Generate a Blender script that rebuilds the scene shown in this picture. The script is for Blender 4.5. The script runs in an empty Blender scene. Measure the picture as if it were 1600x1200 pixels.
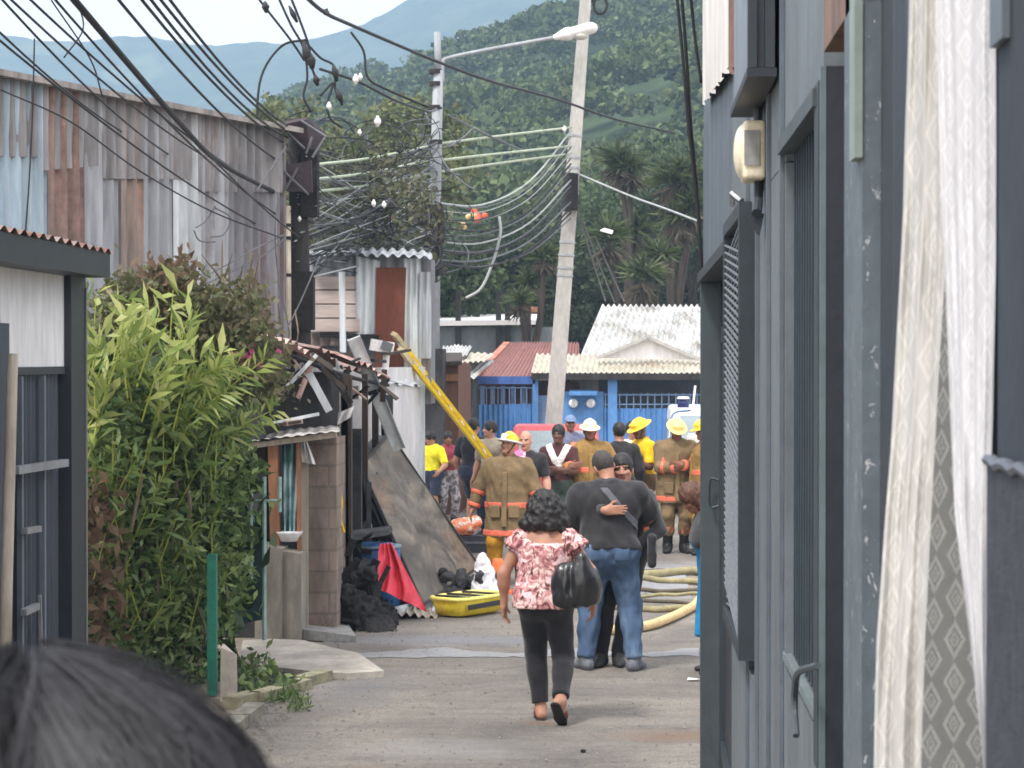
import bpy, math, random
import numpy as np
from mathutils import Vector, Matrix
random.seed(7); RNG = np.random.default_rng(11)
D = bpy.data; SC = bpy.context.scene; COL = SC.collection
R = math.radians
# ------------------------------------------------------------------ camera
FPX, EYE = 3600.0, 2.6
VX, VY = 986.0, 562.0
_b = math.atan(38 / FPX); _a = math.atan(186 / FPX * math.cos(_b))
_ca, _sa, _cb, _sb = math.cos(_a), math.sin(_a), math.cos(_b), math.sin(_b)
RIGHT = np.array([_ca, _sa, 0]); FWD = np.array([-_sa * _cb, _ca * _cb, -_sb]); UP = np.array([-_sa * _sb, _ca * _sb, _cb])
CAM = np.array([0, 0, EYE])
def ray(x, y): return FWD * FPX + RIGHT * (x - 800) + UP * (600 - y)
def P(x, y, Y):                       # point of the place seen at photo pixel x,y at street distance Y
    r = ray(x, y); return CAM + r * (Y / r[1])
def G(x, y, z=0.0):                   # same, on the ground
    r = ray(x, y); return CAM + r * ((z - EYE) / r[2])
def PX(x, y, X):                      # same, on a wall plane X = const
    r = ray(x, y); return CAM + r * (X / r[0])
cd = D.cameras.new('camera'); cam = D.objects.new('camera', cd); COL.objects.link(cam)
M = Matrix(((RIGHT[0], UP[0], -FWD[0], 0), (RIGHT[1], UP[1], -FWD[1], 0), (RIGHT[2], UP[2], -FWD[2], EYE), (0, 0, 0, 1)))
cam.matrix_world = M
cd.sensor_width = 36; cd.lens = FPX / 1600 * 36; cd.clip_start = 0.05; cd.clip_end = 9000
cd.dof.use_dof = True; cd.dof.focus_distance = 19.0; cd.dof.aperture_fstop = 18
SC.camera = cam
# ------------------------------------------------------------------ materials
def S(r, g, b, k=1.0):
    f = lambda u: (u / 12.92 if u <= .04045 else ((u + .055) / 1.055) ** 2.4)
    return tuple(min(.9, k * f(v / 255)) for v in (r, g, b))
class NT:
    def __init__(s, name):
        s.m = D.materials.new(name); s.m.use_nodes = True; s.t = s.m.node_tree; s.n = s.t.nodes
        s.p = s.n['Principled BSDF']; s.out = s.n['Material Output']
    def add(s, t, **kw):
        n = s.n.new(t)
        for k, v in kw.items():
            if k in n.inputs: n.inputs[k].default_value = v
            else: setattr(n, k, v)
        return n
    def link(s, a, b): s.t.links.new(a, b)
    def coord(s, scale=(1, 1, 1), kind='Object'):
        c = s.add('ShaderNodeTexCoord'); m = s.add('ShaderNodeMapping'); m.inputs['Scale'].default_value = scale
        s.link(c.outputs[kind], m.inputs['Vector']); return m.outputs['Vector']
    def noise(s, vec, scale, detail=4, rough=.6, dist=0.):
        n = s.add('ShaderNodeTexNoise'); n.inputs['Scale'].default_value = scale; n.inputs['Detail'].default_value = detail
        n.inputs['Roughness'].default_value = rough; n.inputs['Distortion'].default_value = dist
        s.link(vec, n.inputs['Vector']); return n.outputs['Fac']
    def ramp(s, fac, stops, interp='LINEAR'):
        r = s.add('ShaderNodeValToRGB'); e = r.color_ramp.elements; r.color_ramp.interpolation = interp
        while len(e) < len(stops): e.new(.5)
        for q, (p, c) in zip(e, stops): q.position = p; q.color = (*c, 1) if len(c) == 3 else c
        s.link(fac, r.inputs['Fac']); return r.outputs['Color']
    def mix(s, fac, a, b, mode='MIX'):
        m = s.add('ShaderNodeMix', data_type='RGBA', blend_type=mode)
        for sock, v in ((m.inputs[0], fac), (m.inputs[6], a), (m.inputs[7], b)):
            if isinstance(v, (int, float)): sock.default_value = v
            elif isinstance(v, tuple): sock.default_value = (*v, 1)
            else: s.link(v, sock)
        return m.outputs[2]
    def math(s, op, a, b=None, c=None):
        m = s.add('ShaderNodeMath', operation=op)
        for i, v in enumerate((a, b, c)):
            if v is None: continue
            if isinstance(v, (int, float)): m.inputs[i].default_value = v
            else: s.link(v, m.inputs[i])
        return m.outputs[0]
    def bump(s, h, strength=.3, dist=.02):
        b = s.add('ShaderNodeBump'); b.inputs['Strength'].default_value = strength; b.inputs['Distance'].default_value = dist
        s.link(h, b.inputs['Height']); s.link(b.outputs['Normal'], s.p.inputs['Normal'])
    def base(s, c): 
        if isinstance(c, tuple): s.p.inputs['Base Color'].default_value = (*c, 1)
        else: s.link(c, s.p.inputs['Base Color'])
def sc3(c, k): return tuple(min(.95, v * k) for v in c)
def mat(name, col, rough=.75, var=.22, scale=4., metal=0., bump=.0, bscale=30., spec=.35, stretch=(1, 1, 1), col2=None, lo=.35, hi=.65, bdist=.01, sheen=0.):
    t = NT(name); v = t.coord(stretch)
    n = t.noise(v, scale, 5, .65)
    a, b = (sc3(col, 1 - var), sc3(col, 1 + var)) if col2 is None else (col, col2)
    c = t.ramp(n, [(lo, a), (hi, b)])
    n2 = t.noise(v, scale * 7, 3, .6)
    c = t.mix(.5, c, t.ramp(n2, [(.3, (.72,) * 3), (.7, (1.18,) * 3)]), 'MULTIPLY') if var > 0 else c
    t.base(c); t.p.inputs['Roughness'].default_value = rough; t.p.inputs['Metallic'].default_value = metal
    t.p.inputs['Specular IOR Level'].default_value = spec
    if sheen: t.p.inputs['Sheen Weight'].default_value = sheen
    if bump: t.bump(t.noise(v, bscale, 4, .6), bump, bdist)
    return t.m
def zinc(name, col, rust=.3, rustcol=None, rough=.55, dirt=.5, top=None):
    t = NT(name); v = t.coord((1, 1, .16)); v2 = t.coord((1, 1, 1))
    n = t.noise(v, 2.2, 6, .7)
    c = t.ramp(n, [(.25, sc3(col, .62)), (.5, col), (.8, sc3(col, 1.25))])
    rn = t.math('ADD', t.noise(v, 1.3, 6, .75), t.math('MULTIPLY', t.noise(v2, 6, 4, .7), .25))
    rc = rustcol or S(120, 80, 62)
    f = t.ramp(rn, [(.78 - rust * .55, (0,) * 3), (.93 - rust * .5, (1,) * 3)])
    c = t.mix(f, c, t.ramp(t.noise(v2, 9, 4), [(.3, sc3(rc, .7)), (.7, sc3(rc, 1.3))]))
    d = t.ramp(t.noise(v, 5.5, 4, .6), [(.35, (1 - dirt,) * 3), (.62, (1,) * 3)])
    c = t.mix(1.0, c, d, 'MULTIPLY')
    t.base(c); t.p.inputs['Roughness'].default_value = rough; t.p.inputs['Metallic'].default_value = .0
    t.p.inputs['Specular IOR Level'].default_value = .4
    t.bump(t.noise(v2, 25, 3), .15, .01)
    return t.m
def leafmat(name, cols, rough=.5, trans=.25, spec=.3):
    t = NT(name); g = t.add('ShaderNodeNewGeometry')
    st = [(i / max(1, len(cols) - 1), c) for i, c in enumerate(cols)]
    c = t.ramp(g.outputs['Random Per Island'], st)
    v = t.coord((1, 1, 1)); n = t.noise(v, 1.1, 3)
    c = t.mix(.75, c, t.ramp(n, [(.3, (.55,) * 3), (.7, (1.3,) * 3)]), 'MULTIPLY')
    t.base(c); t.p.inputs['Roughness'].default_value = rough; t.p.inputs['Specular IOR Level'].default_value = spec
    tr = t.add('ShaderNodeBsdfTranslucent'); t.link(c, tr.inputs['Color'])
    mx = t.add('ShaderNodeMixShader'); mx.inputs[0].default_value = trans
    t.link(t.p.outputs[0], mx.inputs[1]); t.link(tr.outputs[0], mx.inputs[2]); t.link(mx.outputs[0], t.out.inputs['Surface'])
    return t.m
# ------------------------------------------------------------------ objects
def tag(o, label=None, cat=None, group=None, kind=None):
    if label: o['label'] = label
    if cat: o['category'] = cat
    if group: o['group'] = group
    if kind: o['kind'] = kind
    return o
def thing(name, label, cat, loc=(0, 0, 0), rz=0, group=None):
    o = D.objects.new(name, None); COL.objects.link(o); o.location = tuple(float(v) for v in loc); o.rotation_euler = (0, 0, rz)
    o.empty_display_size = .2
    return tag(o, label, cat, group)
def link_mesh(name, me, mats, parent=None, smooth=False):
    me.name = name
    for m in (mats if isinstance(mats, (list, tuple)) else [mats]): me.materials.append(m)
    if smooth: me.polygons.foreach_set('use_smooth', [True] * len(me.polygons))
    o = D.objects.new(name, me); COL.objects.link(o)
    if parent is not None: o.parent = parent
    return o
def mesh_np(name, V, Fc, mats, parent=None, smooth=False, midx=None, world=True):
    V = np.asarray(V, dtype=np.float32)
    me = D.meshes.new(name)
    if parent is not None and world:                      # V in world coordinates -> parent's frame (things are placed by location + z rotation)
        V = V - np.array(parent_loc(parent), dtype=np.float32)
        rz = root_rz(parent)
        if rz:
            c, s = math.cos(-rz), math.sin(-rz); V = V @ np.array([[c, s, 0], [-s, c, 0], [0, 0, 1]], dtype=np.float32)
    if isinstance(Fc, np.ndarray):
        k = Fc.shape[1]; n = len(Fc)
        me.vertices.add(len(V)); me.vertices.foreach_set('co', V.ravel())
        me.loops.add(n * k); me.loops.foreach_set('vertex_index', Fc.astype(np.int32).ravel())
        me.polygons.add(n); me.polygons.foreach_set('loop_start', np.arange(0, n * k, k, dtype=np.int32))
        me.polygons.foreach_set('loop_total', np.full(n, k, dtype=np.int32))
        me.update(calc_edges=True); me.validate()
    else:
        me.from_pydata([tuple(map(float, v)) for v in V], [], Fc)
    if midx is not None: me.polygons.foreach_set('material_index', np.asarray(midx, dtype=np.int32))
    return link_mesh(name, me, mats, parent, smooth)
def parent_loc(p):
    l = np.zeros(3)
    while p is not None: l = l + np.array(p.location); p = p.parent
    return l
def root_rz(p):
    while p.parent is not None: p = p.parent
    return p.rotation_euler[2]
class MB:
    def __init__(s): s.V = []; s.F = []; s.I = []; s.mi = 0
    def raw(s, V, Fc):
        b = len(s.V); s.V += [np.asarray(v, float) for v in V]; s.F += [tuple(b + i for i in f) for f in Fc]; s.I += [s.mi] * len(Fc); return s
    def hexa(s, p):      # 8 points: bottom loop 0-3, top loop 4-7
        return s.raw(p, [(3, 2, 1, 0), (4, 5, 6, 7), (0, 1, 5, 4), (1, 2, 6, 5), (2, 3, 7, 6), (3, 0, 4, 7)])
    def box(s, x0, x1, y0, y1, z0, z1):
        return s.hexa([(x0, y0, z0), (x1, y0, z0), (x1, y1, z0), (x0, y1, z0), (x0, y0, z1), (x1, y0, z1), (x1, y1, z1), (x0, y1, z1)])
    def slab(s, quad, vec):      # quad of points thickened along vec
        q = [np.asarray(v, float) for v in quad]; v = np.asarray(vec, float)
        return s.hexa(q + [a + v for a in q])
    def beam(s, a, b, w, h, up=(0, 0, 1)):
        a, b = np.asarray(a, float), np.asarray(b, float); d = b - a; d /= np.linalg.norm(d)
        u = np.asarray(up, float)
        if abs(d @ u) > .97: u = np.array([0, 1., 0])
        x = np.cross(d, u); x /= np.linalg.norm(x); z = np.cross(x, d)
        q = [a - x * w / 2 - z * h / 2, a + x * w / 2 - z * h / 2, a + x * w / 2 + z * h / 2, a - x * w / 2 + z * h / 2]
        return s.hexa([q[0], q[1], q[2], q[3]] + [p + (b - a) for p in q])
    def tube(s, pts, r, n=6, cap=True):
        pts = [np.asarray(p, float) for p in pts]; m = len(pts)
        rr = r if hasattr(r, '__len__') else [r] * m
        b = len(s.V); pu = None
        for i, p in enumerate(pts):
            d = pts[min(i + 1, m - 1)] - pts[max(i - 1, 0)]; d = d / (np.linalg.norm(d) + 1e-9)
            if pu is None: pu = np.array([0, 0, 1.]) if abs(d[2]) < .9 else np.array([1., 0, 0])
            x = np.cross(d, pu); x /= np.linalg.norm(x) + 1e-9; pu = np.cross(x, d)
            for k in range(n):
                t = 2 * math.pi * k / n; s.V.append(p + rr[i] * (math.cos(t) * x + math.sin(t) * pu))
        for i in range(m - 1):
            for k in range(n):
                k2 = (k + 1) % n; s.F.append((b + i * n + k, b + i * n + k2, b + (i + 1) * n + k2, b + (i + 1) * n + k)); s.I.append(s.mi)
        if cap:
            s.F.append(tuple(b + k for k in range(n))[::-1]); s.I.append(s.mi)
            s.F.append(tuple(b + (m - 1) * n + k for k in range(n))); s.I.append(s.mi)
        return s
    def prism(s, poly, vec):
        poly = [np.asarray(p, float) for p in poly]; n = len(poly); v = np.asarray(vec, float)
        return s.raw(poly + [p + v for p in poly], [tuple(range(n))[::-1], tuple(range(n, 2 * n))] + [(i, (i + 1) % n, n + (i + 1) % n, n + i) for i in range(n)])
    def ball(s, c, r, n=12, m=8):
        c = np.asarray(c, float); r = np.asarray(r if hasattr(r, '__len__') else (r,) * 3, float)
        b = len(s.V)
        for i in range(m + 1):
            ph = math.pi * i / m
            for k in range(n):
                t = 2 * math.pi * k / n; s.V.append(c + r * np.array([math.sin(ph) * math.cos(t), math.sin(ph) * math.sin(t), math.cos(ph)]))
        for i in range(m):
            for k in range(n):
                k2 = (k + 1) % n; s.F.append((b + i * n + k, b + (i + 1) * n + k, b + (i + 1) * n + k2, b + i * n + k2)); s.I.append(s.mi)
        return s
    def corr(s, quad, n, depth, vec=None, rows=6, wob=0.0, prof='sin', seed=0, thick=.004):
        # corrugated sheet: quad (bl, br, tr, tl); ribs run bl->tl; n ribs; depth along the normal
        bl, br, tr, tl = [np.asarray(p, float) for p in quad]
        nn = np.cross(br - bl, tl - bl); nn /= np.linalg.norm(nn)
        if vec is not None and nn @ np.asarray(vec) < 0: nn = -nn
        rg = np.random.default_rng(abs(int(seed)) + 1); k = max(2, n * (8 if prof == 'sin' else 6)); b = len(s.V)
        ph = rg.uniform(0, 6, 6)
        def off(u, v):
            if prof == 'sin': o = math.sin(u * n * 2 * math.pi)
            else:
                f = (u * n) % 1; o = 1 if .12 < f < .5 else (-1 if f > .62 or f < .0 else 0)
            return depth / 2 * o + wob * (math.sin(5 * u + ph[0] + 2 * v) * math.sin(3 * v + ph[1]) + .5 * math.sin(13 * u + ph[2]) * math.sin(7 * v + ph[3]))
        for j in range(rows + 1):
            v = j / rows
            for i in range(k + 1):
                u = i / k; p = (bl * (1 - u) + br * u) * (1 - v) + (tl * (1 - u) + tr * u) * v
                s.V.append(p + nn * off(u, v))
        for j in range(rows):
            for i in range(k):
                a = b + j * (k + 1) + i; s.F.append((a, a + 1, a + k + 2, a + k + 1)); s.I.append(s.mi)
        return s
    def build(s, name, mats, parent=None, smooth=False):
        return mesh_np(name, np.array(s.V), s.F, mats, parent, smooth, s.I)
def catenary(a, b, sag, n=14):
    a, b = np.asarray(a, float), np.asarray(b, float)
    return [a * (1 - t) + b * t - np.array([0, 0, 4 * sag * t * (1 - t)]) for t in np.linspace(0, 1, n)]
def smooth_path(pts, n=6):
    pts = [np.asarray(p, float) for p in pts]; o = []
    e = [2 * pts[0] - pts[1]] + pts + [2 * pts[-1] - pts[-2]]
    for i in range(1, len(e) - 2):
        for t in np.linspace(0, 1, n, endpoint=False):
            p0, p1, p2, p3 = e[i - 1:i + 3]
            o.append(.5 * (2 * p1 + (p2 - p0) * t + (2 * p0 - 5 * p1 + 4 * p2 - p3) * t * t + (3 * p1 - p0 - 3 * p2 + p3) * t ** 3))
    o.append(pts[-1]); return o
# ------------------------------------------------------------------ signed distance shapes
def nrm(v): v = np.asarray(v, float); return v / (np.linalg.norm(v) + 1e-12)
def rotx(a): c, s = math.cos(a), math.sin(a); return np.array([[1, 0, 0], [0, c, -s], [0, s, c]])
def roty(a): c, s = math.cos(a), math.sin(a); return np.array([[c, 0, s], [0, 1, 0], [-s, 0, c]])
def rotz(a): c, s = math.cos(a), math.sin(a); return np.array([[c, -s, 0], [s, c, 0], [0, 0, 1]])
class SDF:
    def __init__(s): s.pr = []; s.sub = []; s.cut = []
    def cone(s, a, b, ra, rb, k=.03, cap=False, flat=None):
        a, b = np.asarray(a, float), np.asarray(b, float); m = max(ra, rb)
        s.pr.append(('c', (a, b, ra, rb, cap, flat), k, np.minimum(a, b) - m, np.maximum(a, b) + m)); return s
    def ell(s, c, r, Rm=None, k=.03):
        c = np.asarray(c, float); r = np.asarray(r, float); m = r.max() if Rm is not None else r
        s.pr.append(('e', (c, r, Rm), k, c - m, c + m)); return s
    def box(s, c, h, Rm=None, rd=.01, k=.01):
        c = np.asarray(c, float); h = np.asarray(h, float); m = np.linalg.norm(h) if Rm is not None else h
        s.pr.append(('b', (c, h, Rm, rd), k, c - m, c + m)); return s
    @staticmethod
    def ev(kind, a, p):
        if kind == 'c':
            A, B, ra, rb, cap, flat = a; ba = B - A; L2 = ba @ ba + 1e-12
            q = p - A; t = (q @ ba) / L2; tc = np.clip(t, 0, 1)
            d = q - (np.maximum(t, 0) if cap else tc)[..., None] * ba
            if flat is not None:
                ax, f = flat; d = d + (d @ ax)[..., None] * ax * (1 / f - 1)
            r = np.sqrt((d * d).sum(-1)) - (ra + (rb - ra) * tc)
            if flat is not None and f < 1: r = r * (.5 + .5 * f)
            if cap: r = np.maximum(r, (t - 1) * math.sqrt(L2))
            return r
        if kind == 'e':
            c, r, Rm = a; q = p - c
            if Rm is not None: q = q @ Rm
            k0 = np.sqrt(((q / r) ** 2).sum(-1)); k1 = np.sqrt(((q / r ** 2) ** 2).sum(-1)) + 1e-9
            return k0 * (k0 - 1) / k1
        c, h, Rm, rd = a; q = p - c
        if Rm is not None: q = q @ Rm
        q = np.abs(q) - (h - rd); return np.sqrt((np.maximum(q, 0) ** 2).sum(-1)) + np.minimum(q.max(-1), 0) - rd
    def field(s, h):
        lo = np.min([p[3] for p in s.pr], 0) - 3 * h; hi = np.max([p[4] for p in s.pr], 0) + 3 * h
        n = np.maximum(4, np.ceil((hi - lo) / h).astype(int) + 1)
        Fd = np.full(n, 1.0, dtype=np.float32)
        ax = [lo[i] + h * np.arange(n[i]) for i in range(3)]
        def region(pr):
            m = pr[2] + 3 * h
            i0 = np.clip(np.floor((pr[3] - m - lo) / h).astype(int), 0, n - 1); i1 = np.clip(np.ceil((pr[4] + m - lo) / h).astype(int) + 1, 1, n)
            sl = tuple(slice(i0[i], i1[i]) for i in range(3))
            g = np.stack(np.meshgrid(*[ax[i][sl[i]] for i in range(3)], indexing='ij'), -1)
            return sl, g
        for pr in s.pr:
            sl, g = region(pr); d = s.ev(pr[0], pr[1], g); f = Fd[sl]; k = pr[2]
            if k > 0:
                hh = np.maximum(k - np.abs(f - d), 0) / k; Fd[sl] = np.minimum(f, d) - hh * hh * k / 4
            else: Fd[sl] = np.minimum(f, d)
        for pr in s.sub:
            sl, g = region(pr); Fd[sl] = np.maximum(Fd[sl], -s.ev(pr[0], pr[1], g))
        if s.cut:
            g = np.stack(np.meshgrid(*ax, indexing='ij'), -1)
            for pt, nn in s.cut: Fd = np.maximum(Fd, (g - np.asarray(pt)) @ np.asarray(nn, float))   # keeps the side where (p-pt).n < 0
        return Fd, lo
    def mesh(s, h):
        Fd, lo = s.field(h); ins = Fd < 0
        c = [(i, j, k) for i in (0, 1) for j in (0, 1) for k in (0, 1)]
        n = np.array(Fd.shape); sl = lambda o: tuple(slice(o[i], n[i] - 1 + o[i]) for i in range(3))
        cnt = sum(ins[sl(o)].astype(np.int8) for o in c)
        act = (cnt > 0) & (cnt < 8); idx = np.argwhere(act)
        ids = np.full(act.shape, -1, dtype=np.int64); ids[act] = np.arange(len(idx))
        val = {o: Fd[idx[:, 0] + o[0], idx[:, 1] + o[1], idx[:, 2] + o[2]] for o in c}
        acc = np.zeros((len(idx), 3)); w = np.zeros(len(idx))
        for o in c:
            for a in range(3):
                if o[a] == 0:
                    q = list(o); q[a] = 1; q = tuple(q); f0, f1 = val[o], val[q]; m = (f0 < 0) != (f1 < 0)
                    t = np.where(m, f0 / np.where(m, f0 - f1, 1), 0)
                    pos = np.tile(np.array(o, float), (len(idx), 1)); pos[:, a] += t
                    acc[m] += pos[m]; w[m] += 1
        V = lo + h * (idx + acc / w[:, None])
        Q = []
        for a in range(3):
            b, d = (a + 1) % 3, (a + 2) % 3
            s0 = [slice(None)] * 3; s1 = [slice(None)] * 3; s0[a] = slice(0, -1); s1[a] = slice(1, None)
            ch = ins[tuple(s0)] != ins[tuple(s1)]; e = np.argwhere(ch)
            e = e[(e[:, b] > 0) & (e[:, d] > 0) & (e[:, b] < n[b] - 1) & (e[:, d] < n[d] - 1)]
            sgn = ins[e[:, 0], e[:, 1], e[:, 2]]
            def cell(db, dd):
                q = e.copy(); q[:, b] += db; q[:, d] += dd; return ids[q[:, 0], q[:, 1], q[:, 2]]
            q = np.stack([cell(-1, -1), cell(0, -1), cell(0, 0), cell(-1, 0)], 1)
            q[~sgn] = q[~sgn][:, ::-1]; Q.append(q)
        Q = np.concatenate(Q); Q = Q[(Q >= 0).all(1)]
        return V, Q
def vnormals(V, Q):
    fn = np.cross(V[Q[:, 2]] - V[Q[:, 0]], V[Q[:, 3]] - V[Q[:, 1]]); N = np.zeros_like(V)
    for k in range(4): np.add.at(N, Q[:, k], fn)
    return N / (np.linalg.norm(N, axis=1, keepdims=True) + 1e-12)
def wav(p, f, seed, aniso=(1, 1, 1)):
    rg = np.random.default_rng(seed); o = np.zeros(len(p))
    q = p * np.array(aniso)
    q = q + .35 / f * np.sin(q[:, [1, 2, 0]] * f * .9 + seed)
    for i in range(7):
        k = rg.normal(size=3); k /= np.linalg.norm(k); o += np.sin(q @ k * f * rg.uniform(.7, 1.9) + rg.uniform(0, 6.28))
    return o / 3.5
def sdf_obj(name, sd, h, mats, parent=None, fold=0, ff=30, aniso=(1, 1, 1), seed=1, midf=None, world=False, rough=None):
    V, Q = sd.mesh(h)
    if fold:
        N = vnormals(V, Q); d = wav(V, ff, seed, aniso); d2 = wav(V, ff * 2.3, seed + 5, aniso)
        V = V + N * (fold * (1 - np.abs(d)) * .8 + fold * .45 * d2 - fold * .3)[:, None]
    mi = midf(V[Q].mean(1)) if midf else None
    return mesh_np(name, V, Q, mats, parent, True, mi, world)
# ------------------------------------------------------------------ leaves
def leaf_mesh(C, size, aspect=.45, up=.3, rg=RNG, dirs=None, fold=.25, droop=0.):
    n = len(C); d = rg.normal(size=(n, 3)) if dirs is None else dirs + rg.normal(size=(n, 3)) * .25
    d[:, 2] += up if dirs is None else 0
    d /= np.linalg.norm(d, axis=1, keepdims=True)
    r = rg.normal(size=(n, 3)); r[:, 2] *= .5; x = np.cross(d, r); x /= np.linalg.norm(x, axis=1, keepdims=True); nn = np.cross(x, d)
    L = (size * rg.uniform(.6, 1.35, n))[:, None]; W = L * aspect * .5
    b = C - d * L * .5; m = b + d * L * .45
    t = C + d * L * .5 - np.array([0, 0, 1]) * L * droop
    V = np.stack([b, m + x * W + nn * W * fold, t, m - x * W + nn * W * fold], 1).reshape(-1, 3)
    i = np.arange(n)[:, None] * 4
    return V, np.concatenate([i + np.array([[0, 1, 2]]), i + np.array([[0, 2, 3]])], 0)
# ------------------------------------------------------------------ people
def skinmat(name, c): 
    t = NT(name); v = t.coord(); n = t.noise(v, 14, 3)
    t.base(t.ramp(n, [(.3, sc3(c, .86)), (.7, sc3(c, 1.1))])); t.p.inputs['Roughness'].default_value = .55
    t.p.inputs['Subsurface Weight'].default_value = .0; return t.m
def cloth(name, c, var=.18, sheen=.2, scale=9): return mat(name, c, .9, var, scale, spec=.15, sheen=sheen, bump=.12, bscale=220, bdist=.002)
SK = dict(tan=skinmat('skin_tan', S(176, 128, 104)), brown=skinmat('skin_brown', S(140, 96, 76)), dark=skinmat('skin_dark', S(104, 72, 60)), pale=skinmat('skin_pale', S(200, 150, 126)))
M_EYE = mat('eye_dark', (.02, .017, .016), .3, 0); M_LIP = mat('lip', S(140, 82, 76), .5, .05); M_BROW = mat('brow_hair', (.022, .018, .016), .8, 0)
M_HAIR = mat('hair_black', (.018, .016, .016), .5, .4, 40, spec=.4, bump=.5, bscale=120, bdist=.006)
M_HAIRB = mat('hair_brown', S(92, 62, 48), .55, .4, 30, bump=.5, bscale=110, bdist=.006)
M_HAIRG = mat('hair_short_grey', S(70, 66, 64), .7, .3, 40, bump=.4, bscale=260, bdist=.002)
FWDL = np.array([0, 1., 0])
def ik(a, b, l1, l2, pole):
    a, b = np.asarray(a, float), np.asarray(b, float); d = b - a; L = np.linalg.norm(d)
    if L > (l1 + l2) * .998: b = a + d / L * (l1 + l2) * .998; d = b - a; L = np.linalg.norm(d)
    x = (l1 * l1 - l2 * l2 + L * L) / (2 * L); y = math.sqrt(max(0, l1 * l1 - x * x)); u = d / L
    p = np.asarray(pole, float); p = p - u * (p @ u); return a + u * x + nrm(p) * y, b
class Body:
    """joints of one figure, local frame: +y faces forward, +x its right, feet at z = 0"""
    def __init__(s, h=1.72, fem=False, b=1.0, lean=0, side=0, twist=0, hip=(0, 0), drop=0, arms=None, feet=None, head=(0, 0, 0), belly=0, knee=None, bust=1.0):
        k = h / 1.72; s.k = k; s.b = b; s.fem = fem; s.belly = belly; s.bust = bust
        s.T = rotz(R(twist)) @ roty(R(side)) @ rotx(-R(lean)); s.hz = .93 * k - drop
        s.o = np.array([hip[0], hip[1], s.hz])
        t = lambda x, y, z: s.o + s.T @ (np.array([x, y, z - .93]) * k)
        s.t = t
        sw = .165 if fem else .19
        s.sh = {1: t(sw * b ** .6, 0, 1.385), -1: t(-sw * b ** .6, 0, 1.385)}
        s.neck0, s.neck1 = t(0, -.01, 1.42), t(0, .015, 1.53)
        s.Hm = s.T @ rotz(R(head[0])) @ roty(R(head[2])) @ rotx(-R(head[1]))
        s.hc = s.neck1 + s.Hm @ (np.array([0, .015, .088]) * k)
        s.el, s.wr, s.hd, s.th, s.curl = {}, {}, {}, {}, {}
        arms = arms or {}
        for q in (1, -1):
            a = dict(w=(q * .10, .06, -.52), pole=(q * .3, -1, 0), curl=.45); a.update(arms.get(q, {}))
            w = s.sh[q] + (np.array(a['w'], float) * k if 'abs' not in a else 0)
            if 'abs' in a: w = np.array(a['abs'], float)
            s.el[q], s.wr[q] = ik(s.sh[q], w, .29 * k, .255 * k, a['pole'])
            s.hd[q] = nrm(a.get('hd', s.wr[q] - s.el[q])); th = np.array(a.get('thumb', (0, 1, .2)), float)
            s.th[q] = nrm(th - s.hd[q] * (th @ s.hd[q])); s.curl[q] = a['curl']
        s.hp, s.kn, s.an, s.fd = {}, {}, {}, {}
        feet = feet or {}
        for q in (1, -1):
            f = dict(p=(q * .11, 0, .085), dir=(q * .2, 1, 0)); f.update(feet.get(q, {}))
            s.hp[q] = s.o + s.T @ np.array([q * .09 * k, 0, 0]) * 1.0
            if knee and q in knee: pole = knee[q]
            else: pole = (q * .15, 1, 0)
            s.kn[q], s.an[q] = ik(s.hp[q] - np.array([0, 0, .02]), np.array(f['p']) * np.array([1, 1, k]), .435 * k, .425 * k, pole)
            s.fd[q] = nrm(f['dir'])
    def torso(s, d, g=0.0, lowcut=None):
        k, b, t, T = s.k, s.b, s.t, s.T; w = .94 if s.fem else 1.0
        e = lambda c, r, kk=.06: d.ell(t(*c), (np.array(r) * k + g), T.T.T, kk)
        e((0, 0, .97), (.165 * b * (1.06 if s.fem else 1), .115 * b, .12))
        e((0, .01 + .02 * s.belly, 1.10), (.148 * b * w, .105 * b + .05 * s.belly, .15))
        e((0, 0, 1.29), (.168 * b * w, .118 * b, .165))
        if s.belly: e((0, .07, 1.08), (.13 * b, .09 + .05 * s.belly, .13))
        for q in (1, -1):
            e((q * .085, -.055, .92), (.09 * b, .08 * b, .1))
            if s.fem: e((q * .078, .095 * b, 1.25), (.07 * s.bust, .065 * s.bust, .072 * s.bust), .05)
            else: e((q * .08, .06, 1.32), (.085 * b, .06 * b, .075), .06)
        sx = abs(np.linalg.norm(s.sh[1] - s.sh[-1])) / 2 / k - .035
        d.cone(t(-sx, -.005, 1.378), t(sx, -.005, 1.378), .058 * k + g, .058 * k + g, .07)
        d.cone(t(-.055, -.02, 1.43), t(.055, -.02, 1.43), .045 * k + g * .6, .045 * k + g * .6, .07)
    def arm(s, d, q, g=0, upto=1.0, cap=False, start=0.):
        k, b = s.k, (s.b - 1) * .7 + 1; f = .88 if s.fem else 1.0
        a, e, w = s.sh[q], s.el[q], s.wr[q]; r = np.array([.058, .046, .043, .029]) * k * b * f
        if upto <= .5:
            t = upto / .5; d.cone(a, a + (e - a) * t, r[0] + g, r[0] + (r[1] - r[0]) * t + g * 1.15, .04, cap)
        else:
            d.cone(a, e, r[0] + g, r[1] + g, .04)
            t = (upto - .5) / .5; d.cone(e, e + (w - e) * t, r[2] + g, r[2] + (r[3] - r[2]) * t + g * 1.15, .03, cap)
            if g == 0: d.ell(e + (w - e) * .28, np.array([.046, .046, .075]) * k * b * f, s.basis(w - e), .04)
    @staticmethod
    def basis(z):
        z = nrm(z); x = np.cross([0.3, 1, .2], z); x = nrm(x); return np.stack([x, np.cross(z, x), z], 1)
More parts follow.
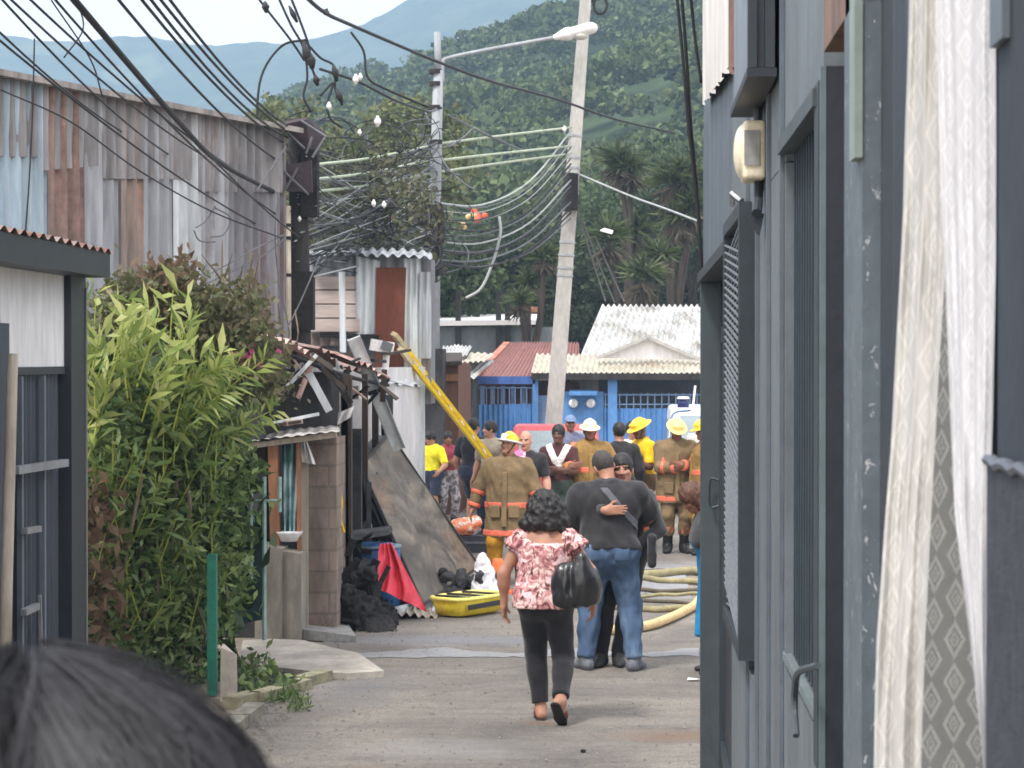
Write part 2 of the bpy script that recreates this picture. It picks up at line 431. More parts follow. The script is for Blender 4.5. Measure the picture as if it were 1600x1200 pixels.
    def hand(s, d, q, g=0):
        k = s.k * (.92 if s.fem else 1.0); w, hd, th = s.wr[q], s.hd[q], s.th[q]
        n = np.cross(th, hd) * q; B = np.stack([th, hd, n], 1)
        d.cone(w - hd * .02 * k, w + hd * .03 * k, .027 * k, .03 * k, .02, flat=(n, .7))
        d.box(w + hd * .052 * k, np.array([.04, .048, .0145]) * k, B, .014 * k, .02)
        c = s.curl[q]
        for i, (o, L) in enumerate(((.03, .072), (.0105, .08), (-.009, .075), (-.028, .058))):
            p0 = w + (hd * .092 + th * o) * k; a1 = c * (.55 + .08 * i); a2 = c * (1.35 + .1 * i)
            sp = th * o * 1.5
            d1 = nrm(hd * math.cos(a1) + n * math.sin(a1) + sp); d2 = nrm(hd * math.cos(a2) + n * math.sin(a2) + sp)
            p1 = p0 + d1 * L * .52 * k; p2 = p1 + d2 * L * .52 * k
            d.cone(p0 - d1 * .012, p1, .0095 * k, .0085 * k, .006); d.cone(p1, p2, .0085 * k, .007 * k, .004)
        p0 = w + (hd * .03 + th * .034) * k; d1 = nrm(hd * .62 + th * .62 + n * .35 * c); p1 = p0 + d1 * .042 * k
        d2 = nrm(hd * .9 + th * .25 + n * .5 * c); d.cone(p0, p1, .0125 * k, .0105 * k, .012); d.cone(p1, p1 + d2 * .032 * k, .0105 * k, .008 * k, .004)
    def leg(s, d, q, g=0, upto=1.0, cap=False):
        k, b = s.k, s.b ** .8; f = 1.04 if s.fem else 1.0
        h, kn, an = s.hp[q], s.kn[q], s.an[q]; r = np.array([.088 * f, .058, .054, .037]) * k * b
        if upto <= .5:
            t = upto / .5; d.cone(h, h + (kn - h) * t, r[0] + g, r[0] + (r[1] - r[0]) * t + g * 1.2, .05, cap)
        else:
            d.cone(h, kn, r[0] + g, r[1] + g, .05); t = (upto - .5) / .5
            d.cone(kn, kn + (an - kn) * t, r[2] + g, r[2] + (r[3] - r[2]) * t + g * 1.1, .03, cap)
            if True:
                m = nrm(an - kn); bk = nrm(np.array([0, -1., 0]) + 1e-6); bk = bk - m * (bk @ m)
                d.ell(kn + (an - kn) * .3 + bk * .012 * k, np.array([.05, .052, .11]) * k * b + g * .8, s.basis(an - kn), .04)
    def foot(s, d, q, g=0, toe=.17):
        k = s.k; an, fd = s.an[q], s.fd[q]; dn = np.cross(np.cross(fd, [0, 0, -1.]), fd); dn = nrm(dn)
        hl = an + (dn * .045 - fd * .035) * k; bl = an + (dn * .055 + fd * .1) * k; te = an + (dn * .062 + fd * toe) * k
        d.cone(an, hl, .037 * k + g, .033 * k + g, .03); d.cone(an + fd * .02 * k, bl, .036 * k + g, .03 * k + g, .03); d.cone(hl, bl, .033 * k + g, .032 * k + g, .03)
        d.cone(bl, te, .034 * k + g, .024 * k + g, .03, flat=(dn, .8))
    def head_prims(s, d, g=0):
        k, c, Hm = s.k, s.hc, s.Hm; p = lambda *v: c + Hm @ (np.array(v) * k)
        d.ell(p(0, -.012, .035), np.array([.076, .096, .096]) * k + g, Hm, .03)
        d.ell(p(0, .03, -.045), np.array([.056, .062, .068]) * k + g, Hm, .04)
    def head(s, d):
        k, c, Hm = s.k, s.hc, s.Hm; p = lambda *v: c + Hm @ (np.array(v) * k)
        s.head_prims(d); d.ell(p(0, .07, -.088), np.array([.03, .025, .022]) * k, Hm, .02)
        d.cone(p(0, .088, .018), p(0, .104, -.022), .009 * k, .0155 * k, .014)
        for q in (1, -1):
            d.ell(p(q * .015, .094, -.026), np.array([.012, .011, .009]) * k, Hm, .008)
            d.ell(p(q * .077, -.008, -.005), np.array([.011, .024, .034]) * k, Hm @ rotz(q * .35), .01)
            d.ell(p(q * .042, .066, -.018), np.array([.022, .02, .017]) * k, Hm, .02)
            d.ell(p(q * .032, .08, .03), np.array([.026, .014, .009]) * k, Hm, .012)
            d.sub.append(('e', (p(q * .032, .092, .008), np.array([.017, .012, .009]) * k, Hm), 0, p(q * .032, .092, .008) - .03, p(q * .032, .092, .008) + .03))
        d.ell(p(0, .082, -.053), np.array([.024, .013, .0065]) * k, Hm, .008); d.ell(p(0, .08, -.066), np.array([.021, .013, .0075]) * k, Hm, .008)
        d.cone(s.neck0, s.neck1 + (c - s.neck1) * .3, (.056 if not s.fem else .05) * k, (.055 if not s.fem else .047) * k, .04)
    def face_idx(s, C):
        q = (C - s.hc) @ s.Hm / s.k; m = np.zeros(len(C), dtype=np.int32); fr = q[:, 1] > .045
        ax = np.abs(q[:, 0])
        m[fr & (((ax - .032) / .013) ** 2 + ((q[:, 2] - .008) / .006) ** 2 < 1)] = 1
        m[fr & (np.abs(ax - .034) < .023) & (np.abs(q[:, 2] - .029 + .15 * (ax - .03)) < .006)] = 3
        m[fr & (ax < .024) & (np.abs(q[:, 2] + .06) < .012) & (q[:, 1] > .075)] = 2
        return m
def make_body(root, B, skin, h=.0105, barefoot=()):
    d = SDF(); B.torso(d)
    for q in (1, -1):
        B.arm(d, q); B.hand(d, q); B.leg(d, q); B.foot(d, q)
    B.head(d)
    return sdf_obj('body', d, h, [SK[skin], M_EYE, M_LIP, M_BROW], root, midf=B.face_idx)
def top(root, name, B, m, g=.014, sleeve=.3, hem=.92, fold=.006, h=.0105, collar=None, flare=0, neck=None, seed=1, ff=26, midf=None):
    d = SDF(); B.torso(d, g)
    for q in (1, -1):
        if sleeve > 0: B.arm(d, q, g, sleeve, True)
    k = B.k
    if flare: d.cone(B.t(0, 0, 1.12), B.t(0, 0, hem - .01), .15 * k * B.b + g, (.15 + flare) * k * B.b + g, .08, False, flat=(B.T @ FWDL, .74))
    if collar: d.cone(B.neck0 - B.T @ np.array([0, 0, .02]), B.neck0 + (B.neck1 - B.neck0) * collar, .075 * k + g * .6, .066 * k + g * .6, .05, True)
    d.cut.append((B.t(0, 0, hem), B.T @ np.array([0, -.0, -1.])))
    if neck is not None: d.cut.append((B.t(0, neck[0], neck[1]), B.T @ nrm(neck[2])))
    return sdf_obj(name, d, h, m, root, fold, ff, (1, 1, .7), seed, midf)
def trousers(root, name, B, m, g=.016, upto=.97, fold=.007, h=.0105, seed=2, waist=1.02, ff=24, belt=None):
    d = SDF(); k = B.k
    e = lambda c, r: d.ell(B.t(*c), np.array(r) * k + g, B.T, .05)
    e((0, 0, .96), (.165 * B.b * (1.06 if B.fem else 1), .118 * B.b, .12)); 
    d.cone(B.t(0, 0, .97), B.t(0, .005, waist), .16 * k * B.b + g, .152 * k * B.b + g, .04, True, flat=(B.T @ FWDL, .76))
    for q in (1, -1):
        e((q * .085, -.055, .92), (.09 * B.b, .08 * B.b, .1)); B.leg(d, q, g, upto, True)
    d.cut.append((B.t(0, 0, waist), B.T @ np.array([0, 0, 1.])))
    return sdf_obj(name, d, h, m, root, fold, ff, (1, 1, .6), seed)
def shoes(root, name, B, m, g=.01, sole=None, h=.008):
    for q in (1, -1):
        d = SDF(); B.foot(d, q, g, .185); d.cone(B.an[q], B.an[q] + nrm(B.kn[q] - B.an[q]) * .03, .045, .047, .03, True)
        sdf_obj(name, d, h, m, root)
def boots(root, B, m, hgt=.6, h=.0105, band=None):
    for q in (1, -1):
        d = SDF(); B.foot(d, q, .018, .19); d.cone(B.an[q], B.an[q] + (B.kn[q] - B.an[q]) * hgt, .062, .078, .04, True)
        o = sdf_obj('boot', d, h, m, root)
        if band:
            d = SDF(); a = B.an[q] + (B.kn[q] - B.an[q]) * hgt * .9; b = B.an[q] + (B.kn[q] - B.an[q]) * hgt * 1.15; d.cone(a, b, .085, .088, 0, True); sdf_obj('reflective_band', d, h, band, o)
def hair_cap(root, B, m, g=.013, low=-.02, front=.055, fold=.006, extra=None, h=.0085, name='hair'):
    d = SDF(); k, c, Hm = B.k, B.hc, B.Hm
    d.ell(c + Hm @ (np.array([0, -.014, .036]) * k), np.array([.077, .096, .097]) * k + g, Hm, .02)
    if extra: extra(d, B)
    # clear the face: an ellipsoid in front and a plane below
    fc = c + Hm @ (np.array([0, front + .085, -.035]) * k); d.sub.append(('e', (fc, np.array([.085, .095, .10]) * k, Hm), 0, fc - .13, fc + .13))
    if low is not None: d.cut.append((c + Hm @ (np.array([0, 0, low]) * k), Hm @ nrm([0, .35, -1.])))
    return sdf_obj(name, d, h, m, root, fold, 60, (1, 1, .5))
def helmet(root, B, shell, brimm, shieldm=None, tilt=0):
    k, c, Hm = B.k, B.hc, B.Hm @ rotx(R(-tilt)); p = lambda *v: c + Hm @ (np.array(v) * k)
    d = SDF(); d.ell(p(0, -.01, .055), np.array([.098, .124, .105]) * k, Hm, 0)
    for x in (-.045, 0, .045): d.cone(p(x, -.11, .10), p(x, .085, .105), .02 * k, .02 * k, .02)
    d.ell(p(0, -.01, .155 - .02), np.array([.02, .10, .03]) * k, Hm, .02)
    d.cut.append((p(0, 0, .04), Hm @ np.array([0, 0, -1.])))
    o = sdf_obj('helmet', d, .0085, shell, root)
    d = SDF(); d.ell(p(0, -.018, .045), np.array([.138, .205, .020]) * k, Hm, 0); d.sub.append(('e', (p(0, -.005, .03), np.array([.085, .105, .04]) * k, Hm), 0, p(0, 0, 0) - .15, p(0, 0, 0) + .15))
    sdf_obj('brim', d, .0085, brimm, o)
    if shieldm:
        d = SDF(); d.box(p(0, .125, .085), np.array([.034, .006, .042]) * k, Hm @ rotx(R(22)), .004); sdf_obj('front_shield', d, .005, shieldm, o)
    d = SDF()                      # chin strap
    for q in (1, -1): d.cone(p(q * .081, .0, .03), p(q * .05, .055, -.085), .008 * k, .008 * k, .005)
    d.cone(p(-.05, .055, -.085), p(.05, .055, -.085), .009 * k, .009 * k, .005); sdf_obj('chin_strap', d, .006, M_STRAP, o)
    return o
M_STRAP = cloth('dark_webbing', (.03, .03, .032))
M_ORB = mat('orange_reflective_band', S(240, 122, 94, .85), .5, .18, 30, spec=.5)
M_SILB = mat('silver_reflective_band', S(190, 185, 178), .4, .15, 30, spec=.6)
def band_on(root, name, d, a, b, m, h=.009, par=None):
    # a ring: the garment's own shape, cut between two planes
    ax = nrm(np.asarray(b) - np.asarray(a)); d.cut += [(a, -ax), (b, ax)]; return sdf_obj(name, d, h, m, par or root)
def coat(root, B, m, g=.035, hem=.68, bands=(.74, 1.12), sleeves=(.62, .92), fold=.011, seed=3, band_m=None):
    band_m = band_m or M_ORB
    def shape(gg):
        d = SDF(); B.torso(d, gg); k = B.k
        d.cone(B.t(0, 0, 1.15), B.t(0, 0, hem - .02), .165 * k * B.b + gg, .215 * k * B.b + gg, .09, True, flat=(B.T @ FWDL, .84))
        return d
    d = shape(g)
    for q in (1, -1): B.arm(d, q, g * .75, .97, True)
    d.cone(B.neck0 - B.T @ np.array([0, 0, .03]), B.neck0 + (B.neck1 - B.neck0) * .75, .078 * B.k, .082 * B.k, .03, True)
    d.cut.append((B.t(0, 0, hem), B.T @ np.array([0, 0, -1.])))
    o = sdf_obj('coat', d, .0105, m, root, fold, 22, (1, 1, .8), seed)
    for z in bands: band_on(root, 'reflective_band', shape(g + .009), B.t(0, 0, z - .035), B.t(0, 0, z + .035), band_m, par=o)
    for q in (1, -1):
        for u in sleeves:
            d = SDF(); B.arm(d, q, g * .75 + .011, .97, True)
            f = (lambda v: B.sh[q] + (B.el[q] - B.sh[q]) * v * 2 if v < .5 else B.el[q] + (B.wr[q] - B.el[q]) * (v - .5) * 2)
            band_on(root, 'reflective_band', d, f(u - .045), f(u + .045), band_m, par=o)
    d = SDF()                                                     # front storm flap and pockets
    d.box(B.t(0, .158 * B.b + g, 1.0), np.array([.032, .026, .32]) * B.k, B.T @ rotx(R(5)), .01); sdf_obj('front_flap', d, .009, m, o)
    for q in (1, -1):
        d = SDF(); d.box(B.t(q * .11, .155 * B.b + g, .86), np.array([.065, .022, .075]) * B.k, B.T @ rotz(-q * .35), .012); sdf_obj('pocket', d, .009, m, o)
    return o
def person(label, loc, yaw, group=None, cat='person', **kw):
    root = thing('person', label, cat, loc, R(yaw), group); return root, Body(**kw)
# ------------------------------------------------------------------ cast
def floral():
    t = NT('floral_blouse'); v = t.coord(); 
    n = t.noise(v, 16, 4, .6, 1.4); c = t.ramp(n, [(.34, S(112, 64, 70)), (.43, S(178, 116, 118)), (.52, S(204, 150, 148)), (.6, S(238, 214, 208))])
    n2 = t.noise(t.coord((1.3, 1, .6)), 11, 3, .5, 2.0); c = t.mix(t.ramp(n2, [(.54, (0,) * 3), (.62, (1,) * 3)]), c, S(88, 50, 46))
    n3 = t.noise(t.coord((1, 1.2, 1.1)), 9, 2, .5, 1.); c = t.mix(t.ramp(n3, [(.58, (0,) * 3), (.66, (1,) * 3)]), c, S(240, 205, 208))
    t.base(c); t.p.inputs['Roughness'].default_value = .85; return t.m
def denim():
    t = NT('faded_denim'); v = t.coord((1, 1, .45)); n = t.noise(v, 3.6, 6, .6)
    c = t.ramp(n, [(.32, S(54, 74, 102)), (.52, S(78, 102, 132)), (.72, S(128, 150, 176))])
    t.base(c); t.p.inputs['Roughness'].default_value = .9; return t.m
def camo(name, a, b, c3):
    t = NT(name); n = t.noise(t.coord(), 12, 3, .5, 1.); t.base(t.ramp(n, [(.42, a), (.5, b), (.6, c3)])); t.p.inputs['Roughness'].default_value = .9; return t.m
C_FLOR, C_DEN = floral(), denim()
C_BLACK = cloth('black_cotton', (.034, .034, .037)); C_BLK2 = cloth('black_trousers', (.026, .026, .03)); C_DGREY = cloth('dark_grey_knit', (.06, .062, .068))
C_TAN = mat('tan_turnout', S(128, 109, 80, .92), .9, .22, 6, bump=.15, bscale=120, bdist=.003); C_TAN2 = mat('golden_turnout', S(158, 126, 72, .85), .9, .22, 6, bump=.15, bscale=120, bdist=.003)
C_OCH = mat('ochre_turnout', S(186, 136, 38, .9), .9, .2, 6); C_YEL = cloth('yellow_shirt', S(240, 196, 30, .9)); C_HIVIS = cloth('bright_yellow_shirt', S(240, 228, 50, .95))
C_MAR = cloth('maroon_shirt', S(150, 62, 78)); C_CAMO = camo('grey_camo', S(95, 92, 96), S(140, 136, 138), S(175, 170, 172)); C_NAVY = cloth('navy_shorts', S(44, 52, 70)); C_NAVT = cloth('dark_tee', S(38, 40, 48))
C_OLIV = cloth('dark_olive', S(66, 76, 70)); C_WHT = cloth('white_cotton', S(226, 224, 222)); C_PINK = cloth('pink_bib', S(240, 130, 170)); C_BLUE = mat('blue_dress', S(40, 136, 190, .9), .8, .2, 7)
C_BEIG = cloth('beige_shirt', S(150, 140, 122)); C_GRY = cloth('grey_blue_shirt', S(112, 116, 140)); C_RED = cloth('dark_red_shirt', S(78, 46, 48))
M_SHOE = mat('dark_shoe', (.03, .03, .033), .6, .2); M_RUB = mat('black_rubber', (.016, .016, .016), .5, .2); M_SHW = mat('pale_shoe', S(205, 200, 192), .7, .15); M_SHG = mat('grey_sneaker', S(104, 108, 116), .7, .3, 40)
M_HELW = mat('cream_helmet', S(240, 232, 196), .35, .06, 8, spec=.5); M_HELY = mat('yellow_helmet', S(246, 206, 56), .35, .08, 8, spec=.5); M_HELP = mat('white_brim', S(228, 224, 220), .4, .08, spec=.5); M_HELC = mat('pale_yellow_helmet', S(242, 222, 140), .35, .06, spec=.5)
M_LEATH = mat('black_leather', (.02, .021, .023), .28, .3, 12, spec=.6, bump=.3, bscale=14, bdist=.02)
M_METAL = mat('bright_metal', S(190, 190, 188), .25, .1, metal=.9)
def gz(x, y, z=0): return tuple(G(x, y, z))
# --- woman walking away
B_ = dict(h=1.62, fem=True, b=1.16, lean=2, twist=-6, head=(12, 8, -4), arms={-1: dict(abs=(-.30, .05, .83), pole=(-1, -.5, 0), hd=(.05, .12, -1), thumb=(.35, 1, 0), curl=.55), 1: dict(abs=(.345, .04, .85), pole=(1, -.6, 0), hd=(-.05, .1, -1), thumb=(-.3, 1, 0), curl=.6)},
          feet={-1: dict(p=(-.035, .10, .085), dir=(-.12, 1, 0)), 1: dict(p=(.115, -.20, .185), dir=(.22, .62, -.72))}, knee={1: (.1, 1, .2)})
W, B = person('woman in a pink floral blouse and black trousers walking away', gz(852, 1127), 0, **B_)
make_body(W, B, 'tan', .008)
d = SDF(); B.torso(d, .02); d.cone(B.t(0, -.01, 1.14), B.t(0, -.015, .86), .185, .215, .09, False, flat=(FWDL, .74))
for q in (1, -1): B.arm(d, q, .026, .19, True)
d.cut += [(B.t(0, 0, .875), np.array([0, 0, -1.])), (B.t(0, -.07, 1.385), nrm([0, -.45, 1.]))]
sdf_obj('blouse', d, .008, C_FLOR, W, .009, 26, (1, 1, .45), 4)
for q in (1, -1):                                              # ruffled cap sleeves
    d = SDF(); a = B.sh[q]; e = B.el[q]; u = nrm(e - a); d.cone(a - u * .01, a + u * .085, .078, .108, .02, True); d.sub.append(('c', (a + u * .03, a + u * .2, .07, .105, False, None), 0, a - .3, a + .3))
    sdf_obj('ruffle_sleeve', d, .007, C_FLOR, W, .008, 55, (1, 1, .4), 6)
trousers(W, 'trousers', B, C_BLK2, .017, .95, .005, .008)
for q in (1, -1):                                              # flat slip-on sandals
    d = SDF(); an, fd = B.an[q], B.fd[q]; dn = nrm(np.cross(np.cross(fd, [0, 0, -1.]), fd)); k = B.k
    d.cone(an + (dn * .088 - fd * .05) * k, an + (dn * .09 + fd * .1) * k, .04, .045, .02, flat=(dn, .4)); d.cone(an + (dn * .09 + fd * .1) * k, an + (dn * .09 + fd * .17) * k, .045, .034, .02, flat=(dn, .4))
    o = sdf_obj('sandal', d, .006, M_RUB, W)
    d = SDF(); d.cone(an + (dn * .05 + fd * .09) * k, an + (dn * .05 + fd * .13) * k, .047, .043, .01, True); sdf_obj('strap', d, .006, mat('red_strap', S(112, 44, 40), .6), o)
def bob(d, B):
    k = B.k; p = lambda *v: B.hc + B.Hm @ (np.array(v) * k); r = np.random.default_rng(3)
    d.ell(p(0, -.05, -.02), (.118, .10, .13), B.Hm, .05); 
    for q in (-1, 1): d.ell(p(q * .095, -.03, -.07), (.06, .075, .09), B.Hm, .04)
    d.ell(p(-.15, -.03, -.10), (.055, .06, .045), B.Hm, .03); d.ell(p(.125, -.04, -.115), (.05, .06, .045), B.Hm, .03); d.ell(p(0, -.09, -.10), (.12, .06, .07), B.Hm, .04)
    for i in range(110):
        a = r.uniform(2.4, 7.0); z = r.uniform(-.18, .10); w_ = .128 if z < .02 else .105; d.ell(p(w_ * math.cos(a), w_ * .85 * math.sin(a) - .03, z), (r.uniform(.012, .03), r.uniform(.012, .03), .022), B.Hm, .015)
ho = hair_cap(W, B, M_HAIR, .022, None, .06, .012, bob, .007)
def strands(name, par, B, n, m, rg, top=(.0, -.02, .14), L=(.16, .30), out=.12, rad=.0016, seg=6):
    mb = MB(); k = B.k
    for i in range(n):
        a = rg.uniform(2.3, 7.1); u = rg.uniform(.15, 1); l = rg.uniform(*L); pts = []
        for j in range(seg + 1):
            t = u * .35 + j / seg * .9; ph = min(t * 1.5, 1.75); r0 = math.sin(min(ph, 1.57)) * (out + .018 * rg.uniform(-.4, 1) + .02 * max(0, ph - 1.2)); z = math.cos(ph) * .125 - max(0, t - 1.0) * l * .5
            pts.append(B.hc + B.Hm @ (np.array([math.cos(a + .12 * math.sin(5 * t + i)) * r0, math.sin(a) * r0 * .95 - .03, z + .03]) * k))
        mb.tube(pts, [rad] * seg + [rad * .4], 3, False)
    return mb.build(name, m, par)
strands('loose_strand', ho, B, 1100, M_HAIR, np.random.default_rng(5), out=.142, rad=.0012)
for o in list(ho.children): tag(o, kind=None)
# handbag on her right arm
hb = thing('handbag', 'shiny black handbag hanging from the right shoulder of the woman in the floral blouse', 'handbag', gz(905, 1127))
wl = np.array(gz(852, 1127)); hl = np.array(hb.location)
def wp(x, y, z): return wl + np.array([x, y, z]) - hl
d = SDF(); d.ell(wp(.285, -.19, 1.0), (.105, .07, .14), None, 0); d.ell(wp(.27, -.19, 1.09), (.06, .045, .14), None, .06); d.ell(wp(.16, -.17, 1.0), (.105, .07, .165), None, .03); d.box(wp(.2, -.17, .90), (.13, .06, .05), None, .04, .05); d.ell(wp(.345, -.14, .98), (.07, .07, .13), None, .04)
sdf_obj('bag_body', d, .008, M_LEATH, hb, .012, 30, (1, 1, .4), 9)
mb = MB()
for dx in (-.02, .05): mb.tube(smooth_path([wp(.24 + dx, -.24, 1.2), wp(.225 + dx * .6, -.20, 1.32), wp(.19 + dx * .4, -.10, 1.42), wp(.185 + dx * .4, .0, 1.435), wp(.20 + dx * .4, .09, 1.36), wp(.25, .1, 1.2)], 5), .011, 6)
mb.build('strap', M_LEATH, hb, True)
mb = MB(); mb.beam(wp(.27, -.275, 1.02), wp(.30, -.28, 1.0), .025, .03); mb.build('clasp', M_METAL, hb)
# --- embracing couple
ML = np.array(gz(956, 1047))
MAN, B = person('heavyset man in a black t-shirt and faded jeans seen from behind hugging someone', tuple(ML), 0, h=1.83, b=1.32, lean=7, side=-1, belly=.5, head=(22, 22, -14), hip=(-.02, 0),
    arms={-1: dict(abs=(-.20, .36, 1.18), pole=(-1, -.75, -.9)), 1: dict(abs=(.22, .50, 1.18), pole=(1, -.5, -.5))}, feet={-1: dict(p=(-.215, .02, .085), dir=(-.5, 1, 0)), 1: dict(p=(.185, -.03, .085), dir=(.4, 1, 0))})
make_body(MAN, B, 'tan', .009)
top(MAN, 't_shirt', B, C_BLACK, .032, .44, .945, .015, .009, collar=.35, seed=7, ff=17)
trousers(MAN, 'jeans', B, C_DEN, .020, .985, .017, .009, 12, 1.0, 20)
for q in (1, -1):
    d = SDF(); e_ = B.t(q * .095, -.055, .925); d.ell(e_, np.array([.098, .092, .11]) * B.k * 1.17 + .026, None, 0); c_ = B.t(q * .10, -.2, .93); d.cut += [(c_ + [.062, 0, 0], np.array([1., 0, 0])), (c_ - [.062, 0, 0], np.array([-1., 0, 0])), (c_ + [0, 0, .055], np.array([0, 0, 1.])), (c_ - [0, 0, .085], np.array([0, 0, -1.])), (B.t(0, -.06, .9), np.array([0, 1., 0]))]
    sdf_obj('pocket', d, .008, C_DEN, MAN)
shoes(MAN, 'shoe', B, M_SHG)
hair_cap(MAN, B, M_HAIRG, .006, -.055, .045, .002, name='cropped_hair')
d = SDF(); B.torso(d, .042); a, b = B.t(-.07, -.1, 1.47), B.t(.26, -.1, 1.08); u = nrm(b - a); s_ = nrm(np.cross(u, [0, 1., 0])); mid = (a + b) / 2
d.cut += [(mid + s_ * .026, s_), (mid - s_ * .026, -s_), (B.t(0, -.02, 1), np.array([0, 1., 0])), (B.t(0, 0, 1.10), np.array([0, 0, -1.])), (B.t(.0, 0, 1.445), np.array([0, 0, 1.]))]
sb = thing('shoulder_bag', 'small black shoulder bag with a grey strap across the hugging man\'s back', 'bag', tuple(ML))
sdf_obj('strap', d, .008, cloth('grey_webbing', S(92, 94, 100)), sb)
d = SDF(); d.box(np.array([.335, .07, 1.0]), (.035, .12, .14), None, .03); sdf_obj('bag_body', d, .009, C_BLACK, sb, .006, 25)
HUG, B = person('person in black hugged by the man in jeans', tuple(ML + np.array([.10, .33, 0])), 180, h=1.77, b=1.0, lean=2, side=0, head=(-4, 0, 6), hip=(0, -.03),
    arms={1: dict(abs=(.15, .50, 1.35), pole=(1, .15, -.15), hd=(-1, .06, .03), thumb=(-.15, 0, 1), curl=.12), -1: dict(abs=(-.12, .22, 1.02), pole=(-1, -.3, -.3), hd=(1, .2, -.1), thumb=(0, 0, 1), curl=.2)}, feet={1: dict(p=(.19, .05, .085), dir=(.3, 1, 0)), -1: dict(p=(.05, 0, .085), dir=(-.1, 1, 0))})
make_body(HUG, B, 'tan', .008)
top(HUG, 'sweater', B, C_DGREY, .016, .97, .88, .006, .009, collar=.5, seed=9)
trousers(HUG, 'trousers', B, C_BLK2, .02, .98, .007, .009, 14); shoes(HUG, 'shoe', B, M_SHOE)
hair_cap(HUG, B, M_HAIR, .012, -.03, .05, .004)
# --- firefighters
FG = 'firefighters in the street'
def fire(label, loc, yaw, coatm, shell, brimm, skin, hem=.68, bands=(.74, 1.08), bootm=M_RUB, bb=M_ORB, trm=None, shield=None, sleeves=(.62, .92), hgt=.6, coat_on=True, **kw):
    r, B = person(label, loc, yaw, FG, 'firefighter', **kw); r.name = 'firefighter'
    make_body(r, B, skin, .011)
    if coat_on: coat(r, B, coatm, .034, hem, bands, sleeves, seed=int(loc[0] * 7) % 50 + 20)
    trousers(r, 'trousers', B, trm or coatm, .024 if coat_on else .03, .8, .012, .011, 22); boots(r, B, bootm, hgt, .011, bb)
    helmet(r, B, shell, brimm, shield, kw.get('head', (0, 0, 0))[1] * .3 + 6); return r, B
fire('firefighter in a long tan coat and white-brimmed yellow helmet beside the scorched panel', gz(794, 913), 172, C_TAN, M_HELY, M_HELP, 'tan', .56, (.61, .93), trm=C_OCH, shield=M_HELP, bb=None, hgt=.78,
     h=1.71, b=1.2, head=(-20, -12, -4), arms={1: dict(w=(.2, .03, -.5), pole=(1, -1, 0)), -1: dict(w=(-.2, .08, -.5), pole=(-1, -1, 0))}, feet={1: dict(p=(.15, .02, .085)), -1: dict(p=(-.15, -.03, .085))})
cross = {1: dict(w=(-.20, .27, -.26), pole=(1, -.3, -.8), hd=(-1, .1, .15), thumb=(0, .3, 1)), -1: dict(w=(.16, .30, -.22), pole=(-1, -.3, -.8), hd=(1, .05, .1), thumb=(0, .3, 1))}
fire('firefighter in a golden coat and cream helmet facing the camera beside the concrete pole', gz(921, 868), 188, C_TAN2, M_HELW, M_HELW, 'brown', .66, (.72, 1.12), shield=M_HELP, h=1.76, b=1.12, head=(0, 4, 0),
     arms={1: dict(w=(.06, .30, -.22), pole=(1, -.6, -.8), hd=(-.7, .5, .3), thumb=(0, .2, 1)), -1: dict(w=(-.10, .22, -.40), pole=(-1, -.8, -.4))})
r, B = fire('firefighter in a bright yellow shirt and yellow helmet seen from the side', gz(1006, 858), 118, C_TAN2, M_HELY, M_HELY, 'dark', trm=C_TAN, coat_on=False, h=1.75, b=1.0, head=(10, 14, 0), lean=2,
     arms={1: dict(w=(.08, .12, -.46), pole=(.5, -1, 0)), -1: dict(w=(-.05, .30, -.20), pole=(-.5, -1, -.6), hd=(.3, 1, .1))})
top(r, 'shirt', B, C_YEL, .024, .46, .90, .010, .0105, collar=.7, seed=31)
fire('firefighter with folded arms in a tan coat and pale yellow helmet looking down', gz(1056, 863), 184, C_TAN, M_HELC, M_HELC, 'brown', .66, (.72, 1.16), h=1.76, b=1.16, head=(8, 18, 0), arms=cross)
fire('firefighter in a yellow helmet half hidden by the dark house corner', gz(1103, 866), 100, C_TAN2, M_HELY, M_HELY, 'brown', h=1.75, b=1.05, head=(15, 6, 0))
# --- bystanders
BG = 'bystanders behind the firefighters'
def by(label, loc, yaw, skin, topm, legm, sleeve=.35, upto=.96, hem=.9, hair=M_HAIR, shoem=M_SHOE, collar=.4, hairkw={}, **kw):
    r, B = person(label, loc, yaw, BG, 'person', **kw); make_body(r, B, skin, .011)
    top(r, 'shirt', B, topm, .018, sleeve, hem, .008, .011, collar=collar, seed=int(abs(loc[0]) * 13) % 60 + 3)
    trousers(r, 'trousers' if upto > .7 else 'shorts', B, legm, .022, upto, .008, .011); shoes(r, 'shoe', B, shoem, h=.01)
    if hair: hair_cap(r, B, hair, **{**dict(g=.012, low=-.04, fold=.004, h=.0095), **hairkw})
    return r, B
by('man with short dark hair in a black jacket seen from behind', gz(968, 862), 14, 'tan', C_BLACK, C_BLK2, .97, h=1.72, b=1.12)
by('person in a white shirt partly hidden behind the man in the black jacket', tuple(G(987, 850)), 200, 'tan', C_WHT, C_NAVY, .4, h=1.70, head=(20, 0, 0))
r, B = by('man with folded arms and a white towel round his neck', gz(873, 869), 176, 'dark', C_RED, C_OLIV, .36, h=1.71, b=.98, head=(-8, 2, 0), arms=cross)
tw = thing('towel', 'white towel draped round the neck of the man with folded arms', 'towel', tuple(r.location), R(176))
for q in (1, -1):
    d = SDF(); B.torso(d, .034 + .004 * q); a, b = B.t(q * .14, 0, 1.50), B.t(-q * .05, 0, 1.10); u = nrm(b - a); s_ = nrm(np.cross(u, [0, 1., 0])); mid = (a + b) / 2
    d.cut += [(mid + s_ * .042, s_), (mid - s_ * .042, -s_), (B.t(0, -.05, 1), np.array([0, -1., 0])), (B.t(0, 0, 1.14), np.array([0, 0, -1.]))]
    sdf_obj('towel_fold', d, .009, C_WHT, tw, .006, 40)
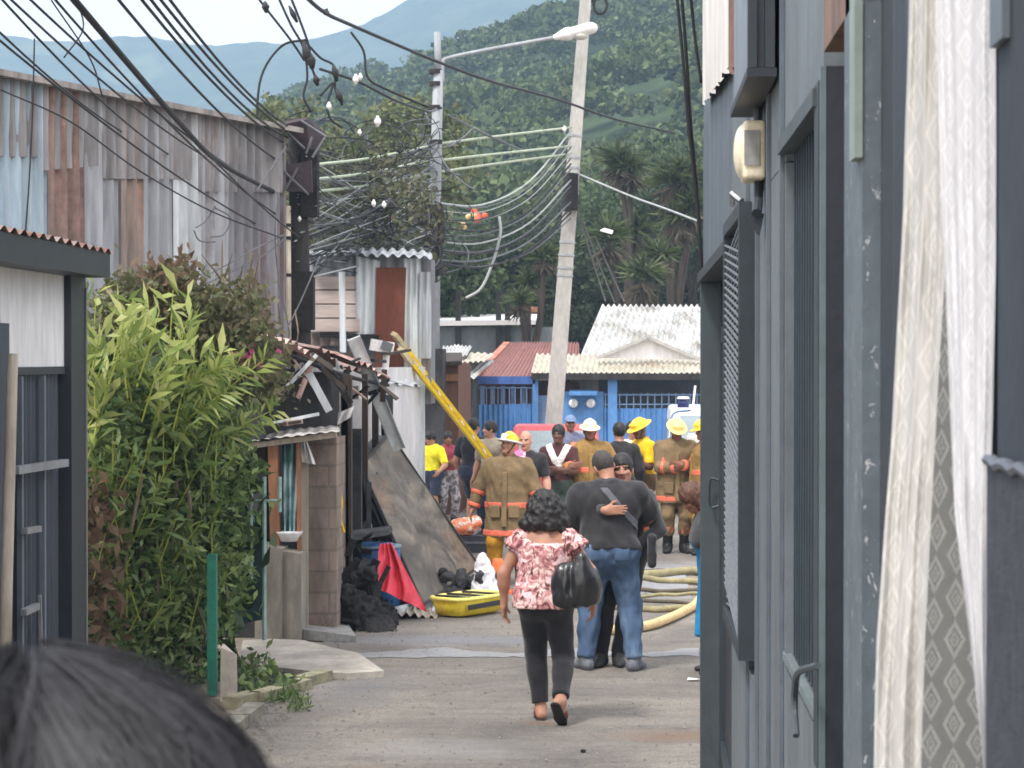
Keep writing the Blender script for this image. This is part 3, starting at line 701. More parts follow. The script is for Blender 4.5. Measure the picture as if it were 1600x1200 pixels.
r, B = by('person in a blue-grey cap behind the pale red car', tuple(G(891, 816)), 190, 'brown', C_GRY, C_NAVY, .4, h=1.67, hair=None)
d = SDF(); k = B.k; d.ell(B.hc + B.Hm @ np.array([0, -.01, .05]), (.09, .108, .1), B.Hm, 0); d.cut.append((B.hc + B.Hm @ np.array([0, 0, .045]), B.Hm @ np.array([0, 0, -1.]))); d.box(B.hc + B.Hm @ np.array([0, .13, .05]), (.07, .06, .008), B.Hm, .006, .01)
sdf_obj('cap', d, .009, cloth('cap_cloth', S(120, 140, 176)), r)
r, B = by('bald man in a black shirt with a pink bib', gz(822, 882), 176, 'pale', C_BLACK, C_BLK2, .4, h=1.67, b=1.05, hair=None, head=(-10, 4, 0))
d = SDF(); B.torso(d, .034); d.cut += [(B.t(-.005, 0, 1.2), B.T @ np.array([-1., 0, 0])), (B.t(.15, 0, 1.2), B.T @ np.array([1., 0, 0])), (B.t(0, 0, 1.08), B.T @ np.array([0, 0, -1.])), (B.t(0, .02, 1.2), np.array([0, -1., 0]))]
sdf_obj('bib', d, .009, camo('pink_white_bib', S(236, 110, 160), S(240, 150, 185), S(240, 225, 230)), r, .004)
by('youth in a maroon t-shirt and grey camouflage trousers with folded arms', gz(699, 817), 205, 'brown', C_MAR, C_CAMO, .36, h=1.43, b=1.05, head=(-8, 6, 0), arms=cross)
by('man in a dark t-shirt and navy shorts beside the yellow ladder', gz(739, 830), -28, 'tan', C_NAVT, C_NAVY, .4, .46, .8, h=1.68, b=1.15, shoem=M_SHW, head=(-10, 0, 0),
   arms={1: dict(w=(.14, .34, -.26), pole=(1, -.4, -.6), hd=(.2, 1, 0)), -1: dict(w=(-.1, .1, -.5))}, feet={1: dict(p=(.12, 0, .085), dir=(.2, 1, 0)), -1: dict(p=(-.10, .05, .085))})
by('person in a bright yellow shirt standing at the edge of the scorched panel', gz(676, 818), 150, 'tan', C_HIVIS, C_NAVY, .45, .46, .62, h=1.44, b=.95, head=(-40, 18, 0), arms={1: dict(w=(.08, .16, -.45)), -1: dict(w=(-.1, .22, -.4))})
by('person with dark hair standing behind the yellow ladder', gz(768, 838), 150, 'tan', C_BEIG, C_NAVY, .4, h=1.67, head=(-50, 0, 0))
r, B = person('woman in a bright blue dress with brown hair at the dark house corner', gz(1126, 1052), 96, None, 'person', h=1.60, fem=True, b=1.1, lean=17, head=(10, 22, 0), arms={1: dict(abs=(.2, .06, .70), pole=(.5, -1, 0)), -1: dict(abs=(-.24, .04, .68), pole=(-.5, -1, 0))})
make_body(r, B, 'brown', .009); top(r, 'cardigan', B, C_DGREY, .016, .97, 1.16, .006, .01, seed=44)
d = SDF(); B.torso(d, .02); d.cone(B.t(0, 0, 1.0), np.array([0, .02, .32]), .19, .25, .08, True, flat=(FWDL, .8)); d.cut.append((B.t(0, 0, 1.22), B.T @ np.array([0, 0, 1.])))
sdf_obj('dress', d, .01, C_BLUE, r, .014, 20, (1, 1, .3), 51); shoes(r, 'shoe', B, M_SHOE)
def longh(d, B):
    p = lambda *v: B.hc + B.Hm @ np.array(v); d.ell(p(0, -.06, -.06), (.10, .09, .16), B.Hm, .04); d.ell(p(.04, -.05, -.2), (.07, .06, .12), B.Hm, .04); d.ell(p(-.06, -.03, -.16), (.06, .06, .12), B.Hm, .04)
hair_cap(r, B, M_HAIRB, .018, None, .06, .009, longh)
# ------------------------------------------------------------------ sky, light
SUN_EL, SUN_AZ = R(58), R(215)          # high sun behind thin cloud, from behind-left of the camera
w = D.worlds.new('World'); SC.world = w; w.use_nodes = True
nt = w.node_tree; bg = nt.nodes['Background']
sky = nt.nodes.new('ShaderNodeTexSky'); sky.sky_type = 'NISHITA'; sky.sun_disc = False; sky.sun_elevation = SUN_EL; sky.sun_rotation = SUN_AZ; sky.altitude = 1100; sky.dust_density = 3.0
tc = nt.nodes.new('ShaderNodeTexCoord'); mp = nt.nodes.new('ShaderNodeMapping'); mp.inputs['Scale'].default_value = (1.0, 1.0, 3.2)
nz = nt.nodes.new('ShaderNodeTexNoise'); nz.inputs['Scale'].default_value = 2.6; nz.inputs['Detail'].default_value = 6; nz.inputs['Roughness'].default_value = .55
nt.links.new(tc.outputs['Generated'], mp.inputs['Vector']); nt.links.new(mp.outputs['Vector'], nz.inputs['Vector'])
cr = nt.nodes.new('ShaderNodeValToRGB'); cr.color_ramp.elements[0].position = .30; cr.color_ramp.elements[0].color = (8.8, 8.3, 8.4, 1); cr.color_ramp.elements[1].position = .68; cr.color_ramp.elements[1].color = (12.6, 11.8, 11.6, 1)
nt.links.new(nz.outputs['Fac'], cr.inputs['Fac'])
mx = nt.nodes.new('ShaderNodeMix'); mx.data_type = 'RGBA'; mx.inputs[0].default_value = .94      # a nearly closed cloud deck in front of the blue
nt.links.new(sky.outputs['Color'], mx.inputs[6]); nt.links.new(cr.outputs['Color'], mx.inputs[7]); nt.links.new(mx.outputs[2], bg.inputs['Color']); bg.inputs['Strength'].default_value = .12
sl = D.lights.new('sun', 'SUN'); sl.energy = 2.0; sl.angle = R(10); sl.color = (1, .965, .91)
so = D.objects.new('sun', sl); COL.objects.link(so)
sd_ = Vector((math.sin(SUN_AZ) * math.cos(SUN_EL), math.cos(SUN_AZ) * math.cos(SUN_EL), math.sin(SUN_EL))); so.rotation_euler = sd_.to_track_quat('Z', 'Y').to_euler()
SC.view_settings.view_transform = 'Standard'; SC.view_settings.look = 'None'; SC.view_settings.exposure = .90; SC.view_settings.gamma = 1
SC.cycles.volume_bounces = 2; SC.cycles.transparent_max_bounces = 16; SC.cycles.max_bounces = 8
SC.cycles.pixel_filter_type = 'GAUSSIAN'; SC.cycles.filter_width = 1.9
# ------------------------------------------------------------------ ground and road
def gh(Y): return 0.0 if Y > 12.5 else .85 * min(1., ((12.5 - Y) / 10.5)) ** 1.0
def sheet(name, m, x0, x1, ys, nx, dz, kind='structure', jit=0.0, edge=0.0):
    xs = np.linspace(x0, x1, nx + 1); V = []; Fc = []; rg = np.random.default_rng(4)
    for Y in ys:
        for i, x in enumerate(xs):
            e = edge * (math.sin(Y * 1.7) * .5 + math.sin(Y * 4.1 + 1) * .3 + math.sin(Y * 9.3) * .2) if i in (0,) else 0
            V.append((x + e, Y, gh(Y) + dz + (jit * rg.uniform(-1, 1) if Y > 20 else 0)))
    n = nx + 1
    for j in range(len(ys) - 1):
        for i in range(nx): Fc.append((j * n + i, j * n + i + 1, (j + 1) * n + i + 1, (j + 1) * n + i))
    return tag(mesh_np(name, np.array(V), np.array(Fc), m, None, True), kind=kind)
def asphalt():
    t = NT('worn_asphalt'); v = t.coord(); 
    c = t.ramp(t.noise(v, .55, 6, .65, .6), [(.32, S(104, 100, 95)), (.5, S(122, 117, 110)), (.68, S(142, 136, 126))])
    st = t.noise(t.coord((.5, 3.2, 1)), 1.2, 5, .7); c = t.mix(.75, c, t.ramp(st, [(.3, (.72,) * 3), (.5, (1.,) * 3), (.7, (1.16,) * 3)]), 'MULTIPLY')
    sp = t.noise(v, 60, 3, .8); c = t.mix(.8, c, t.ramp(sp, [(.32, (.45,) * 3), (.55, (1.06,) * 3), (.75, (1.5,) * 3)]), 'MULTIPLY'); sp2 = t.noise(v, 17, 4, .75); c = t.mix(.7, c, t.ramp(sp2, [(.3, (.7,) * 3), (.7, (1.25,) * 3)]), 'MULTIPLY')
    br = t.noise(t.coord((1, 1.6, 1)), .8, 5, .7); c = t.mix(t.ramp(br, [(.60, (0,) * 3), (.72, (.55,) * 3)]), c, S(128, 112, 98))
    cr_ = t.add('ShaderNodeTexVoronoi', feature='DISTANCE_TO_EDGE'); cr_.inputs['Scale'].default_value = .8
    wv = t.noise(v, 2.5, 4); vm = t.add('ShaderNodeVectorMath', operation='ADD'); t.link(v, vm.inputs[0]); cmb = t.add('ShaderNodeCombineXYZ'); t.link(wv, cmb.inputs[0]); t.link(wv, cmb.inputs[1]); t.link(cmb.outputs[0], vm.inputs[1]); t.link(vm.outputs[0], cr_.inputs['Vector'])
    c = t.mix(t.ramp(cr_.outputs['Distance'], [(0, (.55,) * 3), (.012, (0,) * 3)]), c, S(84, 82, 84))
    for (px, py, rx, ry, col, k) in ((1060, 1150, .6, .30, S(122, 98, 80), .8), (850, 1130, .2, .1, S(118, 94, 76), .8), (1055, 905, 1.0, 2.6, S(160, 163, 170), .8), (700, 1000, 1.6, .5, S(128, 132, 142), .6), (560, 1075, .5, 1.2, S(104, 104, 110), .6), (700, 1170, .8, .5, S(138, 136, 134), .6)):
        g_ = G(px, py); m_ = t.add('ShaderNodeMapping'); m_.vector_type = 'TEXTURE'; m_.inputs['Location'].default_value = tuple(g_); m_.inputs['Scale'].default_value = (rx, ry, 1)
        t.link(v, m_.inputs['Vector']); ln = t.add('ShaderNodeVectorMath', operation='LENGTH'); t.link(m_.outputs['Vector'], ln.inputs[0])
        e_ = t.math('ADD', ln.outputs['Value'], t.math('MULTIPLY', t.noise(t.coord((1, 2.2, 1)), 2.5, 5, .7), 1.6))
        c = t.mix(t.ramp(e_, [(.0, (0,) * 3), (1, (0,) * 3)]) if False else t.math('MULTIPLY', t.math('SMOOTH_MIN', t.math('MAXIMUM', t.math('SUBTRACT', 1.9, e_), 0.), 1., .3), k), c, col)
    t.base(c); t.p.inputs['Roughness'].default_value = .86; t.p.inputs['Specular IOR Level'].default_value = .3
    t.bump(t.noise(v, 75, 4, .7), .6, .012); return t.m
M_ASPH = asphalt()
M_DIRT = mat('dirt_ground', S(140, 130, 116), .95, .3, 1.2, bump=.4, bscale=20, bdist=.03)
M_CONC = mat('pavement_concrete', S(168, 162, 152), .9, .25, 2.2, bump=.3, bscale=40)
ys = list(np.linspace(-25, 12, 20)) + list(np.linspace(12.5, 60, 40)) + [80, 140, 400, 900, 2500]
sheet('ground', M_DIRT, -900, 900, ys, 8, -.012)
sheet('road', M_ASPH, -2.78, .66, list(np.linspace(-10, 12.5, 14)) + list(np.linspace(12.8, 28, 60)), 1, 0., edge=.10)
sheet('street', M_ASPH, -16, 22, list(np.linspace(27.9, 48.8, 12)), 3, -.004)
M_WET = mat('pale_cement', S(130, 131, 132), .55, .14, 3., bump=.2, bscale=30, spec=.5)
mb = MB(); top_ = []; bot = []; rg = np.random.default_rng(8)
for x in np.linspace(525, 1092, 40):
    a = G(x, 1017 - 4 * math.sin(x * .03) + rg.uniform(-1.5, 1.5)); b_ = G(x, 1029 - (x - 525) * .006 + rg.uniform(-1.5, 1.5) + (6 if x < 560 else 0)); top_.append(a); bot.append(b_)
n = len(top_); mb.raw([p + np.array([0, 0, .005]) for p in top_ + bot], [(i, n + i, n + i + 1, i + 1) for i in range(n - 1)]); tag(mb.build('cement_strip', M_WET), kind='structure')
# ------------------------------------------------------------------ terrain, forest, mountain
def interp(x, pts): return float(np.interp(x, [p[0] for p in pts], [p[1] for p in pts]))
RIDGE = [(300, 330), (430, 250), (520, 205), (590, 150), (640, 150), (700, 138), (765, 104), (830, 72), (900, 28), (960, 0), (1040, -50), (1200, -150), (1500, -330)]
YR = 500.
def hill_z(X, Y):
    px = 986 + X / max(Y, 1) * FPX; pr = 986 + X / YR * FPX
    zr = (562 - interp(pr, RIDGE)) / FPX * YR - 5.0
    t = (Y - 90) / (YR - 90)
    return (EYE + zr) * max(0., min(1.25, t)) ** .95 + (2.2 * math.sin(X * .09 + Y * .03) + 2.8 * math.sin(Y * .07 + X * .045)) * max(0, min(1, t * 3)) * min(1, max(0, (1.05 - t)) * 6)
xs = np.linspace(-150, 170, 70); ysn = np.linspace(88, 600, 70)
V = np.array([(x, y, hill_z(x, min(y, YR)) - max(0, y - YR) * .4 - .3) for y in ysn for x in xs]); n = len(xs)
Fq = np.array([(j * n + i, j * n + i + 1, (j + 1) * n + i + 1, (j + 1) * n + i) for j in range(len(ysn) - 1) for i in range(n - 1)])
M_UNDER = mat('forest_floor', (.05, .08, .03), .95, .3, .4)
tag(mesh_np('hill_terrain', V, Fq, M_UNDER, None, True), kind='structure')
M_FOR = leafmat('forest_foliage', [(.045, .07, .022), (.075, .11, .034), (.10, .145, .045), (.15, .185, .065), (.06, .095, .036)], .6, .15, .25)
rg = np.random.default_rng(21); Vs, Fs = [], []; off = 0
def crown_pts(rg, c, r, nl, flat=.8):
    # lumpy crown: several lobes, leaf clumps spread through the outer shell of each
    k = rg.integers(5, 9); P_ = []
    for i in range(k):
        d = rg.normal(size=3); d[2] = abs(d[2]) * .7; d /= np.linalg.norm(d); lc = c + d * r * rg.uniform(.3, .62) * np.array([1, 1, flat]); lr = r * rg.uniform(.34, .55)
        q = rg.normal(size=(nl // k, 3)); q /= np.linalg.norm(q, axis=1, keepdims=True); q[:, 2] = np.abs(q[:, 2]) * 1.0 - .28
        P_.append(lc + q * lr * (rg.uniform(.75, 1.08, (len(q), 1))) * np.array([1, 1, flat]))
    return np.concatenate(P_)
cnt = 0
for it in range(34000):
    Y = YR - (YR - 96) * rg.uniform(0, 1) ** .7; pxx = rg.uniform(430, 1215); X = (pxx - 986) / FPX * Y
    r = rg.uniform(2.2, 4.6) * (.75 + .45 * Y / YR); key = (int(X / 3.3), int(Y / 5.5))
    if it == 0: seen = set()
    if key in seen: continue
    seen.add(key); z = hill_z(X, Y); cnt += 1
    C = crown_pts(rg, np.array([X, Y, z + r * .55 + rg.uniform(0, 1.6)]), r, 330)
    v, f = leaf_mesh(C, .16 + r * .14, .75, .1, rg, fold=.15); Vs.append(v); Fs.append(f + off); off += len(v)
fo = mesh_np('forest', np.concatenate(Vs), np.concatenate(Fs), M_FOR, None, False); tag(fo, 'dense green forest covering the hillside behind the rooftops', 'forest', None, 'stuff')
MR = [(-900, 30), (-300, 40), (0, 48), (60, 54), (130, 58), (200, 50), (240, 52), (290, 62), (340, 68), (390, 62), (430, 62), (480, 56), (530, 46), (580, 28), (640, -2), (720, -45), (850, -110), (1000, -160), (1300, -190), (1900, -150)]
YM = 1500.
def mountain():
    xs = np.linspace(-1150, 420, 260); ts = np.linspace(0, 1, 110); V = []
    rg = np.random.default_rng(2)
    for t in ts:
        for x in xs:
            pr = 986 + x / YM * FPX; zr = (562 - interp(pr, MR)) / FPX * YM
            Y = 700 + (YM - 700) * t
            rid = math.sin(x * .021 + 1.5 * math.sin(t * 5)) * 11 + math.sin(x * .047 + t * 6 + 1) * 6 + math.sin(x * .11 + t * 17) * 2.2
            V.append((x * (1 - .25 * (1 - t)), Y, -10 + (zr + 12) * (t ** 1.25) + rid * (t * (1 - t)) * 3.2))
    V = np.array(V); V[:, 2] += wav(V, .11, 3) * 1.3 + wav(V, .33, 8) * .9
    n = len(xs); Fq = np.array([(j * n + i, j * n + i + 1, (j + 1) * n + i + 1, (j + 1) * n + i) for j in range(len(ts) - 1) for i in range(n - 1)])
    t = NT('mountain_forest'); v = t.coord(); c = t.ramp(t.noise(v, .035, 8, .72), [(.3, (.014, .03, .014)), (.5, (.04, .07, .03)), (.72, (.12, .15, .07))]); f = t.noise(t.coord((1, .6, 1.4)), .012, 4, .5, .8)
    c = t.mix(t.ramp(f, [(.60, (0,) * 3), (.66, (.8,) * 3)]), c, (.16, .19, .085)); t.base(c); t.p.inputs['Roughness'].default_value = .95; t.bump(t.noise(v, .3, 5), .9, 3)
    tag(mesh_np('mountain', V, Fq, t.m, None, True), kind='structure')
mountain()
hz = MB(); hz.box(-1400, 700, -60, 1640, -20, 420)
hm = D.materials.new('haze_air'); hm.use_nodes = True; hn = hm.node_tree.nodes; hn.remove(hn['Principled BSDF']); pv = hn.new('ShaderNodeVolumePrincipled'); pv.inputs['Color'].default_value = (.41, .58, .77, 1); pv.inputs['Density'].default_value = .00080; pv.inputs['Anisotropy'].default_value = .1
hm.node_tree.links.new(pv.outputs[0], hn['Material Output'].inputs['Volume'])
tag(hz.build('haze', hm), 'pale blue haze in the air between the street and the mountain', 'haze', None, 'stuff')
# ------------------------------------------------------------------ the dark house on the right
XW = .42
def RP(x, y): return PX(x, y, XW)
def YX(x, X=XW): return FPX * X / (x - VX)
def ZY(y, Y): return EYE + (562 - y) / FPX * Y
def painted(name, col, streak=.5, chips=0., rough=.5, spec=.45):
    t = NT(name); v = t.coord((1, 1, .14)); v2 = t.coord()
    n = t.noise(v, 5, 6, .7); c = t.ramp(n, [(.28, sc3(col, 1 - streak * .5)), (.5, col), (.75, sc3(col, 1 + streak * .6))])
    n2 = t.noise(v2, 9, 5, .7); c = t.mix(.6, c, t.ramp(n2, [(.3, (.78,) * 3), (.7, (1.2,) * 3)]), 'MULTIPLY')
    if chips:
        k = t.noise(t.coord((1, 1.6, .5)), 46, 5, .75, .6); c = t.mix(t.ramp(k, [(.74 - chips, (0,) * 3), (.76 - chips, (1,) * 3)]), c, S(176, 180, 182))
    t.base(c); t.p.inputs['Roughness'].default_value = rough; t.p.inputs['Specular IOR Level'].default_value = spec
    t.bump(t.noise(v2, 40, 4, .6), .25, .006); return t.m
PB = S(80, 89, 96)
M_PW = painted('slate_blue_wall', sc3(PB, 1.25)); M_PW2 = painted('slate_grey_wall', sc3(S(88, 95, 99), 1.25), .7)
M_PD = painted('dark_door_paint', S(40, 46, 53), .4); M_PF = painted('dark_frame_paint', S(48, 56, 62), .3); M_PGR = painted('grey_green_frame', S(66, 76, 80), .4)
M_PJ = painted('chipped_jamb', sc3(S(80, 90, 96), 1.2), .5, .13); M_PEDGE = painted('pale_green_edge', S(124, 138, 132), .6, .06)
M_RUSTY = zinc('rusty_lintel', S(150, 140, 128), .75, S(128, 98, 78))
M_WZ = zinc('white_zinc', S(226, 222, 216, 1.0), .08, S(140, 110, 90), .6, .3)
M_BZ = zinc('brown_zinc', S(150, 120, 104), .7, S(120, 84, 68))
M_STUC = painted('dark_stucco', S(56, 63, 71), .2, 0, .85, .25)
t = NT('rough_stucco'); v = t.coord(); t.base(t.ramp(t.noise(v, 30, 5, .7), [(.3, S(50, 55, 64)), (.7, S(74, 79, 90))])); t.p.inputs['Roughness'].default_value = .8
t.bump(t.noise(v, 130, 5, .7), 1.0, .012); M_ROUGH = t.m
M_CORE = mat('dark_interior', (.012, .013, .016), .9, .2)
HZ = 5.2
hs = thing('house', 'dark slate-blue house close on the right with louvred window and doorways', 'house', (1.2, 8, gh(8)))
def ww(name, x0, x1, m, X0=XW, dep=.10, z0=None, z1=HZ, y0=None, y1=None, par=None):      # wall piece between two photo columns on plane X0
    Ya, Yb = YX(x1, X0), YX(x0, X0); mb = MB(); a = gh(Ya) - .3 if z0 is None else z0
    mb.box(X0, X0 + dep, Ya, Yb, a, z1); return mb.build(name, m, par or hs)
mb = MB(); mb.box(XW + .26, 5.5, 2.0, 13.55, -.3, HZ + .05); mb.build('interior_core', M_CORE, hs)  # solid block coloured near-black in place of the unlit rooms
mb = MB(); mb.box(XW - .25, 6, 1.0, 13.7, HZ + .06, HZ + .14); mb.build('roof', M_PD, hs)
Yend = YX(1097)
# far end: corner post, double door under a ribbed upper wall
mb = MB(); mb.box(XW - .012, XW + .14, Yend - .13, Yend + .02, -.3, 3.1); mb.build('corner_post', M_PGR, hs)
ZD = 3.1; Yd0, Yd1 = YX(1143), Yend - .13
mb = MB(); mb.corr([(XW + .01, Yd1 + .13, ZD), (XW + .01, Yd0, ZD), (XW + .01, Yd0, HZ), (XW + .01, Yd1 + .13, HZ)], 7, .016, (-1, 0, 0), 4, .004, 'trap'); mb.build('upper_wall', M_PW, hs)
mb = MB(); mb.box(XW - .03, XW + .12, Yd0, Yd1 + .12, ZD - .05, ZD + .004); mb.build('door_header', M_PF, hs)
dr = None
for i, (a, b) in enumerate(((Yd0 + .02, (Yd0 + Yd1) / 2 - .01), ((Yd0 + Yd1) / 2 + .01, Yd1 - .02))):
    mb = MB(); mb.box(XW + .12, XW + .16, a, b, -.2, ZD - .06); o = mb.build('door', M_PD, hs)
    mb = MB()
    for yy in (a, b - .09): mb.box(XW + .095, XW + .125, yy, yy + .09, -.2, ZD - .06)
    for zz in (.3, 1.5, 2.7): mb.box(XW + .098, XW + .124, a + .09, b - .09, zz, zz + .09)
    mb.build('door_frame', M_PF, o)
mb = MB(); mb.tube(smooth_path([(XW + .09, Yd1 - .06, 1.9), (XW + .04, Yd1 - .05, 1.9), (XW + .04, Yd1 - .05, 1.75), (XW + .09, Yd1 - .06, 1.75)], 4), .008, 6); mb.build('handle', M_PF, hs)
# wall behind mesh window, grey wall strip
ww('wall', 1143, 1226, M_PW2, XW, .1, 3.14); ww('wall', 1143, 1226, M_PW2, XW, .1, -.3, 1.5); ww('wall', 1181, 1226, M_PW2, XW, .1, 1.504, 3.136)
mb = MB()
for i in range(4):
    y = YX(1226) + .05 + i * .62
    if y < YX(1145): mb.box(XW - .012, XW - .001, y, y + .045, 1.0, HZ)
mb.build('wall_batten', M_PW, hs)
# mesh-covered window: frame and woven grille standing proud of the wall
Y0, Y1 = YX(1172), YX(1147); z0, z1 = 1.60, 3.10; xg = XW - .035
wn = MB(); wn.box(XW + .06, XW + .09, Y0, Y1 + .2, 1.5, 3.14); o = wn.build('window', M_CORE, hs)
mb = MB()
for (ya, yb, za, zb) in ((Y0 - .08, Y0, z0 - .05, z1 + .05), (Y1, Y1 + .06, z0 - .05, z1 + .05)): mb.box(xg - .01, XW + .05, ya, yb, za, zb)
for (za, zb) in ((z0 - .05, z0), (z1, z1 + .05)): mb.box(xg - .01, XW + .05, Y0, Y1, za, zb)
mb.build('window_frame', M_PF, o)
mb = MB()
for i in range(52):
    za = z0 + .012 + i * (z1 - z0 - .02) / 52
    for sg in (1, -1):
        zb = za + sg * .085
        if z0 < zb < z1: mb.beam((xg + .004 * sg, Y1 - .01, za), (xg + .004 * sg, Y0 + .01, zb), .006, .008, (1, 0, 0))
mb.build('wire_grille', mat('pale_grille', S(118, 124, 130), .5, .2, 20, spec=.5), o)
mb = MB(); mb.tube([(XW - .03, Y0 + .05, z1 + .06), (XW - .06, Y0 + .1, z1 + .09), (XW - .05, Y0 + .35, z1 + .07)], .012, 6); mb.build('hook', M_METAL, hs)
# louvred window
Y0, Y1 = YX(1281), YX(1226); z0, z1 = 1.80, 3.16
ww('wall', 1226, 1284, M_PW2, XW, .1, z1 + .04); ww('wall', 1226, 1284, M_PW2, XW, .1, -.2, z0 - .04)
wn = MB(); wn.box(XW + .12, XW + .15, Y0, Y1, z0 - .04, z1 + .04); o = wn.build('window', M_PD, hs)
mb = MB(); n = 13
for i in range(n):
    y = Y0 + .1 + (Y1 - Y0 - .14) * i / (n - 1); mb.slab([(XW + .02, y, z0), (XW + .085, y + .035, z0), (XW + .085, y + .035, z1), (XW + .02, y, z1)], (0, .014, 0))
mb.build('louvre', painted('louvre_paint', S(76, 88, 95), .4), o)
mb = MB(); mb.box(XW - .004, XW + .018, Y0 + .03, Y1 + .06, z0 - .022, z0); mb.build('sill', painted('worn_sill', S(104, 114, 116), .5, .12), o)
mb = MB(); mb.box(XW - .02, XW + .10, Y0, Y1 + .05, z1, z1 + .04); mb.build('head_trim', M_PGR, o)
mb = MB(); mb.box(XW - .012, XW + .11, Y0 - .06, Y0 + .05, z0 - .1, z1 + .05); mb.build('jamb', M_PF, o)
# tall recessed doorway with rusty lintel
Y0, Y1 = YX(1328), YX(1285); ZD2 = 3.24
ww('lintel', 1284, 1345, M_RUSTY, XW - .02, .12, ZD2)
mb = MB(); mb.box(XW + .056, XW + .10, Y0 - .3, Y1 - .012, .0, ZD2); o = mb.build('door', painted('grey_green_door', S(50, 58, 60), .4), hs)
mb = MB()
for y in np.linspace(Y0, Y1, 6)[1:-1]: mb.box(XW + .047, XW + .0555, y, y + .02, .05, ZD2 - .01)
mb.build('door_rib', M_PF, o)
mb = MB(); mb.box(XW + .004, XW + .055, Y1 - .01, Y1 + .03, .0, ZD2 - .001); mb.build('jamb', M_PD, hs)
mb = MB(); mb.box(XW - .009, XW + .0035, Y1 - .012, Y1 + .03, .0, ZD2 - .002); mb.build('trim', painted('pale_trim', S(94, 107, 110), .5), hs)
# pillar with chipped paint: rounded, then a flat pale-edged strip
Yp0, Yp1 = YX(1362), YX(1322)
mb = MB(); pts = []
for i in range(9):
    a = math.pi * .5 * i / 8; pts.append((XW + .03 - .05 * math.sin(a), Yp1 - .16 * (1 - math.cos(a)), 0))
poly = [(XW + .02, Yp1, .3)] + [(p[0], p[1], .3) for p in pts] + [(XW - .02, Yp0, .3), (XW + .02, Yp0, .3)]
mb.prism(poly, (0, 0, HZ - .31)); mb.build('pillar', M_PJ, hs)
mb = MB(); mb.box(XW - .034, XW - .02, Yp0 - .005, Yp0 + .09, 2.95, HZ - .02); mb.build('pillar_edge', M_PEDGE, hs)
# wall beside the curtain, dark ribbed
mb = MB(); Yc0, Yc1 = YX(1425), YX(1362); mb.corr([(XW + .014, Yc1, .3), (XW + .014, Yc0, .3), (XW + .014, Yc0, HZ), (XW + .014, Yc1, HZ)], 3, .014, (-1, 0, 0), 4, .002, 'trap'); mb.build('ribbed_wall', M_PD, hs)
mb = MB(); mb.box(XW + .008, XW + .2, YX(1428), Yc0, .3, HZ - .01); mb.build('door_jamb', M_PD, hs)
# near wall of rough plaster with a worn ledge
Yn = YX(1553); mb = MB(); mb.box(XW, XW + .24, 1.6, Yn, .3, HZ - .02); mb.build('plaster_wall', M_STUC, hs)
Zl = ZY(722, 2.6); mb = MB(); mb.box(XW - .012, XW - .001, 1.6, Yn + .004, .3, Zl); mb.build('plaster_dado', M_ROUGH, hs)
mb = MB(); mb.tube([(XW - .012, y, Zl + .003 * math.sin(y * 60)) for y in np.linspace(1.6, Yn, 30)], .007, 6); mb.build('dado_edge', painted('worn_edge', S(88, 94, 104), .6), hs)
mb = MB(); mb.box(XW - .01, XW - .001, YX(1572), Yn + .003, ZY(68, 2.6), HZ - .03); mb.build('pale_strip', M_PW, hs)
# bent pipe by the sill
mb = MB(); mb.tube(smooth_path([RP(1300, 1040) + np.array([-.03, 0, 0]), RP(1284, 1050) + np.array([-.05, 0, 0]), RP(1277, 1075) + np.array([-.05, 0, 0]), RP(1276, 1110) + np.array([-.05, 0, 0]), RP(1279, 1150) + np.array([-.05, 0, 0])], 5), .008, 6); mb.build('pipe', M_PGR, hs)
# hanging zinc sheets at the top of the far end
wz = thing('zinc_sheet', 'white corrugated zinc sheet with a slanting lower edge high on the dark house', 'metal sheet', tuple(RP(1120, 150)))
def hang(name, cols, X, m, par, nr):
    mb = MB(); k = 40; V = []
    xs = np.linspace(cols[0][0], cols[-1][0], k); 
    Ya, Yb = YX(xs[0], X), YX(xs[-1], X)
    for i in range(k):
        Y = Ya + (Yb - Ya) * i / (k - 1); px = VX + FPX * X / Y; yb = interp(px, cols) + 3 * math.sin(i * 2.1)
        xo = X + .012 * math.sin(i / k * nr * 2 * math.pi); V += [(xo, Y, ZY(yb, Y)), (xo, Y, HZ + .05)]
    return mb.raw(V, [(2 * i, 2 * i + 2, 2 * i + 3, 2 * i + 1) for i in range(k - 1)]).build(name, m, par)
hang('sheet', [(1097, 165), (1112, 148), (1130, 120), (1148, 96)], .385, M_WZ, wz, 8)
bz = thing('zinc_sheet', 'rusty brown zinc sheet with a jagged lower edge high on the dark house', 'metal sheet', tuple(RP(1150, 80)))
hang('sheet', [(1138, 100), (1143, 118), (1152, 96), (1166, 62), (1174, 40)], .378, M_BZ, bz, 6)
# angled metal box and meter
bx = thing('metal_box', 'grey metal box projecting from the top of the dark house wall', 'box', (XW, 6.9, 3.4))
mb = MB(); mb.box(.335, XW - .014, 6.55, 7.55, 3.42, 4.3); mb.build('box_body', painted('box_grey', S(120, 128, 138), .5), bx)
mb = MB(); mb.box(.325, XW - .012, 6.5, 7.6, 3.395, 3.419); mb.build('bottom_edge', M_PD, bx)
mb = MB(); mb.box(.327, .352, 6.50, 6.545, 3.42, 4.3); mb.box(.375, .402, 6.50, 6.545, 3.42, 4.3); mb.build('edge_trim', M_PF, bx)
me_ = thing('electricity_meter', 'cream electricity meter box sticking out of the dark house wall', 'meter', (XW, 7.3, 3.15))
d = SDF(); Ym = 7.22; zc = ZY(235, Ym); d.box((.385, Ym + .1, zc), (.035, .10, .092), None, .012); d.ell((.345, Ym + .1, zc), (.022, .085, .078), None, .02)
sdf_obj('meter_case', d, .0045, mat('cream_plastic', S(222, 212, 184), .45, .12, 12, spec=.5), me_, world=True)
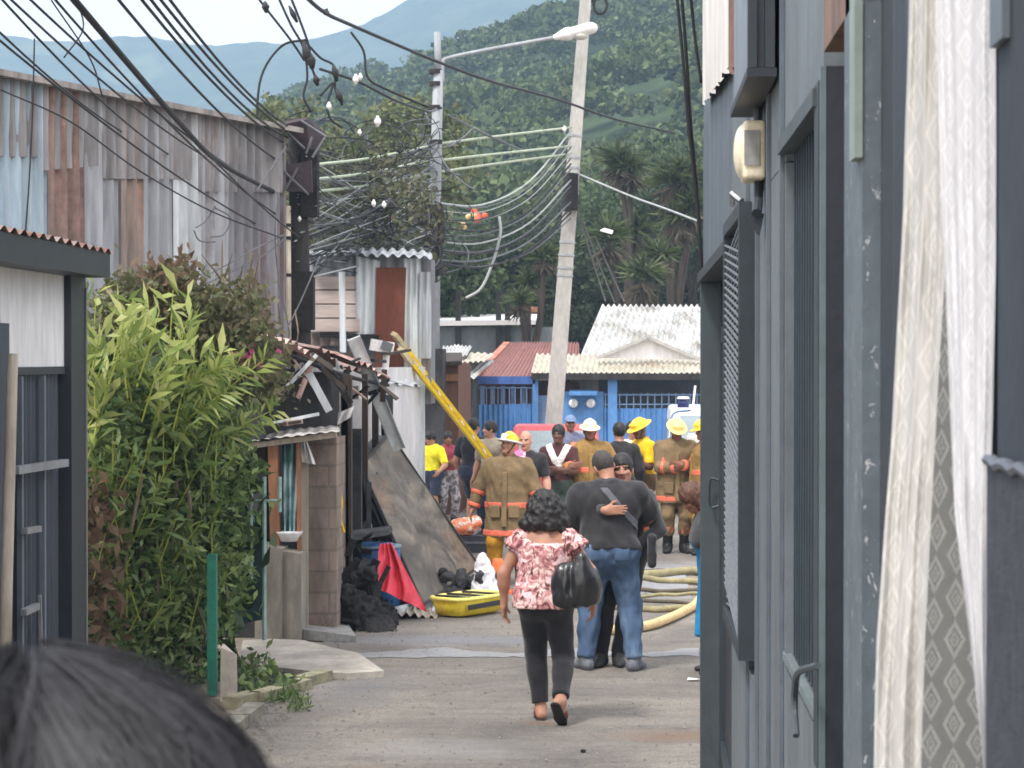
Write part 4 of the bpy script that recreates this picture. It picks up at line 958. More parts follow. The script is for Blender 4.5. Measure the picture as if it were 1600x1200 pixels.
mb = MB(); mb.box(.352, .40, Ym - .006, Ym - .001, zc - .05, zc + .06); mb.build('cover', mat('grey_cover', S(150, 150, 146), .4, .15), me_)
mb = MB(); mb.tube(smooth_path([(.405, Ym + .1, zc - .08), (.40, Ym + .08, zc - .13), (.395, Ym + .02, zc - .17), (.39, Ym - .02, zc - .2)], 4), .016, 8); mb.tube([(.40, Ym + .1, zc + .08), (.403, Ym + .12, HZ)], .014, 8); mb.build('conduit', M_PF, me_)
mb = MB(); mb.prism([(.36, Ym, zc - .2), (.415, Ym, zc - .2), (.40, Ym, zc - .27)], (0, .05, 0)); mb.build('bracket', M_PD, me_)
# ------------------------------------------------------------------ curtains in the near doorway
def lace(name, col, dens, lo_a, hi_a, nu, nv, rough=.9):
    t = NT(name); uv = t.add('ShaderNodeUVMap'); sp = t.add('ShaderNodeSeparateXYZ'); t.link(uv.outputs[0], sp.inputs[0])
    nz_ = t.noise(uv.outputs[0], 160, 3); wob = t.math('MULTIPLY', t.math('SUBTRACT', nz_, .5), .34)
    u = t.math('MULTIPLY', sp.outputs[0], nu); v = t.math('MULTIPLY', sp.outputs[1], nv)
    row = t.math('MODULO', t.math('FLOOR', u), 2.0)
    fu = t.math('ABSOLUTE', t.math('SUBTRACT', t.math('FRACT', u), .5)); fv = t.math('ABSOLUTE', t.math('SUBTRACT', t.math('FRACT', t.math('ADD', v, t.math('MULTIPLY', row, .45))), .5))
    dm = t.math('ADD', t.math('ADD', fu, fv), wob)
    ring = lambda c, wd: t.math('LESS_THAN', t.math('ABSOLUTE', t.math('SUBTRACT', dm, c)), wd)
    pat = t.math('MAXIMUM', t.math('MAXIMUM', ring(.40, .075), ring(.17, .04)), t.math('LESS_THAN', dm, .05))
    c = t.ramp(t.noise(uv.outputs[0], 9, 4), [(.3, sc3(col, .9)), (.7, sc3(col, 1.06))]); t.base(c); t.p.inputs['Roughness'].default_value = rough; t.p.inputs['Specular IOR Level'].default_value = .1
    tl = t.add('ShaderNodeBsdfTranslucent'); t.link(c, tl.inputs[0]); m1 = t.add('ShaderNodeMixShader'); m1.inputs[0].default_value = .35; t.link(t.p.outputs[0], m1.inputs[1]); t.link(tl.outputs[0], m1.inputs[2])
    tp = t.add('ShaderNodeBsdfTransparent'); m2 = t.add('ShaderNodeMixShader')
    al = t.math('ADD', t.math('MULTIPLY', pat, hi_a - lo_a), lo_a); t.link(al, m2.inputs[0]); t.link(tp.outputs[0], m2.inputs[1]); t.link(m1.outputs[0], m2.inputs[2]); t.link(m2.outputs[0], t.out.inputs['Surface'])
    return t.m
def drape(name, left, right, m, par, folds, amp, seed, nu=70, nv=90, tw=0.):
    # left/right: lists of (px, py, Y) down the two edges; the cloth is a wavy surface between them
    rg = np.random.default_rng(seed); ph = rg.uniform(0, 6, 8); V = []; UV = []
    def edge(e, v):
        ys = [q[1] for q in e]; y = ys[0] + (ys[-1] - ys[0]) * v; return P(np.interp(y, ys, [q[0] for q in e]), y, np.interp(y, ys, [q[2] for q in e]))
    for j in range(nv + 1):
        v = j / nv; a, b = edge(left, v), edge(right, v)
        for i in range(nu + 1):
            u = i / nu; p = a * (1 - u) + b * u
            o = amp * (math.sin(2 * math.pi * folds * u + ph[0] + .8 * math.sin(2.2 * v + ph[1])) + .5 * math.sin(2 * math.pi * folds * 2.3 * u + ph[2] + 1.5 * v) + .25 * math.sin(14 * v + 9 * u + ph[3]))
            o += amp * .35 * math.sin(31 * u + 5 * v + ph[4]) * math.sin(23 * v + ph[5])
            V.append(p + np.array([-.25, -1, 0]) * o); UV.append((u, v))
    n = nu + 1; Fc = np.array([(j * n + i, j * n + i + 1, (j + 1) * n + i + 1, (j + 1) * n + i) for j in range(nv) for i in range(nu)])
    o = mesh_np(name, np.array(V), Fc, m, par, True); uvl = o.data.uv_layers.new(name='uv'); UV = np.array(UV, dtype=np.float32)
    uvl.data.foreach_set('uv', UV[Fc.ravel()].ravel()); return o
IV = S(232, 230, 224)
M_DRAPE = lace('ivory_drape', IV, 0, .80, .94, 2, 15); M_LACE = lace('lace_band', S(214, 214, 208), 0, .30, .52, 3, 20); M_WLACE = lace('white_lace', S(240, 240, 242), 0, .87, 1.0, 3, 20)
cu = thing('curtain', 'ivory curtain with a see-through lace band hanging in the near doorway', 'curtain', tuple(P(1450, 900, 3.2)))
drape('drape', [(1422, -60, 3.45), (1412, 330, 3.42), (1392, 700, 3.36), (1370, 1000, 3.30), (1364, 1260, 3.28)], [(1478, -60, 3.2), (1478, 400, 3.2), (1462, 700, 3.2), (1446, 1000, 3.2), (1440, 1260, 3.2)], M_DRAPE, cu, 2.2, .010, 3)
drape('lace_band', [(1470, -60, 3.16), (1470, 400, 3.16), (1456, 700, 3.16), (1440, 1000, 3.16), (1434, 1260, 3.16)], [(1540, -60, 3.02), (1545, 400, 3.02), (1545, 700, 3.02), (1546, 1260, 3.02)], M_LACE, cu, 1.2, .003, 5)
cw = thing('curtain', 'white lace curtain narrowing towards the ground beside the rough plaster wall', 'curtain', tuple(P(1520, 900, 2.85)))
drape('drape', [(1462, -60, 2.98), (1472, 300, 2.97), (1480, 500, 2.95), (1492, 800, 2.92), (1516, 1000, 2.88), (1536, 1180, 2.85), (1541, 1260, 2.84)], [(1556, -60, 2.78), (1556, 400, 2.78), (1552, 640, 2.78), (1548, 760, 2.78), (1542, 900, 2.8), (1540, 1100, 2.82), (1543, 1260, 2.83)], M_WLACE, cw, 2.6, .008, 8)
# ------------------------------------------------------------------ left side of the alley
M_ZG = zinc('grey_zinc', S(174, 179, 184), 0.132, None, .55, .35); M_ZB = zinc('blue_grey_zinc', S(184, 204, 216), 0.072, None, .55, .35); M_ZR = zinc('rusted_zinc', S(164, 144, 136), .6, S(150, 122, 112)); M_ZL = zinc('pale_zinc', S(214, 222, 225), 0.09, None, .55, .35); M_ZD = zinc('dark_zinc', S(131, 133, 138), 0.18, None, .55, .35); M_ZO = zinc('tan_zinc', S(170, 156, 146), .4, S(172, 134, 114))
M_DARK = painted('black_steel', S(44, 48, 56), .3); M_DARK2 = painted('dark_ribbed_steel', S(62, 68, 80), .4)
M_WOODP = mat('pale_weathered_wood', S(176, 168, 154), .9, .25, 6, stretch=(1, 1, .12), bump=.3, bscale=30); M_WOODB = mat('brown_wood', S(142, 100, 74), .9, .3, 6, stretch=(1, 1, .15), bump=.3); M_WOODD = mat('dark_old_wood', S(66, 58, 52), .9, .35, 6, stretch=(1, 1, .15), bump=.3)
M_CHAR = mat('charred_black', (.014, .014, .015), .95, .5, 5, bump=.6, bscale=18, bdist=.03, col2=(.03, .029, .03)); M_SOOT = mat('sooty_wall', S(58, 58, 60), .95, .45, 2.5, bump=.3)
M_WPAINT = mat('white_plaster', S(206, 206, 206), .85, .12, 3, stretch=(1, 1, .3)); M_WPANEL = mat('white_panel', S(232, 232, 232), .7, .06, 2, stretch=(1, 1, .2))
M_TEALP = mat('teal_paint', S(58, 122, 112), .5, .25, 8); M_TEALL = mat('pale_teal_bar', S(146, 176, 170), .5, .2, 12); M_GREENP = mat('green_post_paint', S(34, 112, 94), .45, .2, 6)
M_RUSTR = mat('rusty_brown_sheet', S(112, 66, 50), .85, .22, 4, stretch=(1, 1, .3), bump=.2); M_PINKR = zinc('burnt_roof_zinc', S(214, 186, 176), .35, S(140, 98, 82))
# --- tall corrugated warehouse
A = P(-260, 0, 19.6); A0 = np.array([P(0, 122, 22.2)[0], P(0, 122, 22.2)[1]]); A1 = np.array([P(436, 205, 27.0)[0], P(436, 205, 27.0)[1]])
dW = (A1 - A0) / np.linalg.norm(A1 - A0); nW = np.array([dW[1], -dW[0]])        # along the wall; outward (towards the lane)
ztop = P(0, 122, 22.2)[2]; ztop2 = P(436, 205, 27.0)[2]; Lw = np.linalg.norm(A1 - A0)
def wpt(px, z):        # point of the wall plane in photo column px
    r = ray(px, 300); s_ = np.array([[r[0], -dW[0]], [r[1], -dW[1]]]); q = np.linalg.solve(s_, A0); p = A0 + dW * q[1]; return np.array([p[0], p[1], z])
wh = thing('warehouse', 'tall patched and rusty corrugated zinc warehouse wall on the left', 'building', wpt(220, 0))
edges = [(-420, M_ZG, 'trap'), (-120, M_ZB, 'sin'), (40, M_ZB, 'sin'), (74, M_ZR, 'sin'), (130, M_ZG, 'sin'), (186, M_ZO, 'sin'), (222, M_ZG, 'sin'), (270, M_ZL, 'sin'), (312, M_ZG, 'sin'), (356, M_ZD, 'sin'), (398, M_ZD, 'sin'), (438, None, None)]
for i, ((a, m, pf), (b, _, _)) in enumerate(zip(edges, edges[1:])):
    pa, pb = wpt(a, 0), wpt(b, 0); off = np.array([*nW, 0]) * (.012 * (i % 2)); L = np.linalg.norm(pb - pa)
    zt = lambda p: ztop + (ztop2 - ztop) * ((p[:2] - A0) @ dW / Lw)
    qa, qb = pa.copy(), pb.copy(); qa[2], qb[2] = zt(pa), zt(pb)
    mb = MB(); mb.corr([pa + off, pb + off, qb + off, qa + off], max(2, int(L / .17)), .085, (*nW, 0), 8, .012, 'sin', i); mb.build('wall_sheet', m, wh, True)
mb = MB()
for a, b in ((-420, -120), (-118, 60), (62, 150), (152, 300), (302, 438)):      # upper course of overlapping sheets, stained
    pa, pb = wpt(a, 0), wpt(b, 0); o = np.array([*nW, 0]) * .035; za, zb = zt(pa), zt(pb)
    mb.corr([pa + o + [0, 0, za - .75 - .05 * (a % 3)], pb + o + [0, 0, zb - .72], pb + o + [0, 0, zb + .01], pa + o + [0, 0, za + .01]], max(2, int(np.linalg.norm(pb - pa) / .17)), .085, (*nW, 0), 4, .012, 'sin', a)
mb.build('upper_sheet', zinc('stained_zinc', S(158, 157, 158), .10, None, .6, .5), wh, True)
pa, pb = wpt(-420, 0), wpt(446, 0); bk = -np.array([*nW, 0]); za, zb = zt(pa), zt(pb)
mb = MB(); mb.slab([pa - bk * .25 + [0, 0, za - .02], pb - bk * .25 + [0, 0, zb - .02], pb + bk * 5 + [0, 0, zb + .75], pa + bk * 5 + [0, 0, za + .95]], (0, 0, .06)); mb.build('roof', zinc('roof_zinc', S(160, 154, 148), .12, S(150, 128, 114)), wh)
mb = MB(); mb.slab([pb + bk * .02, pb + bk * 5, pb + bk * 5 + [0, 0, zb + .7], pb + bk * .02 + [0, 0, zb - .04]], np.array([*dW, 0]) * .05); mb.build('end_wall', M_ZD, wh)
pv_ = wpt(120, 0); mb = MB(); c = pv_ + bk * 2.4 + [0, 0, zt(pv_) + .43]; mb.beam(c - np.array([*dW, 0]) * .1, c + np.array([*dW, 0]) * .1, .16, .05); mb.beam(c + [0, 0, -.06] - np.array([*dW, 0]) * .09, c + [0, 0, -.06] + np.array([*dW, 0]) * .09, .12, .08); mb.build('roof_vent', M_WPANEL, wh)
# --- gate shelter at the near left
XG = -3.83
gt = thing('gate_shelter', 'black steel gateway with a white panel and small corrugated roof at the left edge', 'gate', (XG, 14.6, 0))
mb = MB(); mb.box(-6, -3.62, 11.5, 15.87, 3.17, 3.34); mb.build('roof', M_DARK, gt)
mb = MB(); mb.corr([(-3.60, 11.5, 3.36), (-3.60, 15.9, 3.352), (-6, 15.9, 3.50), (-6, 11.5, 3.50)], 20, .035, (0, 0, 1), 3, .012, 'sin', 3); mb.build('roof_sheet', zinc('worn_roof_sheet', S(170, 158, 150), .45), gt, True)
pst = PX(105, 700, XG)[1], PX(128, 700, XG)[1]
mb = MB(); mb.box(XG - .1, XG + .03, pst[0], pst[1] , -.1, 3.17); mb.build('post', M_DARK, gt)
mb = MB(); mb.box(XG + .031, XG + .04, pst[1] - .03, pst[1], -.1, 3.1); mb.build('post_edge', painted('worn_post_edge', S(120, 122, 116), .4), gt)
zpa, zpb = PX(60, 573, XG)[2], 3.17
mb = MB(); mb.box(XG - .05, XG - .02, PX(6, 500, XG)[1], pst[0], zpa, zpb); mb.build('white_panel', M_WPANEL, gt)
mb = MB(); mb.box(XG - .016, XG - .006, 12.0, pst[0], zpa - .05, zpa - .002); mb.build('panel_rail', M_DARK, gt)
mb = MB(); mb.corr([(XG - .06, 11.6, -.1), (XG - .06, pst[0], -.1), (XG - .06, pst[0], zpa - .05), (XG - .06, 11.6, zpa - .05)], 34, .03, (1, 0, 0), 3, 0, 'trap'); mb.build('gate_leaf', M_DARK2, gt)
M_WBAR = painted('worn_steel_bar', S(104, 112, 124), .4); M_PRAIL = painted('pale_rail', S(136, 138, 142), .5)
for px in (36, 71): y = PX(px, 800, XG)[1]; mb = MB(); mb.box(XG - .035, XG + .0, y - .02, y + .02, 0, zpa - .06); mb.build('bar', M_WBAR, gt)
for p0, p1, w_ in (((24, 735), (102, 723), .05), ((38, 830), (61, 826), .038), ((37, 957), (58, 947), .04), ((62, 930), (65, 1040), .02)): mb = MB(); mb.beam(PX(*p0, XG + .02), PX(*p1, XG + .02), w_, w_, (1, 0, 0)); mb.build('rail', M_PRAIL, gt)
mb = MB(); y0 = PX(0, 700, XG)[1]; mb.box(XG - .12, XG + .02, y0 - .3, PX(10, 700, XG)[1], -.1, PX(5, 505, XG)[2]); mb.build('side_post', painted('blue_black_post', S(58, 66, 82), .3), gt)
wp_ = thing('timber_post', 'pale weathered timber post in front of the black steel gate', 'post', G(8, 1230)); mb = MB(); xp = XG + .10
mb.tube([PX(20, 553, xp), PX(16, 700, xp), PX(11, 900, xp), PX(4, 1160, xp)], [.033, .036, .036, .04], 8); mb.build('post', M_WOODP, wp_, True)
# --- plants
def plant_leaves(name, m, poly, Yf, n, size, aspect, par, rg, up=.2, dens=None, droop=.1, depth=.9, fold=.25, dirs=None):
    # leaves through a bed of foliage whose front follows the lane: poly bounds it in the photo, Yf(px,py) is the distance of its front
    xs = [p[0] for p in poly]; ys_ = [p[1] for p in poly]; C = []
    def inside(x, y):
        c = False; j = len(poly) - 1
        for i in range(len(poly)):
            if (poly[i][1] > y) != (poly[j][1] > y) and x < (poly[j][0] - poly[i][0]) * (y - poly[i][1]) / (poly[j][1] - poly[i][1]) + poly[i][0]: c = not c
            j = i
        return c
    cl = []
    while len(cl) < n // 26:
        x, y = rg.uniform(min(xs), max(xs)), rg.uniform(min(ys_), max(ys_))
        if inside(x, y): cl.append(P(x, y, Yf(x, y) + depth * rg.uniform(0, 1) ** 1.6))
    for c in cl:
        q = rg.normal(size=(26, 3)) * np.array([.10, .13, .10]) * (size / .12) ** .5; C.append(c + q)
    C = np.concatenate(C); v, f = leaf_mesh(C, size, aspect, up, rg, dirs, fold, droop)
    return mesh_np(name, v, f, m, par)
M_LV = leafmat('vine_leaf', [(.06, .11, .038), (.10, .17, .054), (.16, .24, .08), (.27, .35, .13), (.09, .13, .06)], .45, .3); M_LY = leafmat('ginger_leaf', [(.17, .25, .07), (.30, .38, .10), (.44, .50, .16), (.56, .58, .24)], .4, .4); M_LO = leafmat('bougainvillea_leaf', [(.08, .10, .045), (.12, .14, .06), (.17, .185, .085), (.20, .16, .10), (.10, .11, .06)], .5, .3)
M_LB = leafmat('dry_leaf', [(.16, .11, .06), (.12, .075, .05), (.2, .14, .09)], .8, .2); M_STEM = mat('green_stem', S(150, 160, 70), .6, .2); M_TWIG = mat('grey_twig', S(120, 108, 92), .9, .3); M_FLOW = leafmat('magenta_flower', [(.35, .04, .12), (.45, .07, .2)], .6, .3)
def YH(x, y): return 16.9 + (x - 130) / 280 * 1.9
rg = np.random.default_rng(31)
vn = thing('hedge', 'dense dark green leafy hedge spilling over the lane edge beside the gate', 'hedge', G(250, 1085))
lowpoly = [(128, 600), (240, 590), (320, 600), (372, 640), (384, 700), (378, 780), (382, 860), (374, 930), (352, 985), (330, 1010), (322, 1075), (300, 1085), (240, 1060), (180, 1075), (140, 1085), (128, 900)]
plant_leaves('foliage', M_LV, lowpoly, YH, 12500, .105, .36, vn, rg, .1, depth=.9); plant_leaves('inner_foliage', leafmat('shade_leaf', [(.03, .055, .018), (.05, .085, .03)], .6, .1), [(x if x < 300 else x - 12, y) for x, y in lowpoly], lambda x, y: YH(x, y) + .7, 4200, .2, .7, vn, rg, .0, depth=.5)  # inner leaves get a darker green, the hedge's inner shade put into their colour
mb = MB()
for i in range(26):
    x = rg.uniform(135, 360); y = rg.uniform(880, 1070); a = P(x, y, YH(x, y) + rg.uniform(-.1, .5)); b = P(x + rg.uniform(-40, 50), y - rg.uniform(60, 260), YH(x, y) + rg.uniform(0, .5)); mb.tube(smooth_path([a, (a + b) / 2 + rg.normal(size=3) * .07, b], 4), rg.uniform(.006, .016), 5)
mb.build('stem', M_TWIG, vn)
plant_leaves('dry_foliage', M_LB, [(128, 750), (150, 720), (160, 1060), (130, 1080)], lambda x, y: 16.8, 500, .13, .4, vn, rg, -.4, depth=.25)
gi = thing('ginger_plant', 'bright yellow-green plant with long spiky leaves at the top of the hedge', 'plant', G(200, 1085))
mb = MB(); C, DR = [], []
for i in range(58):
    x = rg.uniform(120, 312); yb = rg.uniform(560, 690) if i % 3 else rg.uniform(530, 600); Y = YH(x, 0) + rg.uniform(-.2, .45); base = P(x, yb + 60, Y); tip = P(x + rg.uniform(-25, 42), yb - rg.uniform(10, 90), Y + rg.uniform(-.15, .2)); mb.tube([base, (base + tip) / 2 + rg.normal(size=3) * .02, tip], [.008, .007, .003], 5)
    for t in np.linspace(.3, 1.05, 8):
        s_ = rg.choice([-1, 1]); dd = (tip - base) / np.linalg.norm(tip - base); sd = nrm(np.cross(dd, rg.normal(size=3))); dv = nrm(dd * .75 + sd * .8 + np.array([0, 0, .15])); C.append(base + (tip - base) * t + dv * .11); DR.append(dv)
mb.build('stalk', M_STEM, gi); v, f = leaf_mesh(np.array(C), .25, .2, 0, rg, np.array(DR), .3, .12); mesh_np('foliage', v, f, M_LY, gi)
mb = MB(); C, DR = [], []                                        # lower_stalk: narrow-leaved shoots through the hedge face
for i in range(70):
    x = rg.uniform(135, 345); yb = rg.uniform(640, 960); Y = YH(x, 0) + rg.uniform(-.28, .1); base = P(x, yb + 45, Y); tip = P(x + rg.uniform(-30, 45), yb - rg.uniform(0, 50), Y + rg.uniform(-.15, .05)); mb.tube([base, (base + tip) / 2, tip], [.006, .005, .002], 5)
    for t in np.linspace(.2, 1.05, 7): dd = nrm(tip - base); dv = nrm(dd * .6 + nrm(np.cross(dd, rg.normal(size=3))) * .9); C.append(base + (tip - base) * t + dv * .07); DR.append(dv)
mb.build('shoot', M_STEM, vn); v, f = leaf_mesh(np.array(C), .17, .22, 0, rg, np.array(DR), .3, .15); mesh_np('shoot_foliage', v, f, leafmat('shoot_leaf', [(.10, .17, .05), (.17, .25, .07), (.26, .34, .12)], .45, .35), vn)
fr = thing('palm_frond_plant', 'arching yellow-stemmed fronds leaning out from the hedge', 'plant', G(340, 1085))
mb = MB(); C, DR = [], []
for (p0, p1, p2, Y) in (((290, 700), (345, 620), (415, 560), 18.1), ((268, 640), (312, 590), (372, 566), 17.9), ((325, 740), (372, 672), (428, 640), 18.3), ((255, 700), (300, 650), (352, 612), 17.8), ((310, 660), (335, 600), (345, 552), 18.1)):
    path = smooth_path([P(*p0, Y + .2), P(*p1, Y), P(*p2, Y - .1)], 8); mb.tube(path, np.linspace(.013, .004, len(path)), 5)
    for j in range(3, len(path)):
        d = nrm(path[min(j + 1, len(path) - 1)] - path[j - 1])
        for s_ in (1, -1):
            sd = nrm(np.array([0.3, -1, 0]) * .4 + s_ * np.cross(d, [0, -1., 0])); dv = nrm(d * .8 + sd); C.append(path[j] + dv * .10); DR.append(dv)
mb.build('stalk', M_STEM, fr); v, f = leaf_mesh(np.array(C), .22, .17, 0, rg, np.array(DR), .3, .2); mesh_np('foliage', v, f, M_LY, fr)
bo = thing('bougainvillea', 'straggly olive bougainvillea bush behind the hedge and against the zinc wall', 'bush', G(320, 1040))
plant_leaves('foliage', M_LO, [(150, 480), (200, 440), (255, 420), (330, 445), (392, 450), (410, 500), (436, 560), (440, 610), (410, 640), (385, 630), (330, 590), (240, 520), (150, 520)], lambda x, y: 19.0, 6800, .078, .55, bo, rg, .1, depth=1.3)
plant_leaves('flower', M_FLOW, [(380, 520), (420, 540), (420, 575), (385, 570)], lambda x, y: 18.95, 52, .06, .8, bo, rg, depth=.4)['kind'] = 'stuff'; plant_leaves('dry_foliage', M_LB, [(230, 420), (280, 410), (300, 470), (240, 490)], lambda x, y: 19.0, 300, .12, .35, bo, rg, .6, depth=.5)
mb = MB()
for i in range(70):
    x = rg.uniform(170, 430); y = rg.uniform(470, 600); a = P(x, y + 60, 19.6); b = P(x + rg.uniform(-45, 45), y - rg.uniform(30, 110), 19.2 + rg.uniform(-.2, .5)); mb.tube(smooth_path([a, (a + b) / 2 + rg.normal(size=3) * .08, b], 4), [.008] * 8 + [.003], 4)
mb.tube([G(330, 1040), P(330, 800, 19.9), P(320, 560, 19.8)], [.06, .05, .03], 7); mb.build('branch', M_TWIG, bo)
# --- posts and small fence
gp = thing('fence_post', 'green painted metal post in front of the hedge', 'post', G(332, 1086)); c = np.array(gp.location); mb = MB(); mb.box(c[0] - .035, c[0] + .035, c[1] - .035, c[1] + .035, 0, P(332, 866, c[1])[2]); mb.build('post', M_GREENP, gp)
cp = thing('concrete_post', 'short broken concrete post beside the drain', 'post', G(358, 1092)); c = np.array(cp.location); mb = MB(); mb.hexa([(c[0] - .06, c[1] - .06, -.1), (c[0] + .06, c[1] - .06, -.1), (c[0] + .06, c[1] + .06, -.1), (c[0] - .06, c[1] + .06, -.1), (c[0] - .055, c[1] - .05, .40), (c[0] + .05, c[1] - .055, .36), (c[0] + .05, c[1] + .05, .33), (c[0] - .05, c[1] + .05, .42)]); mb.build('post', M_CONC, cp)
tf = thing('iron_fence', 'pale teal iron bars with a dark teal panel beside the block wall', 'fence', G(400, 1010)); mb = MB()
for px, ya, yb in ((371, 770, 800), (392, 742, 905), (413, 745, 1000), (437, 745, 800)): mb.tube([P(px, ya, 19.4), P(px, yb, 19.4)], .019, 6)
mb.tube([P(368, 783, 19.4), P(440, 782, 19.4)], .014, 6); mb.build('bar', M_TEALL, tf)
mb = MB(); mb.slab([P(372, 975, 19.55), P(414, 968, 19.55), P(414, 800, 19.55), P(372, 800, 19.55)], (0, .05, 0)); mb.build('panel', mat('dark_teal_panel', S(40, 66, 68), .7, .3), tf)
# --- lean-to, block wall
M_BLOCK = None
t = NT('concrete_block'); v = t.coord(); br = t.add('ShaderNodeTexBrick'); br.inputs['Scale'].default_value = 1.0; br.inputs['Brick Width'].default_value = .4; br.inputs['Row Height'].default_value = .2; br.inputs['Mortar Size'].default_value = .012; br.inputs['Color1'].default_value = (*S(138, 124, 114), 1); br.inputs['Color2'].default_value = (*S(126, 114, 106), 1); br.inputs['Mortar'].default_value = (*S(116, 106, 99), 1)
sx = t.add('ShaderNodeSeparateXYZ'); cx = t.add('ShaderNodeCombineXYZ'); t.link(v, sx.inputs[0]); t.link(t.math('ADD', sx.outputs[0], sx.outputs[1]), cx.inputs[0]); t.link(sx.outputs[2], cx.inputs[1]); t.link(cx.outputs[0], br.inputs['Vector'])
c = t.mix(.8, br.outputs['Color'], t.ramp(t.noise(t.coord((1, 1, .3)), 5, 5, .7), [(.3, (.5,) * 3), (.7, (1.35,) * 3)]), 'MULTIPLY'); c = t.mix(t.ramp(t.noise(t.coord((1, 1, .5)), 2.6, 6, .75), [(.5, (0,) * 3), (.66, (.7,) * 3)]), c, S(84, 76, 70)); t.base(c); t.p.inputs['Roughness'].default_value = .95; t.bump(br.outputs['Fac'], -.4, .02); M_BLOCK = t.m
bw = thing('block_wall', 'stained concrete block wall end standing by the burnt house', 'wall', G(500, 990)); Yb_ = G(500, 992)[1]
mb = MB(); a, b = P(474, 900, Yb_), P(526, 900, Yb_); zt_ = P(500, 684, Yb_)[2]; mb.box(a[0], b[0], Yb_, Yb_ + .9, -.1, zt_); mb.build('blockwork', M_BLOCK, bw)
mb = MB(); mb.box(a[0] - .02, a[0] + .05, Yb_ - .03, Yb_ - .001, 0, zt_ - .1); mb.build('edge_strip', M_WOODP, bw)
lw = thing('low_wall', 'low stained concrete wall below the hanging cloth', 'wall', G(440, 1005)); Yl = G(440, 1003)[1]; mb = MB(); a, b = P(398, 900, Yl), P(474, 900, Yl); ab = P(440, 900, Yl)
mb.hexa([(a[0], Yl, -.1), (ab[0], Yl, -.1), (ab[0], Yl + .4, -.1), (a[0], Yl + .4, -.1), (a[0], Yl, P(398, 850, Yl)[2]), (ab[0], Yl, P(440, 858, Yl)[2]), (ab[0], Yl + .4, P(440, 858, Yl)[2]), (a[0], Yl + .4, P(398, 850, Yl)[2])])
mb.hexa([(ab[0], Yl + .05, -.1), (b[0] - .03, Yl + .05, -.1), (b[0] - .03, Yl + .4, -.1), (ab[0], Yl + .4, -.1), (ab[0], Yl + .05, P(440, 862, Yl)[2]), (b[0] - .03, Yl + .05, P(472, 866, Yl)[2]), (b[0] - .03, Yl + .4, P(472, 866, Yl)[2]), (ab[0], Yl + .4, P(440, 862, Yl)[2])]); mb.build('wall', mat('stained_concrete', S(128, 124, 114), .95, .35, 3, stretch=(1, 1, .3), bump=.4), lw)
lt = thing('lean_to', 'small lean-to with a pale sheet roof on a brown timber post', 'shed', G(450, 1000)); Yt = Yl + .3
mb = MB(); mb.corr([P(372, 693, Yt - .15), P(531, 672, Yt - .15), P(528, 664, Yt + 1.1), P(385, 680, Yt + 1.1)], 9, .012, (0, 0, 1), 3, .012, 'sin'); mb.build('roof_sheet', zinc('white_sheet', S(236, 232, 226), .12), lt, True)
mb = MB(); mb.beam(P(374, 699, Yt - .05), P(526, 679, Yt - .05), .06, .05); mb.build('roof_beam', M_WOODP, lt)
mb = MB(); mb.beam(P(427, 695, Yt), P(431, 860, Yt), .09, .10, (0, 1, 0)); mb.build('post', M_WOODB, lt); mb = MB(); mb.beam(P(466, 690, Yt), P(468, 870, Yt), .035, .05, (0, 1, 0)); mb.build('post', M_WOODB, lt)
def cloth_hang(name, label, cat, m, tl, tr, bl, br, Y, seed, amp=.03, folds=2.5):
    th = thing(name, label, cat, P((bl[0] + br[0]) / 2, bl[1], Y)); V = []; nu, nv = 24, 30; rg = np.random.default_rng(seed)
    for j in range(nv + 1):
        v = j / nv
        for i in range(nu + 1):
            u = i / nu; x = (tl[0] * (1 - u) + tr[0] * u) * (1 - v) + (bl[0] * (1 - u) + br[0] * u) * v; y = (tl[1] * (1 - u) + tr[1] * u) * (1 - v) + (bl[1] * (1 - u) + br[1] * u) * v
            V.append(P(x, y, Y + amp * math.sin(6.28 * folds * u + 1.5 * v + seed) + amp * .5 * math.sin(5 * v + 9 * u)))
    n = nu + 1; mesh_np('cloth', np.array(V), np.array([(j * n + i, j * n + i + 1, (j + 1) * n + i + 1, (j + 1) * n + i) for j in range(nv) for i in range(nu)]), m, th, True); return th
t = NT('teal_cloth'); v = t.coord(); t.base(t.ramp(t.noise(t.coord((1, 1, .6)), 3.2, 4), [(.42, S(70, 108, 108)), (.5, S(132, 158, 162)), (.6, S(168, 186, 190))])); t.p.inputs['Roughness'].default_value = .9
cloth_hang('hanging_cloth', 'long teal and pale blue cloth hanging under the lean-to roof', 'cloth', t.m, (440, 690), (470, 688), (444, 832), (462, 838), Yt + .02, 2)
cloth_hang('rag', 'small white rag hanging on the block wall edge', 'cloth', M_WPANEL, (470, 690), (480, 690), (472, 722), (494, 726), Yb_ - .12, 4)
bk_ = thing('wash_basin', 'white basin on the low concrete wall', 'basin', P(452, 845, Yt)); mb = MB(); c = P(452, 838, Yt); mb.tube([c - [0, 0, .045], c + [0, 0, .03], c + [0, 0, .045]], [.08, .12, .13], 14); mb.build('basin', M_WPANEL, bk_, True)
for i, (a, b, w) in enumerate(((P(418, 668, 20.9), P(498, 652, 20.9), .03), (P(405, 672, 20.8), P(470, 664, 20.8), .025), (P(445, 667, 20.8), P(470, 663, 20.9), .04))):
    st_ = thing('board', ['thin grey board lying on the lean-to roof', 'dark board lying on the left of the lean-to roof', 'short pink board lying on the middle of the lean-to roof'][i], 'board', a); mb = MB(); mb.beam(a + [0, 0, .03], b + [0, 0, .03], w * 2, w); mb.build('plank', [M_ZL, M_WOODD, M_PINKR][i], st_)
